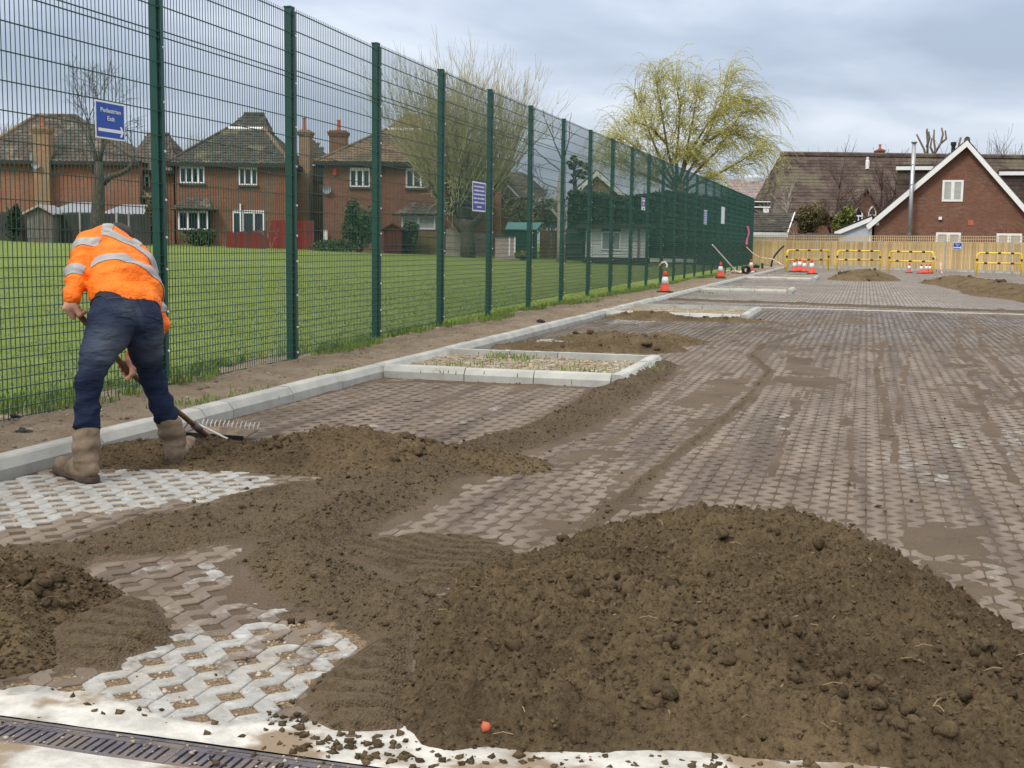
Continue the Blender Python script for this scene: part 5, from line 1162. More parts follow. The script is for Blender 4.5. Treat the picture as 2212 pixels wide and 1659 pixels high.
for (px0, px1, pt, yb) in ((1936, 2016, 359, 3.5), (2158, 2245, 370, 3.5)):
    a, b_ = f.P(px0, pt, yb), f.P(px1, pt, yb); MB().box(a.x+.1, b_.x, yb, yb+4, a.z-2.6, a.z-.25).build('dormer', T_RD, H); MB().box(a.x, b_.x, yb-.2, yb+4, a.z-.02, a.z+.1).build('dormer_roof', M['fascia'], H); MB().box(a.x, b_.x, yb-.25, yb-.15, a.z-.26, a.z-.03).build('fascia', M['white'], H)
    for k in range(8): MB().box(a.x+.1, b_.x-.1, yb-.03, yb-.002, a.z-2.5+k*.27, a.z-2.5+k*.27+.245).build('hung_tile_course', T_RD, H)
a, b_ = f.P(1971.5, 305, -.7), f.P(1961.5, 530, -.7)
fl = thing('flue_pipe', 'tall shiny steel flue pipe standing against the russet brick gable', 'flue', f.O, f.rz); x = b_.x+.02
MB().tube([(x, -.7, -.2), (x+.05, -.7, a.z)], .125, 12).build('pipe', M['steel'], fl, smooth=True); MB().lathe([(.17, a.z-.12), (.19, a.z-.05), (.12, a.z+.02)], 12, (x+.05, -.7)).build('cap', M['steel'], fl)
for z in (2.0, 3.6, 5.0, 6.2): MB().lathe([(.135, z), (.135, z+.05)], 12, (x+.02, -.7)).build('joint_band', M['steel'], fl)
for z in (2.3, 4.6): MB().box(x-.02, x+.04, -.62, -.05, z, z+.04).build('bracket', M['steel'], fl)
bf = f.P(2060, 307, 6); z0 = f.P(2060, 330, 6).z; o = MB(); o.lathe([(.13, z0-1), (.13, bf.z-.25), (.18, bf.z-.2), (.18, bf.z)], 10, (bf.x, 6)); o.build('black_flue', M['black'], H)
for (px, py) in ((1915, 465), (2014, 437)):
    p = f.P(1590.9+ (1085 if px == 1915 else 1568)/3.562, 246.9+(843 if px == 1915 else 800)/3.562); MB().box(p.x-.1, p.x+.1, -.16, -.01, p.z-.09, p.z+.09).build('wall_lamp', M['white'], H)
p = f.P(2097, 481); MB().box(p.x-.15, p.x+.15, -.02, 0, p.z-.15, p.z+.15).build('air_vent', M['pot'], H)
# lean-to
a, b_ = f.P(1806, 500), f.P(1884, 469); L2 = thing('lean_to', 'pale grey rendered lean-to with a white sloping fascia against the brick gable', 'lean-to', f.O, f.rz)
MB().prism([(a.x+.1, -.3), (a.x+.1, a.z-.1), (b_.x, b_.z-.1), (b_.x, -.3)], .1, 6).build('wall', M['render'], L2); MB().prism([(a.x-.1, a.z-.02), (b_.x, b_.z+.03), (b_.x, b_.z-.25), (a.x-.1, a.z-.30)], -.1, 0).build('fascia', M['white'], L2); MB().prism([(a.x-.1, a.z), (a.x-.1, a.z+.08), (b_.x, b_.z+.13), (b_.x, b_.z+.05)], -.12, 6).build('roof', M['fascia'], L2)
MB().box(b_.x-.12, b_.x+.02, -.02, .1, -.3, b_.z-.3).build('corner_trim', M['white'], L2)
# long mossy roof behind
f = Facade(1900, 96); H = f.thing('long_house', 'long building under a big mossy tiled roof with a chapel-like gable', 'building')
rz_ = f.P(1900, 337, 6).z; xl, xr = f.P(1686, 337, 6).x, f.P(2290, 337, 6).x; ez = f.P(1900, 470, 0).z; el_ = f.P(1668, 470, 0).x
roof(H, [(Vector((el_, 0, ez)), Vector((xr, 0, ez)), Vector((xr, 6, rz_)), Vector((xl, 6, rz_))), (Vector((xr, 12, ez)), Vector((el_, 12, ez)), Vector((xl, 6, rz_)), Vector((xr, 6, rz_))), (Vector((el_, 12, ez)), Vector((el_, 0, ez)), Vector((xl, 6, rz_)))], T_RD, .5, .42)
ridge(H, [Vector((xl, 6, rz_+.03)), Vector((xr, 6, rz_+.03))], T_RD, .16); MB().prism([(el_+.1, -.5), (el_+.1, ez), (xr, ez), (xr, -.5)], .4, 11.6).build('wall', BR_B, H)
p = f.P(1871, 352, 5.0); mb = MB(); mb.lathe([(.16, p.z-.5), (.16, p.z+.15), (.1, p.z+.2), (.1, p.z+.45)], 8, (p.x, 4.6)); mb.build('vent_pipe', M['white'], H)
chimney(H, f, 1899, 1910, 322, 7, 1, rz_-1, BR_R, ((.5, 312, 0),))
A, Lp, Rp = f.P(1871.5, 404, -1), f.P(1822, 470, -1), f.P(1916, 470, -1)
MB().prism([(Lp.x+.2, -.5), (Lp.x+.2, Lp.z), (A.x, A.z-.1), (Rp.x-.2, Lp.z), (Rp.x-.2, -.5)], -1, 4).build('gable_wall', BR_B, H)
roof(H, [(Lp+Vector((0, 5, 0)), Lp+Vector((0, -.3, 0)), A+Vector((0, -.3, 0)), A+Vector((0, 5, 0))), (Rp+Vector((0, -.3, 0)), Rp+Vector((0, 5, 0)), A+Vector((0, 5, 0)), A+Vector((0, -.3, 0)))], T_BR)
MB().prism([(A.x, A.z+.05), (Rp.x, Rp.z+.05), (Rp.x-.25, Rp.z-.05), (A.x, A.z-.25)], -1.42, -1.34).build('bargeboard', M['greywood'], H)
for (p0, p1, t_, b0) in ((1845.5, 1862.5, 443, 480), (1876, 1891.5, 443, 480)):
    a, b_ = f.P(p0, t_, -1), f.P(p1, b0, -1); w_ = b_.x-a.x; cx_ = (a.x+b_.x)/2; zs = a.z-w_*.95
    arch = [(a.x, b_.z), (a.x, zs)]+[(b_.x-w_*math.cos(q), zs+w_*math.sin(q)*1.0) for q in (.2, .45, .7, .9, 1.047)]+[(a.x+w_*math.cos(q), zs+w_*math.sin(q)) for q in (.9, .7, .45, .2)]+[(b_.x, zs), (b_.x, b_.z)]
    wv = MB().prism(arch, -1.06, -1.003).build('lancet_window', M['white'], H)
    inn = [(cx_+(x-cx_)*.68, max(zs-10, (z-b_.z)*.86+b_.z+.03)) for x, z in arch]; MB().prism(inn, -1.08, -1.062).build('pane', M['glass'], wv); MB().box(a.x, b_.x, -1.1, -1.082, zs-.25, zs-.13).build('glazing_bar', M['white'], wv); MB().box(cx_-.04, cx_+.04, -1.1, -1.083, b_.z, zs-.26).build('glazing_bar', M['white'], wv)
# paler roof at left and flat-roofed block
f = Facade(1640, 110); H = f.thing('house', 'house with a pale pinkish roof showing between the willow and the long mossy roof', 'house')
e0, e1 = f.P(1560, 431), f.P(1690, 431); r0, r1 = f.P(1575, 388, 5), f.P(1690, 388, 5); roof(H, [(e0, e1, r1, r0)], T_GY, .5, .42); MB().box(e0.x, e1.x, .3, 8, -.5, e0.z).build('wall', BR_R, H)
p = f.P(1626, 384, 5); MB().lathe([(.9, p.z-.4), (.9, p.z), (.5, p.z+.25), (.1, p.z+.3)], 12, (p.x, 5)).build('roof_vent', M['render'], H)
f = Facade(1650, 92); H = f.thing('flat_roof_block', 'dark flat roofed block with white bands seen just past the mesh fence end', 'building'); a, b_ = f.P(1600, 432), f.P(1662, 470); MB().box(a.x, b_.x, 0, 5, -.3, a.z).build('wall', M['fascia'], H)
for (y0, y1) in ((434, 437), (445.5, 449)): c, d = f.P(1600, y0), f.P(1662.5, y1); MB().box(c.x, d.x+.05, -.06, -.002, d.z, c.z).build('white_band', M['white'], H)
p = f.P(1654, 455); MB().box(p.x-.2, p.x+.2, -.2, -.01, p.z-.25, p.z+.15).build('lamp', M['white'], H)
# garage
f = Facade(1680, 80); H = f.thing('garage', 'low garage with a dark tiled roof and white gable end by the trellis', 'garage')
e0, e1 = f.P(1600, 500), f.P(1702, 500); r0, r1 = f.P(1600, 459.5, 2.6), f.P(1714.5, 459.5, 2.6); roof(H, [(e0, e1, r1, r0)], T_DK, .4, .34)
a = f.P(1600, 501); MB().box(a.x, e1.x, -.06, .02, a.z-.30, a.z).build('fascia', M['white'], H); MB().box(a.x, e1.x-.1, .1, 5, -.3, a.z).build('wall', M['white'], H)
g0, g1, g2 = f.P(1699, 503), f.P(1714.8, 461.5), f.P(1720, 503); vs = [Vector((g0.x, .3, g0.z-1.5)), Vector((g0.x, .3, g0.z)), Vector((r1.x-.02, 2.6, r1.z-.06)), Vector((g2.x, 4.9, g0.z)), Vector((g2.x, 4.9, g0.z-1.5))]
MB().add(vs+[v+Vector((-.3, 0, 0)) for v in vs], [(0,1,2,3,4), (9,8,7,6,5), (0,5,6,1), (1,6,7,2), (2,7,8,3), (3,8,9,4)]).build('gable_wall', M['render'], H)
MB().tube([Vector((g0.x+.05, -.1, g0.z)), Vector((r1.x+.05, 2.5, r1.z)), Vector((g2.x+.1, 5, g0.z-.1))], .05, 5).build('bargeboard', M['white'], H)
# wrapped parasol and old fence behind the trellis
p = at(1684, 520, 86); pr = thing('wrapped_parasol', 'closed parasol in dusty pink plastic sticking up behind the trellis', 'parasol', (p.x, p.y, 0)); zt = at(1684, 488, 86).z
MB().lathe([(.05, 0), (.05, .5), (.24, .6), (.23, zt-.55), (.19, zt-.3), (.15, zt-.08), (.05, zt)], 10).build('cover', M['pinkwrap'], pr, smooth=True); MB().lathe([(.2, zt-.22), (.28, zt-.2), (.05, zt-.05)], 8, (.06, 0)).build('hood', M['pinkwrap'], pr)
plank_fence('garden_fence', 'old grey board fence between the garage and the lean-to, above the trellis', 1716, 1812, 504, 540, 74, M['greywood'], pw=.3)
# ------------------------------------------------------------------ trees, shrubs, hedges
def rvec(s=1.0): return Vector((random.gauss(0, s), random.gauss(0, s), random.gauss(0, s)))
def path(p, d, L, n, wander, pull=Vector((0, 0, 0))):
    pts = [p.copy()]; d = d.normalized(); st = L/n
    for i in range(n):
        d = (d+rvec(wander)+pull*((i+1)/n)).normalized(); pts.append(pts[-1]+d*st)
    return pts, d
def grow(trunk, crown, p, d, L, r, lvl, kids, wander=.10, up=.05, ang=.75, shrink=.62, thick=.05, rmin=.008, n=5):
    pts, d2 = path(p, d, L, n, wander, Vector((0, 0, up))); r2 = max(rmin*.8, r*.55)
    rad = [r+(r2-r)*i/n for i in range(n+1)]; (trunk if r > thick else crown).tube(pts, rad, 7 if r > .09 else (5 if r > thick else 3), cap=r > thick)
    if lvl >= len(kids): return
    for k in range(kids[lvl]):
        t = random.uniform(.3, 1.0) if k else 1.0; i = min(n-1, int(t*n)); q = pts[i].lerp(pts[i+1], t*n-i) if t < 1 else pts[-1]
        loc = (pts[i+1]-pts[i]).normalized(); side = loc.cross(rvec()).normalized(); a = random.uniform(.45, 1.1)*ang if k else random.uniform(.1, .4)*ang
        grow(trunk, crown, q, loc*math.cos(a)+side*math.sin(a), L*shrink*random.uniform(.7, 1.15), max(rmin, r*(.62 if k == 0 else .45)), lvl+1, kids, wander, up, ang, shrink, thick, rmin, max(3, n-1))
def bare_tree(label, px, ptop, D, r, kids, trunk_frac=.35, name='bare_tree', bark='bark', twig='twig', lean=(0, 0), group=None, **k):
    p = at(px, ptop, D); gz = field_z(p.x)-.1; H = (p.z-gz)/.80; o = thing(name, label, 'tree', (p.x, p.y, gz), 0, group); t, c = MB(), MB(); d = Vector((lean[0], lean[1], 1))
    grow(t, c, Vector((0, 0, -.4)), d, H*trunk_frac+.4, r, 0, kids, **k)
    mz = max(v[2] for v in t.v+c.v); k_ = (p.z-gz)/mz
    for q in (t, c): q.v = [(v[0]*k_, v[1]*k_, v[2]*k_) for v in q.v]
    if t.v: t.build('trunk', M[bark], o, smooth=True)
    if c.v: c.build('crown', M[twig], o)
    return o
def leaves_at(P, size, up=.3):
    n = len(P); a = rng_t.normal(size=(n, 3)); a /= np.linalg.norm(a, axis=1)[:, None]; b_ = rng_t.normal(size=(n, 3)); b_ -= a*(a*b_).sum(1)[:, None]; b_ /= np.linalg.norm(b_, axis=1)[:, None]
    s = size*(.6+.8*rng_t.random((n, 1))); V = np.stack([P-a*s*.5, P+b_*s*.28, P+a*s*.5+np.cross(a, b_)*s*.1, P-b_*s*.28], 1).reshape(-1, 3); return V, np.arange(n*4).reshape(n, 4)
rng_t = np.random.default_rng(11)
def bush(label, px0, px1, py0, py1, D, m, n, size, name='bush', lumps_=7, stem='bark', cat='bush', group=None, depth=None, shape=1.0):
    c = at((px0+px1)/2, py1, D); w = (px1-px0)*D/FPX; h = (py1-py0)*D/FPX; o = thing(name, label, cat, (c.x, c.y, c.z), 0, group); dep = depth or w*.8
    C = [(rng_t.uniform(-.33, .33)*w, rng_t.uniform(-.3, .3)*dep, h*rng_t.uniform(.22, .74), rng_t.uniform(.22, .36)) for _ in range(lumps_)]+[(0, 0, h*.4, .42)]
    P = []
    for i in range(n):
        q = C[rng_t.integers(0, len(C))]; u = rng_t.normal(size=3); u /= np.linalg.norm(u); r = q[3]*rng_t.random()**.28
        P.append((q[0]+u[0]*w*r*.8, q[1]+u[1]*dep*r*.8, max(.02, q[2]+u[2]*h*r*shape)))
    V, F = leaves_at(np.array(P), size); np_mesh('foliage', V, F, M[m], o)
    s = MB()
    for k in range(6):
        a = rng_t.uniform(0, 6.28); s.tube([Vector((.1*math.cos(a), .1*math.sin(a), -.3)), Vector((.22*w*math.cos(a), .22*dep*math.sin(a), h*.45)), Vector((.33*w*math.cos(a+.3), .33*dep*math.sin(a+.3), h*.78))], [.05, .035, .012], 5)
    s.build('stems', M[stem], o, kind='stuff'); return o
# tree in front of the orange house
p = at(211, 518, 62); o = thing('bare_tree', 'dark bare tree with a forked trunk and sparse pale crown behind the Pedestrian Exit sign', 'tree', p); t, c = MB(), MB(); sc = 62/FPX
up_ = lambda px, py, dy=0: Vector(at(px, py, 62+dy))-p
t.tube([Vector((0, 0, -.4)), up_(211, 470), up_(213, 430), up_(214, 392), up_(213, 372), up_(212, 350)], [.42, .36, .31, .27, .24, .19], 9)
t.tube([up_(222, 396), up_(238, 381), up_(258, 376), up_(276, 366), up_(287, 352), up_(290, 335)], [.17, .15, .13, .12, .10, .06], 7); t.tube([up_(211, 362), up_(204, 330), up_(196, 300), up_(190, 270)], [.15, .11, .08, .05], 6); t.tube([up_(213, 355), up_(222, 320), up_(221, 285), up_(222, 250)], [.14, .1, .07, .05], 6); t.tube([up_(206, 378), up_(190, 350), up_(176, 320)], [.09, .06, .03], 5)
for q, d, L in ((up_(190, 270), (-.25, 0, 1), 1.6), (up_(196, 300), (-.6, .2, 1), 1.7), (up_(222, 250), (.1, 0, 1), 1.7), (up_(221, 285), (.5, -.2, 1), 1.8), (up_(204, 330), (-.7, 0, .8), 1.5), (up_(290, 335), (.1, 0, 1), 1.0), (up_(176, 320), (-.4, 0, 1), 1.2), (up_(222, 320), (.7, .2, .8), 1.5), (up_(190, 270), (.3, 0, 1), 1.5), (up_(222, 250), (-.3, 0, 1), 1.5)):
    grow(t, c, q, Vector(d), L, .035, 0, [4, 4, 3], .14, .04, .8, .62, .05, .009)
t.build('trunk', M['bark'], o, smooth=True); c.build('crown', M['twig'], o)
# pollard willow
p = at(1011, 553, 64); o = thing('pollard_willow', 'big pollarded willow with a knobbly trunk and tall straw coloured wands behind the mesh', 'tree', p); t, c = MB(), MB()
up_ = lambda px, py, dy=0: Vector(at(px, py, 64+dy))-p
t.tube([Vector((0, 0, -.4)), up_(1011, 525), up_(1010, 505), up_(1008, 490), up_(1010, 476)], [.44, .37, .36, .45, .5], 10)
limbs = [[(1003, 500), (985, 478), (972, 462), (964, 445), (958, 420)], [(1006, 488), (996, 462), (992, 436), (990, 408), (986, 385)], [(1012, 485), (1012, 455), (1018, 425), (1022, 392)], [(1016, 490), (1036, 470), (1046, 448), (1052, 415), (1058, 388)], [(1000, 470), (975, 440), (950, 425), (928, 398), (915, 380)], [(1008, 480), (1004, 440), (1008, 405), (1000, 370)], [(992, 440), (965, 400), (950, 372)], [(1020, 470), (1048, 430), (1075, 402), (1090, 380)]]
knobs = []
for i, lb in enumerate(limbs):
    dy = random.uniform(-1.2, 1.2); pts = [up_(q[0], q[1], dy*j/len(lb)) for j, q in enumerate(lb)]; n = len(pts); t.tube(pts, [.24-.15*j/n for j in range(n)], 7)
    knobs += [(pts[-1], 1.0), (pts[-2], .8), (pts[len(pts)//2], .5)]
hc = up_(1008, 420)
for i in range(560):
    q, wt = random.choice(knobs); q = q+rvec(.18); d = Vector((q.x-hc.x, q.y-hc.y, 0))*.16+Vector((random.gauss(0, .24), random.gauss(0, .28), 1)); L = random.uniform(3.0, 7.2)*(.75+.25*wt)
    pts, d2 = path(q, d, L, 6, .085, Vector((0, 0, .07))); c.tube(pts, [.021, .018, .015, .013, .010, .008, .005], 3, cap=False)
    for k in range(random.randint(6, 10)):
        j = random.randint(2, 5); a = (pts[j+1]-pts[j]).normalized(); s_ = a.cross(rvec()).normalized(); pp, _ = path(pts[j], a+s_*random.uniform(.25, .55), random.uniform(.5, 1.6), 3, .08, Vector((0, 0, .12))); c.tube(pp, [.008, .007, .006, .004], 3, cap=False)
for i in range(170):                                   # tangle round the knuckles
    q, wt = random.choice(knobs); pts, _ = path(q+rvec(.2), rvec()+Vector((0, 0, -.1)), random.uniform(.5, 1.6), 4, .3); c.tube(pts, [.022, .018, .014, .010, .007], 3, cap=False)
t.build('trunk', M['bark'], o, smooth=True); c.build('crown', M['willowtwig'], o)
# weeping willow
p = at(1475, 575, 72); p.z = .1; o = thing('weeping_willow', 'yellow green weeping willow with wind blown strands above the far mesh fence', 'tree', p); t, c = MB(), MB(); LP = []
up_ = lambda px, py, dy=0: Vector(at(px, py, 72+dy))-p
t.tube([Vector((0, 0, -.4)), up_(1474, 500), up_(1468, 440), up_(1464, 400)], [.5, .42, .38, .33], 9)
arms = [[(1464, 405), (1450, 360), (1440, 310), (1432, 260), (1425, 215), (1418, 178)], [(1466, 400), (1480, 340), (1490, 290), (1500, 240), (1505, 205)], [(1468, 405), (1500, 350), (1525, 300), (1545, 255), (1560, 215), (1570, 175)], [(1468, 410), (1510, 365), (1550, 325), (1580, 280), (1600, 245), (1625, 240)],
        [(1462, 410), (1430, 375), (1400, 345), (1375, 320), (1350, 300), (1330, 300)], [(1462, 405), (1430, 350), (1408, 300), (1392, 255), (1382, 225)], [(1470, 415), (1520, 390), (1570, 365), (1605, 345), (1630, 330)], [(1464, 400), (1462, 340), (1466, 280), (1470, 230), (1462, 190)], [(1462, 412), (1420, 390), (1380, 372), (1345, 352), (1318, 345)], [(1466, 400), (1490, 330), (1530, 265), (1560, 240), (1590, 222)], [(1520, 310), (1555, 290), (1590, 290), (1625, 300)], [(1440, 310), (1405, 275), (1370, 262)]]
nodes = []
for a in arms:
    dy = random.uniform(-2.6, 2.6); pts = [up_(q[0], q[1], dy*j/len(a)) for j, q in enumerate(a)]; n = len(pts); r0 = .085
    t.tube(pts, [r0*(1-.85*j/(n-1))+.015 for j in range(n)], 6)
    for j in range(1, n): nodes += [(pts[j], (pts[j]-pts[j-1]).normalized(), j/n)]*2
for i in range(2300):
    q, d, w = random.choice(nodes); q = q+rvec(.22); d = (d*.8+rvec(.45)+Vector((.22, 0, .25))).normalized(); L = random.uniform(1.0, 3.3)*(.6+.5*w)
    pts, _ = path(q, d, L, 7, .07, Vector((.10, 0, -.62))); c.tube(pts, [.018, .015, .013, .011, .009, .008, .007, .005], 3, cap=False)
    for a, b_ in zip(pts[1:], pts[2:]):
        for k in range(3): LP.append(a.lerp(b_, random.random())+rvec(.035))
t.build('trunk', mat('olive willow bark', (.15, .12, .06), .95, .3, 5, .5, 30), o, smooth=True); c.build('crown', M['weeptwig'], o); V, F = leaves_at(np.array([q[:] for q in LP]), .065); np_mesh('leaves', V, F, mat('young willow leaves', (.47, .45, .13), .7, .25, .6), o)
# dead pale tree, pine, distant bare trees
p = at(1212, 556, 60); o = thing('dead_tree', 'pale dead tree trunk with sawn limbs between the mesh posts left of the brick gable', 'tree', p); t, c = MB(), MB(); up_ = lambda px, py, dy=0: Vector(at(px, py, 60+dy))-p
t.tube([Vector((0, 0, -.3)), up_(1213, 500), up_(1211, 440), up_(1209, 410), up_(1214, 370), up_(1216, 350)], [.24, .21, .18, .15, .12, .07], 8); t.tube([up_(1211, 445), up_(1200, 430), up_(1192, 423)], [.12, .11, .10], 6); t.tube([up_(1212, 478), up_(1200, 462), up_(1192, 452)], [.09, .08, .07], 6)
for q, d, L in ((up_(1214, 372), (-1, 0, .9), 1.8), (up_(1216, 350), (-.5, 0, 1), 1.7), (up_(1209, 410), (-1.2, .1, .5), 1.6), (up_(1216, 350), (.3, 0, 1), 1.2)): grow(t, c, Vector(q), Vector(d), L, .045, 0, [4, 3], .1, .02, .8, .6, .05, .010)
t.build('trunk', M['palebark'], o, smooth=True); c.build('crown', M['twig'], o)
p = at(1247, 545, 92); o = thing('pine_tree', 'dark pine with tiered needle clumps above the white bargeboard', 'tree', p); t = MB(); up_ = lambda px, py, dy=0: Vector(at(px, py, 92+dy))-p; t.tube([Vector((0, 0, -.4)), up_(1243, 430), up_(1240, 340)], [.28, .2, .06], 7); P = []
for (px, py, rx, rz_) in ((1240, 342, 8, 6), (1250, 352, 12, 6), (1262, 356, 10, 5), (1268, 362, 7, 5), (1236, 360, 9, 6), (1252, 371, 8, 5), (1266, 374, 6, 4), (1242, 378, 9, 5), (1257, 383, 8, 4), (1238, 392, 9, 5), (1230, 352, 6, 4)):
    cc = up_(px, py); t.tube([up_(1242, py+8), cc], [.05, .02], 4)
    for k in range(150): u = rng_t.normal(size=3); u /= np.linalg.norm(u); r = rng_t.random()**.4; P.append((cc.x+u[0]*rx*92/FPX*r, cc.y+u[1]*.4*r, cc.z+u[2]*rz_*92/FPX*r))
t.build('trunk', M['bark'], o); V, F = leaves_at(np.array(P), .2); np_mesh('crown', V, F, M['leafpine'], o)
for i, (px, pt_, lab, tw, kids, k) in enumerate(((1811, 290, 'mauve brown bare tree spreading in front of the long mossy roof', 'redtwig', [7, 5, 5, 4], dict(ang=.8, up=.10)), (1908, 318, 'second mauve brown bare tree, in front of the lancet gable edge', 'redtwig', [7, 5, 5, 3], dict(ang=.75, up=.12)))):
    bare_tree(lab, px, pt_, 84, .16, kids, .30, twig=tw, shrink=.68, **k)
bare_tree('greyish pale leafless shrub above the garage roof', 1707, 378, 86, .10, [6, 5, 5], .30, name='bare_shrub', bark='palebark', twig='palebark', ang=.9, shrink=.7, rmin=.014)
p = at(2012, 420, 108); p.z = 0; o = thing('lopped_tree', 'lopped tree with thick bare stub limbs between the flue and the black flue', 'tree', p); t = MB(); up_ = lambda px, py, dy=0: Vector(at(px, py, 108+dy))-p; t.tube([Vector((0, 0, -.4)), up_(2010, 420), up_(2010, 370)], [.34, .28, .22], 8)
for a in ([(2005, 380), (2002, 345), (1996, 322), (1986, 302), (1980, 290)], [(2003, 340), (2004, 310), (2002, 283), (2003, 278)], [(2002, 318), (2008, 297), (2006, 284)], [(2014, 375), (2019, 345), (2020, 322), (2017, 300), (2018, 280)], [(2020, 330), (2032, 310), (2037, 290), (2034, 276)], [(2022, 345), (2010, 318), (2013, 298)], [(2034, 308), (2044, 300), (2042, 282)], [(2016, 370), (2040, 345), (2052, 330)], [(2070, 330), (2072, 310), (2076, 297)]): t.tube([up_(*q) for q in a], [.11-.05*j/len(a) for j in range(len(a))], 6)
t.build('trunk', mat('brown stub bark', (.155, .125, .10), .95, .25, 4), o, smooth=True)
bare_tree('fan shaped bare tree behind the right slope of the russet gable', 2148, 272, 112, .25, [9, 6, 5, 4, 2], .22, ang=.75, shrink=.78, up=.12, rmin=.016)
for i, (px, py, D, lab) in enumerate(((1650, 335, 125, 'hazy bare tree between the willow strands and the long mossy roof'), (1735, 318, 125, 'bare tree top showing above the left part of the mossy ridge'), (1832, 296, 130, 'bare tree top above the middle of the mossy ridge'), (1690, 322, 130, 'bare tree at the left end of the mossy ridge'), (1150, 365, 110, 'bare tree left of the dead pale trunk, beyond the roofs'), (1185, 385, 120, 'second bare tree beyond the roofs near the pale trunk'), (440, 268, 115, 'straw coloured bare tree peeping over the dark hipped roof'), (-10, 240, 100, 'bare tree at the very left edge beyond the orange house'), (1930, 312, 125, 'bare tree top beside the red chimney pot on the mossy ridge'))):
    bare_tree(lab, px, py, D, .16, [7, 5, 5, 4], .28, twig='willowtwig' if px == 440 else 'twig', ang=.75, shrink=.72, up=.08, rmin=.014, group='far bare trees beyond the roofs')
p = at(588, 536, 66); o = bare_tree('thin pale sapling in front of the red boarded fence', 588, 452, 66, .05, [4, 4, 3], .45, name='sapling', bark='palebark', twig='palebark', ang=.6)
bush('dense rounded evergreen bush against the red brown house', 742, 811, 428, 543, 68, 'leafmid', 4200, .17, lumps_=9, shape=1.15)
bush('lower evergreen bush under the bay window of the tan roofed house', 854, 912, 474, 542, 68, 'leafmid', 2200, .16)
bush('leggy dark bush at the left edge by the small grey shed', 8, 54, 430, 514, 64, 'leafdk', 2400, .15)
bush('tall olive conifer bush left of the second mesh post', 318, 356, 422, 526, 66, 'leafolive', 3000, .15, shape=1.15)
bush('small green shrub under the white bay window of the brown house', 400, 480, 492, 534, 69, 'leafmid', 1800, .14)
bush('scrubby shrub beside the tall red boarded fence', 655, 760, 515, 544, 67, 'leafmid', 1700, .13)
bush('yellow green laurel bush below the lancet gable', 1786, 1842, 444, 512, 82, 'leafyel', 2600, .2)
bush('olive twiggy bush between the garage and the laurel', 1716, 1790, 440, 512, 83, 'leafolive', 3000, .18)
bush('brown twiggy thicket behind the green shed', 1075, 1225, 415, 500, 74, 'leafolive', 3600, .17, name='thicket', lumps_=12)
bush('pale scrubby plants at the foot of the green shed', 1110, 1150, 538, 556, 61, 'leafyel', 400, .10, name='shrub')
# clipped hedge
f = Facade(1400, 66); a, b_ = f.P(1228, 500), f.P(1590, 425); o = f.thing('hedge', 'long dark green clipped hedge behind the white summerhouse', 'hedge')
n = 15000; P = np.stack([rng_t.uniform(a.x, b_.x, n), rng_t.choice([0, 1], n, p=[.75, .25])*rng_t.uniform(0, 1.6, n)+rng_t.normal(0, .06, n), rng_t.uniform(.3, 1, n)], -1); top = b_.z+.12*np.sin(P[:, 0]*1.3)+.2*rng_t.normal(size=n)*.3; P[:, 2] = np.where(P[:, 1] > .2, top, P[:, 2]*top)
V, F = leaves_at(P, .22); np_mesh('foliage', V, F, M['leafdk'], o); MB().box(a.x, b_.x, .12, 1.5, -.2, b_.z-.15).build('inner_growth', mat('hedge interior', (.014, .02, .01), .95), o)
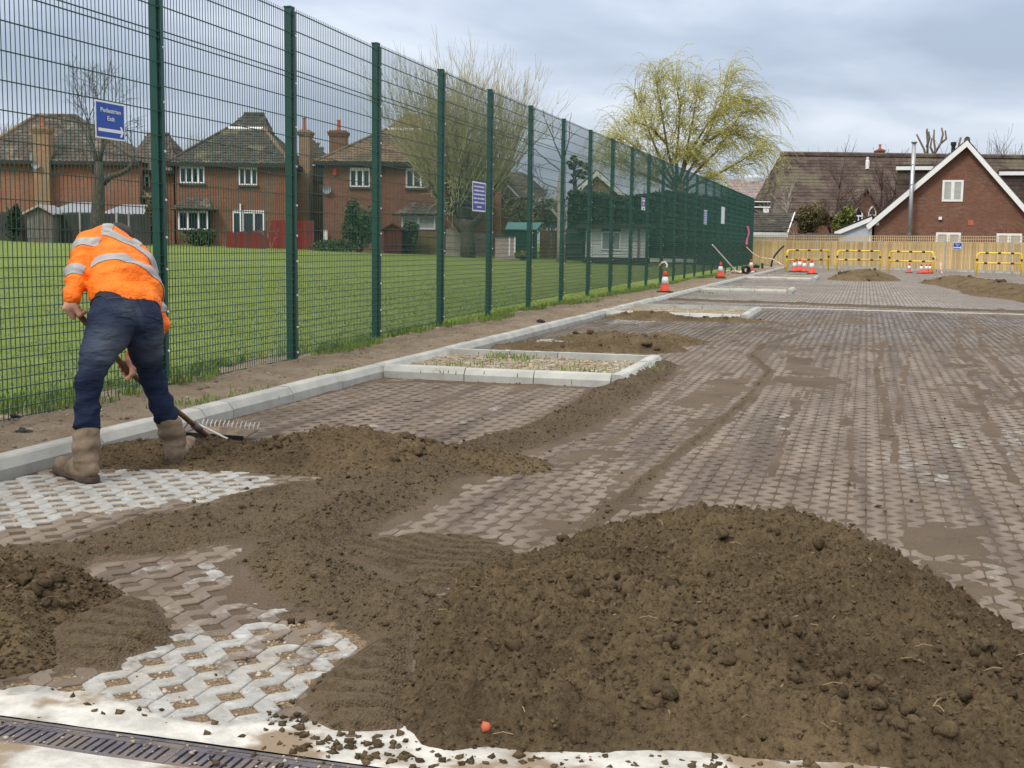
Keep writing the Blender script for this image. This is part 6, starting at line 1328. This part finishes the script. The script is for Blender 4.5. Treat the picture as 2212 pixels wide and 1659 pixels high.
# ------------------------------------------------------------------ workman: smooth blended body and clothes
class Field:
    def __init__(s, lo, hi, h):
        s.lo = np.array(lo, float); s.h = h; s.n = np.ceil((np.array(hi)-s.lo)/h).astype(int)+1; s.f = np.full(s.n, 1.0, np.float32)
    def block(s, lo, hi, pad):
        a = np.clip(np.floor((np.array(lo)-pad-s.lo)/s.h).astype(int), 0, s.n-1); b_ = np.clip(np.ceil((np.array(hi)+pad-s.lo)/s.h).astype(int)+1, 1, s.n)
        ax = [s.lo[i]+s.h*np.arange(a[i], b_[i]) for i in range(3)]
        return tuple(slice(a[i], b_[i]) for i in range(3)), np.meshgrid(*ax, indexing='ij')
    def cone(s, p, q, r1, r2, k=.03, flat=None, cut=False):
        """tapered capsule; flat = (unit vector, factor) squeezes it along that direction"""
        p, q = np.array(p, float), np.array(q, float); R = max(r1, r2)*(1.0 if flat is None else max(1, 1/flat[1]))
        sl, (X, Y, Z) = s.block(np.minimum(p, q)-R, np.maximum(p, q)+R, k+.04); d = q-p; L2 = d@d+1e-12
        X, Y, Z = X-p[0], Y-p[1], Z-p[2]; t = np.clip((X*d[0]+Y*d[1]+Z*d[2])/L2, 0, 1); X, Y, Z = X-d[0]*t, Y-d[1]*t, Z-d[2]*t
        if flat is not None:
            u = np.array(flat[0], float); u /= np.linalg.norm(u); c = (X*u[0]+Y*u[1]+Z*u[2])*(1/flat[1]-1); X, Y, Z = X+c*u[0], Y+c*u[1], Z+c*u[2]
        g = np.sqrt(X*X+Y*Y+Z*Z)-(r1+(r2-r1)*t); f = s.f[sl]
        if cut: s.f[sl] = np.maximum(f, -g); return s
        hh = np.clip(.5+.5*(g-f)/k, 0, 1); s.f[sl] = g*(1-hh)+f*hh-k*hh*(1-hh); return s
    def chain(s, pts, rs, k=.03, **kw):
        for i in range(len(pts)-1): s.cone(pts[i], pts[i+1], rs[i], rs[i+1], k, **kw)
        return s
    def coords(s): return np.meshgrid(*[s.lo[i]+s.h*np.arange(s.n[i]) for i in range(3)], indexing='ij')
    def plane(s, p, n):                      # keep the side n points away from
        X, Y, Z = s.coords(); n = np.array(n, float); n /= np.linalg.norm(n); s.f = np.maximum(s.f, ((X-p[0])*n[0]+(Y-p[1])*n[1]+(Z-p[2])*n[2]).astype(np.float32)); return s
    def warp(s, fn):
        m = np.abs(s.f) < .05; idx = np.nonzero(m); P = [s.lo[i]+s.h*idx[i] for i in range(3)]; s.f[m] += fn(*P).astype(np.float32); return s
    def mesh(s, name, m, parent=None, mats=None):
        f = s.f; h = s.h; S = f < 0; c = np.zeros(tuple(x-1 for x in f.shape), np.int8)
        for dx in (0, 1):
            for dy in (0, 1):
                for dz in (0, 1): c += S[dx:S.shape[0]-1+dx, dy:S.shape[1]-1+dy, dz:S.shape[2]-1+dz]
        act = (c > 0) & (c < 8); I = np.stack(np.nonzero(act), 1); n = len(I); idm = np.full(act.shape, -1, np.int32); idm[act] = np.arange(n)
        acc = np.zeros((n, 3)); cnt = np.zeros(n); cor = [(a, b_, d) for a in (0, 1) for b_ in (0, 1) for d in (0, 1)]
        for a in cor:
            for ax in range(3):
                if a[ax] == 1: continue
                b_ = list(a); b_[ax] = 1; fa = f[I[:, 0]+a[0], I[:, 1]+a[1], I[:, 2]+a[2]]; fb = f[I[:, 0]+b_[0], I[:, 1]+b_[1], I[:, 2]+b_[2]]; m_ = (fa < 0) != (fb < 0)
                t = np.where(m_, fa/np.where(m_, fa-fb, 1), 0); p = np.repeat(np.array(a, float)[None], n, 0); p[:, ax] += t; acc += p*m_[:, None]; cnt += m_
        V = s.lo+(I+acc/cnt[:, None])*h; Fs = []
        for ax in range(3):
            sl0 = [slice(None)]*3; sl1 = [slice(None)]*3; sl0[ax] = slice(0, -1); sl1[ax] = slice(1, None); A, B = S[tuple(sl0)], S[tuple(sl1)]; E = np.stack(np.nonzero(A != B), 1)
            o1, o2 = [(1, 2), (2, 0), (0, 1)][ax]; E = E[(E[:, o1] > 0) & (E[:, o2] > 0) & (E[:, o1] < f.shape[o1]-1) & (E[:, o2] < f.shape[o2]-1)]
            def cell(d1, d2): q = E.copy(); q[:, o1] -= d1; q[:, o2] -= d2; return idm[q[:, 0], q[:, 1], q[:, 2]]
            Q = np.stack([cell(1, 1), cell(0, 1), cell(0, 0), cell(1, 0)], 1); fl = A[E[:, 0], E[:, 1], E[:, 2]]; Q = np.where(fl[:, None], Q, Q[:, ::-1]); Fs.append(Q[(Q >= 0).all(1)])
        return np_mesh(name, V, np.concatenate(Fs), m, parent, smooth=True)

def j(px, py, d): return np.array(at(px, py, d))
def lerp(a, b_, t): return a+(b_-a)*t
def unit(v): v = np.array(v, float); return v/np.linalg.norm(v)
hipL, hipR = j(232, 700, 6.22), j(303, 702, 6.36); kneeL, kneeR = j(190, 828, 6.14), j(328, 815, 6.48)
ankL, ankR = j(186, 985, 6.10), j(377, 950, 6.60)
pel, waist = j(268, 672, 6.33), j(266, 638, 6.40); mid, chest, neck, head = j(265, 588, 6.55), j(250, 546, 6.72), j(247, 520, 6.90), j(254, 519, 7.02)
shL, elL, wrL = j(192, 527, 6.62), j(170, 592, 6.42), j(156, 642, 6.32)
shR, elR, wrR = j(310, 588, 6.72), j(341, 700, 6.74), j(286, 778, 6.62)
gripL, gripR = j(160, 667, 6.33), j(272, 797, 6.58)
hd = unit(gripR-gripL)
view = unit(CR[2]); camr = unit(CR[0]); camu = unit(-CR[1])
up = np.array([0, 0, 1.0])
worker = thing('person', 'workman in an orange hi-vis jacket and dark jeans, seen from behind, bent over raking soil', 'person', (float(hipL[0]), float(hipL[1]), 0))
WO = np.array(worker.location)
def own(o): o.location = Vector(-WO); return o
spine = unit(chest-pel); lat = unit(shR-shL); fwd = unit(np.cross(lat, spine)); hl = unit(hipR-hipL); hf = unit(np.cross(hl, up))
if fwd@view < 0: fwd = -fwd
if hf@view < 0: hf = -hf
M['skin'] = mat('skin', (.56, .31, .22), .55, .12, 14, .15, 120, .4, col2=(.60, .27, .20), c2t=(.5, .7))
M['hair'] = mat('dark hair', (.018, .014, .012), .6, .3, 30, .8, 90, .4, stretch=(1, 1, .3))
b = NB('hi vis orange'); c = b.coord(); n1 = b.noise(c, 7, 4, .6); n2 = b.noise(c, 3, 5, .7)
cc = b.mix(b.ss(n1, .3, .7), (.90, .165, .008), (1.0, .215, .012)); cc = b.mix(b.math('MULTIPLY', b.ss(n2, .62, .78), .45), cc, (.42, .14, .03)); M['orange'] = b.done(cc, .6, b.bump(b.noise(c, 15, 5, .62, (1, 1, 1.5)), .85, .03), .3)
M['silver'] = mat('grey reflective tape', (.33, .325, .325), .45, .10, 18, .1, 60, .5)
b = NB('jeans denim'); c = b.coord(); n1 = b.noise(c, 5, 5, .6); n2 = b.noise(c, 8, 3, .5, (.6, .6, 1.6)); n3 = b.noise(c, 260, 2, .5)
cc = b.mix(b.ss(n1, .35, .7), (.009, .014, .034), (.017, .027, .058)); cc = b.mix(b.math('MULTIPLY', b.ss(n2, .55, .8), .55), cc, (.03, .042, .075)); fade = b.attr('fade'); cc = b.mix(b.math('MULTIPLY', fade, b.ss(n1, .1, .7)), cc, (.095, .115, .15))
M['denim'] = b.done(cc, .9, b.bump(b.math('ADD', b.math('MULTIPLY', n2, 2.2), b.math('MULTIPLY', n3, .06)), .7, .03), .15)
M['boot'] = mat('muddy tan boot leather', (.20, .148, .10), .8, .3, 9, .5, 40, .3, col2=(.09, .065, .042), c2t=(.42, .6))
M['sole'] = mat('muddy boot sole', (.07, .05, .035), .95, .3, 12, .6, 60)
M['shirt'] = mat('dark undershirt', (.022, .014, .018), .9, .2, 12, .3, 40)
# body: one continuous figure
B = Field(np.minimum.reduce([ankL, ankR, wrL, wrR, head])-.3, np.maximum.reduce([ankL, ankR, shL, shR, head, elR])+.28, .0072)
B.f[:] = 1.0
for s_ in (-1, 1): B.cone(pel+hl*.05*s_, waist+hl*.05*s_, .09, .08, .05); B.cone(waist+lat*.05*s_, chest+lat*.06*s_, .078, .085, .05)
B.cone(shL+lat*.03, shR-lat*.03, .06, .06, .06); B.cone(chest, neck, .075, .052, .05); B.cone(neck, head, .05, .055, .03)
hdn = unit(head-neck); B.cone(head-hdn*.02, head+hdn*.055, .078, .072, .03); B.cone(head+hdn*.03+np.array([0, 0, -.03]), head+hdn*.06+np.array([0, 0, -.075]), .052, .036, .03)
fc = head+hdn*.03+np.array([0, 0, -.05]); fd_ = unit(np.array([0, 0, -1.0])+.25*hdn); B.cone(fc+fd_*.04, fc+fd_*.075-hdn*.02, .012, .012, .015)
for s_ in (-1, 1): B.cone(head+lat*.074*s_+hdn*.0, head+lat*.080*s_-hdn*.02, .020, .014, .01)
B.chain([shL, elL, wrL], [.05, .042, .029]); B.chain([shR, elR, wrR], [.05, .042, .029])
for (a, k_, n_) in ((hipL, kneeL, ankL), (hipR, kneeR, ankR)): B.chain([a, k_, n_], [.068, .040, .032], .04)
def hand(F, wr, grip, ax, back, thumb_side):
    """fingers wrapped round a handle along ax; back = unit vector from handle to back of the hand"""
    back = unit(back-ax*(back@ax)); o = unit(np.cross(ax, back)); pc = grip+back*.030
    kn = [pc+ax*(.034-.0225*i)+o*.012*thumb_side for i in range(4)]
    for i in range(4): F.cone(lerp(wr, pc, .35)+ax*(.012-.008*i), kn[i], .020, .0135, .014)
    F.cone(wr, lerp(wr, pc, .6), .027, .026, .02, flat=(back, .8))
    for i, (k0, ln) in enumerate(zip(kn, (1.0, 1.07, 1.02, .86))):
        R = .0265; cen = grip+ax*((k0-grip)@ax); pts = [k0]
        for th in (35, 85, 135, 185): r = math.radians(th*ln); pts.append(cen+R*(back*math.cos(r)+o*thumb_side*math.sin(r)))
        F.chain(pts, [.0115, .0108, .0100, .0094, .0085], .004)
    t0 = lerp(wr, pc, .45)-o*thumb_side*.018; t1 = grip+back*.012-o*thumb_side*.030+ax*.030; t2 = grip-back*.020-o*thumb_side*.020+ax*.044; t3 = grip-back*.030+ax*.046+o*thumb_side*.004
    F.chain([t0, t1, t2, t3], [.018, .0135, .0115, .0095], .008)
hand(B, wrL, gripL, hd, unit(gripL-wrL)*.2-camr*.6-view*.8, 1.0)
hand(B, wrR, gripR, hd, unit(wrR-gripR)*.7+camr*.5-view*.3, -1.0)
body = own(B.mesh('body', M['skin'], worker))
# hair and eyes
Hh = Field(head-.2, head+.22, .007); Hh.cone(head-hdn*.045+up*.012, head+hdn*.05+up*.02, .083, .080, .03); Hh.cone(head-hdn*.07+up*.0, head-hdn*.02, .06, .075, .03); Hh.plane(head-up*.035, -up)
Hh.warp(lambda x, y, z: .012*(fbm(x*30+z*20, y*30, 1.0, 3, 4)-.5)); own(Hh.mesh('hair', M['hair'], worker))
for s_ in (-1, 1): mb = MB(); mb.lathe([(.004, -.009), (.010, -.003), (.010, .003), (.004, .009)], 8); e_ = mb.build('eye', M['white'], worker); e_.location = Vector(fc+fd_*.045+lat*.03*s_-WO)
# jacket
J = Field(np.minimum.reduce([shL, wrL, elR, wrR, waist])-.28, np.maximum.reduce([shL, shR, elR, neck, waist])+.26, .0085)
hem = lerp(pel, waist, .0); hemn = unit(unit(pel-mid)-.7*up-.2*lat)
for s_ in (-1, 1):
    J.cone(hem+hl*.056*s_-spine*.02+hl*.024, lerp(waist, mid, .7)+lat*.060*s_+lat*.01, .108, .122, .06); J.cone(lerp(waist, mid, .6)+lat*.062*s_, chest+lat*.065*s_-fwd*.01, .124, .108, .06)
J.cone(shL+lat*.035, shR-lat*.035, .070, .074, .06); J.cone(chest, neck-.02*spine, .088, .065, .05)
# elastic waistband bulge above the hem and hem cut
bandc = hem-unit(pel-mid)*.045
J.warp(lambda x, y, z: (lambda t: -.010*np.exp(-((t-.085)/.035)**2)+.012*np.exp(-((t-.018)/.022)**2))(((x-hem[0])*-hemn[0]+(y-hem[1])*-hemn[1]+(z-hem[2])*-hemn[2])))
def back_folds(x, y, z):
    t = (x-pel[0])*spine[0]+(y-pel[1])*spine[1]+(z-pel[2])*spine[2]; l = (x-pel[0])*lat[0]+(y-pel[1])*lat[1]+(z-pel[2])*lat[2]; n = fbm(t*5+l*2, l*2.2-t, 2.2, 3, 8)-.5
    rib = .0035*np.sin(l*330)*np.exp(-((t-.055)/.03)**2); n2 = fbm(t*9-l*3, l*3+t*2, 2.6, 3, 18)-.5; return (.034*n+.030*n2)*sst(t, .02, .1)+rib
J.warp(back_folds); J.plane(hem, hemn)
J.chain([shL, elL, wrL+unit(wrL-elL)*.0], [.072, .062, .047], .018); J.chain([shR, elR, wrR-unit(wrR-elR)*.02], [.074, .060, .048], .018)
def sleeve_folds(x, y, z):
    P = np.stack([x, y, z], -1); o = np.zeros(len(x))
    for a, b_ in ((shL, elL), (elL, wrL), (shR, elR), (elR, wrR)):
        d = b_-a; L = np.linalg.norm(d); u = d/L; t = (P-a)@u; r = np.linalg.norm((P-a)-t[:, None]*u, axis=1); w = np.exp(-(r/.11)**4)*sst(t, -.02, .05)*(1-sst(t, L-.03, L+.04)); q = np.abs(np.sin(t*47+6*fbm(x*6, z*6+y*5, 1.0, 2, 3))); o += w*.016*(q-.5)
    return o
J.warp(sleeve_folds)
jk = own(J.mesh('jacket', M['orange'], worker))
def patch(src, name, m, planes, off=.004, near=None, kind=None):
    """a strip of the garment between cutting planes, lifted off the cloth"""
    bm = bmesh.new(); bm.from_mesh(src.data)
    for p, n in planes:
        bmesh.ops.bisect_plane(bm, geom=bm.verts[:]+bm.edges[:]+bm.faces[:], plane_co=Vector(p), plane_no=Vector(n), clear_outer=True)
    if near is not None:
        kill = [f for f in bm.faces if not near(np.array(f.calc_center_median()))]; bmesh.ops.delete(bm, geom=kill, context='FACES')
    bm.normal_update(); r = bmesh.ops.solidify(bm, geom=bm.faces[:], thickness=-.003) if False else None
    for v in bm.verts: v.co += v.normal*off
    me = bpy.data.meshes.new(name); bm.to_mesh(me); bm.free(); me.materials.clear(); me.materials.append(m)
    for p in me.polygons: p.use_smooth = True
    return own(link(name, me, worker))
def axis_d(p, a, b_): d = b_-a; t = np.clip((p-a)@d/(d@d), 0, 1); return np.linalg.norm(p-a-d*t)
in_armL = lambda p: min(axis_d(p, shL, elL), axis_d(p, elL, wrL)) < .115 and (p-shL)@lat < .045
in_armR = lambda p: min(axis_d(p, lerp(shR, elR, .25), elR), axis_d(p, elR, wrR)) < .115
torso = lambda p: not (in_armL(p) and (p-chest)@spine < .06) and axis_d(p, lerp(shR, elR, .35), elR) > .10 and axis_d(p, elR, wrR) > .10 and axis_d(p, elL, wrL) > .10
tl = unit(spine+.16*lat)
def slab(c0, n, w): n = unit(n); return [(c0+n*w/2, n), (c0-n*w/2, -n)]
patch(jk, 'reflective_band', M['silver'], slab(lerp(waist, mid, .50), tl, .052), near=torso)
patch(jk, 'reflective_band', M['silver'], slab(lerp(mid, chest, .62), unit(spine+.30*lat), .05), near=torso)
for s_ in (-1, 1):
    c0 = chest+lat*(.085*s_-.015); patch(jk, 'brace_band', M['silver'], slab(c0, lat-.12*spine*s_, .05)+[(lerp(mid, chest, .62), -unit(spine+.30*lat))], near=lambda p: not in_armL(p) or (p-shL)@lat > .03)
patch(jk, 'sleeve_band', M['silver'], slab(lerp(shL, elL, .28), elL-shL, .05), near=in_armL); patch(jk, 'sleeve_band', M['silver'], slab(lerp(elL, wrL, .12), wrL-elL, .055), near=in_armL)
patch(jk, 'sleeve_band', M['silver'], slab(lerp(shR, elR, .72), elR-shR, .05), near=in_armR)
# undershirt showing between jacket and belt
U = Field(pel-.3, mid+.25, .011)
for s_ in (-1, 1): U.cone(pel+hl*.06*s_, lerp(waist, mid, .35)+hl*.058*s_, .098, .090, .05)
own(U.mesh('undershirt', M['shirt'], worker))
# jeans
D = Field(np.minimum.reduce([ankL, ankR, pel])-.24, np.maximum.reduce([hipL, hipR, pel, ankR])+.24, .0085)
beltc = lerp(pel, waist, .45)
for s_ in (-1, 1): D.cone(pel+hl*.072*s_-hf*.01, beltc+hl*.058*s_+unit(waist-pel)*.03, .108, .102, .05)
D.cone(hipL-hf*.035+hl*.012, hipL-hf*.03-up*.05, .105, .10, .06); D.cone(hipR-hf*.035-hl*.012, hipR-hf*.03-up*.05, .105, .10, .06)
D.chain([hipL, lerp(hipL, kneeL, .5), kneeL, lerp(kneeL, ankL, .4), lerp(kneeL, ankL, .55)], [.102, .082, .061, .057, .064], .03); D.chain([hipR, lerp(hipR, kneeR, .5), kneeR, lerp(kneeR, ankR, .4), lerp(kneeR, ankR, .57)], [.102, .082, .061, .057, .065], .03)
def leg_folds(x, y, z):
    P = np.stack([x, y, z], -1); o = np.zeros(len(x))
    for a, k_, n_ in ((hipL, kneeL, ankL), (hipR, kneeR, ankR)):
        for (p, q, amp, lo) in ((a, k_, .005, .5), (k_, n_, .0055, 0)):
            d = q-p; L = np.linalg.norm(d); u = d/L; t = (P-p)@u; off = (P-p)-t[:, None]*u; r = np.linalg.norm(off, axis=1); sd = off@hl
            o += amp*np.exp(-(r/.12)**4)*sst(t, lo*L-.03, lo*L+.1)*(1-sst(t, L-.02, L+.05))*1.9*(np.abs(np.sin(t*42+sd*18+7*fbm(x*4, z*5+y*4, 1.0, 2, 6)))-.5)
    c = P-(lerp(hipL, hipR, .5)-up*.06); o += .014*np.exp(-((c@hl)/.016)**2)*np.exp(-(c@up/.10)**2)*(c@hf < 0)      # seat seam
    return o+.010*(fbm(x*7+z*3, z*9+y*5, 1.0, 3, 12)-.5)
D.warp(leg_folds); D.plane(beltc+unit(waist-pel)*.0, .45*unit(waist-pel)+.9*up+.06*hl); jn = own(D.mesh('jeans', M['denim'], worker))
co = np.empty(len(jn.data.vertices)*3, np.float32); jn.data.vertices.foreach_get('co', co); co = co.reshape(-1, 3)
fd0 = np.zeros(len(co))
for c0, r in ((lerp(hipL, kneeL, .38)-hf*.1, .11), (lerp(hipR, kneeR, .36)-hf*.1+hl*.03, .10), (pel-hf*.13-hl*.06+up*.02, .07)): fd0 = np.maximum(fd0, np.exp(-(np.linalg.norm(co-c0, axis=1)/r)**2))
a_ = jn.data.attributes.new('fade', 'FLOAT', 'POINT'); a_.data.foreach_set('value', fd0.astype(np.float32))
behind = lambda p: (p-pel)@hf < -.02
pu = unit(unit(waist-pel)*.8+up*.4)
for s_ in (-1, 1):
    c0 = pel+hl*.082*s_-pu*.045; pk = patch(jn, 'pocket', M['denim'], slab(c0, hl, .115)+slab(c0, pu+.08*hl*s_, .125), off=.003, near=behind)
    patch(jn, 'pocket_seam', mat('brown stitching', (.07, .05, .035), .9), slab(c0, hl, .11)+slab(c0+pu*.052, pu+.08*hl*s_, .004), off=.0055, near=behind)
patch(jn, 'waistband', M['denim'], [(beltc-pu*.030, -pu)], off=.004)
patch(jn, 'waist_label', mat('tan leather label', (.36, .27, .17), .8), [(beltc-pu*.026, -pu)]+slab(beltc+hl*.115, hl, .022), off=.006, near=behind)
for l_ in (-.03, .035, .10): patch(jn, 'belt_loop', M['denim'], [(beltc-pu*.036, -pu)]+slab(beltc+hl*l_, hl, .012), off=.008, near=behind)
# turned-up frayed hems
for k_, n_ in ((kneeL, ankL), (kneeR, ankR)):
    patch(jn, 'trouser_hem', M['denim'], [(lerp(k_, n_, .60), -(n_-k_))], off=.003, near=lambda p, k_=k_, n_=n_: axis_d(p, k_, n_+(n_-k_)*.3) < .13)
# boots
def boot(ank, knee, toe, name='boot'):
    ax = unit(ank-knee); gz = .0; heel = np.array([ank[0], ank[1], 0])-unit(np.array([toe[0]-ank[0], toe[1]-ank[1], 0]))*.035; toe = np.array([toe[0], toe[1], 0.0]); d = unit(toe-heel); top = lerp(knee, ank, .64); sd = np.cross(d, up)
    F = Field(np.minimum.reduce([heel, toe, top])-.16, np.maximum.reduce([heel, toe, top])+.16, .007)
    F.chain([top, lerp(top, ank, .5), ank+up*.01], [.058, .061, .054], .03); F.cone(ank, heel+up*.065, .056, .045, .03); F.cone(heel+d*.05+up*.075, heel+d*.13+up*.06, .052, .046, .03); F.cone(heel+d*.12+up*.055, toe-d*.045+up*.048, .048, .043, .03, flat=(up, .92)); F.cone(heel+d*.02+up*.035, toe-d*.05+up*.035, .042, .045, .02)
    F.warp(lambda x, y, z: .016*(np.abs(fbm(x*9+y*7, z*15, 1.0, 3, 5)-.5)-.12)+.004*np.sin(z*90+5*fbm(x*6, y*6, 1, 2, 2))*(z > .10)); F.plane(up*.022, -up); F.plane(top-ax*.012, -ax)
    o = own(F.mesh(name, M['boot'], worker))
    G = Field(np.minimum(heel, toe)-.1, np.maximum(heel, toe)+.12, .007); G.cone(heel+up*.02, toe-d*.045+up*.02, .046, .052, .01); G.cone(heel+up*.01, heel+d*.03+up*.01, .048, .05, .01); G.plane(up*.034, up); G.plane(up*.001, -up); G.cone(heel+d*.095-sd*.1-up*.012, heel+d*.095+sd*.1-up*.012, .02, .02, .01, cut=True)
    s_ = G.mesh('sole', M['sole'], o); return o
tL = gnd(128, 1020); boot(ankL, kneeL, np.array(tL)); tR = np.array(gnd(412, 972)); boot(ankR, kneeR, tR)
# cuff of leather tongue, pull tab: pale scuffed reinforcement on the near boot
# ------------------------------------------------------------------ landscape rake held by the workman
endp = np.array(gnd(451, 944, .03)); hs0 = gripL-hd*.05
rk = thing('rake', 'long handled landscape rake with a wide pale tined head, gripped by the workman', 'rake', (float(endp[0]), float(endp[1]), 0)); RO = np.array(rk.location)
R_ = lambda p: Vector(np.array(p)-RO)
MB().tube([R_(hs0), R_(gripL), R_(gripR), R_(lerp(gripR, endp, .5)), R_(endp)], .0155, 10).build('handle', mat('worn brown handle', (.16, .085, .045), .6, .3, 6, .2, 30, stretch=(4, 4, 1)), rk, smooth=True)
l0, l1 = np.array(gnd(401, 941, .012)), np.array(gnd(525, 950, .012)); hv = unit(l1-l0); bk = np.cross(up, hv)
if bk[1] < 0: bk = -bk
c0 = lerp(l0, l1, .5); L = np.linalg.norm(l1-l0)
mb = MB(); Mx = Matrix(((hv[0], bk[0], 0, 0), (hv[1], bk[1], 0, 0), (0, 0, 1, 0), (0, 0, 0, 1))); Mx.translation = R_(c0)
mb.box(-L/2, L/2, -.008, .008, -.004, .022, 0, Mx); mb.build('levelling_bar', M['dark'], rk)
mb = MB(); vs = [Mx @ Vector(q) for q in ((-L/2, .005, .008), (L/2, .005, .008), (L/2+.03, .13, .045), (-L/2+.03, .13, .045), (-L/2, .005, .003), (L/2, .005, .003), (L/2+.03, .13, .040), (-L/2+.03, .13, .040))]
mb.add(vs, ((0,1,2,3), (7,6,5,4), (0,4,5,1), (1,5,6,2), (2,6,7,3), (3,7,4,0))); mb.build('head_plate', mat('soil smeared plate', (.17, .125, .085), .8, .35, 14, .4, 50), rk)
tm = mat('pale aluminium', (.62, .58, .52), .5, .2, 14)
for k in range(14):
    x = -L/2+.03+(L-.01)*k/13; MB().tube([Mx @ Vector((x, .13, .030)), Mx @ Vector((x+.002, .134, .062)), Mx @ Vector((x+.004, .150, .085))], [.0042, .0042, .0026], 5).build('tine', tm, rk)
jn0 = lerp(gripR, endp, .86); MB().tube([R_(np.array(at(408.7, 907, depth_of(jn0)))), R_(np.array(gnd(497, 951, .03)))], .0075, 6).build('brace_rod', tm, rk); MB().tube([R_(np.array(at(408.7, 907, depth_of(jn0)))), R_(c0-hv*.22+up*.03)], .0075, 6).build('brace_rod', tm, rk)
MB().tube([R_(lerp(gripR, endp, .80)), R_(lerp(gripR, endp, .88))], .023, 8).build('socket', M['iron'], rk, smooth=True)
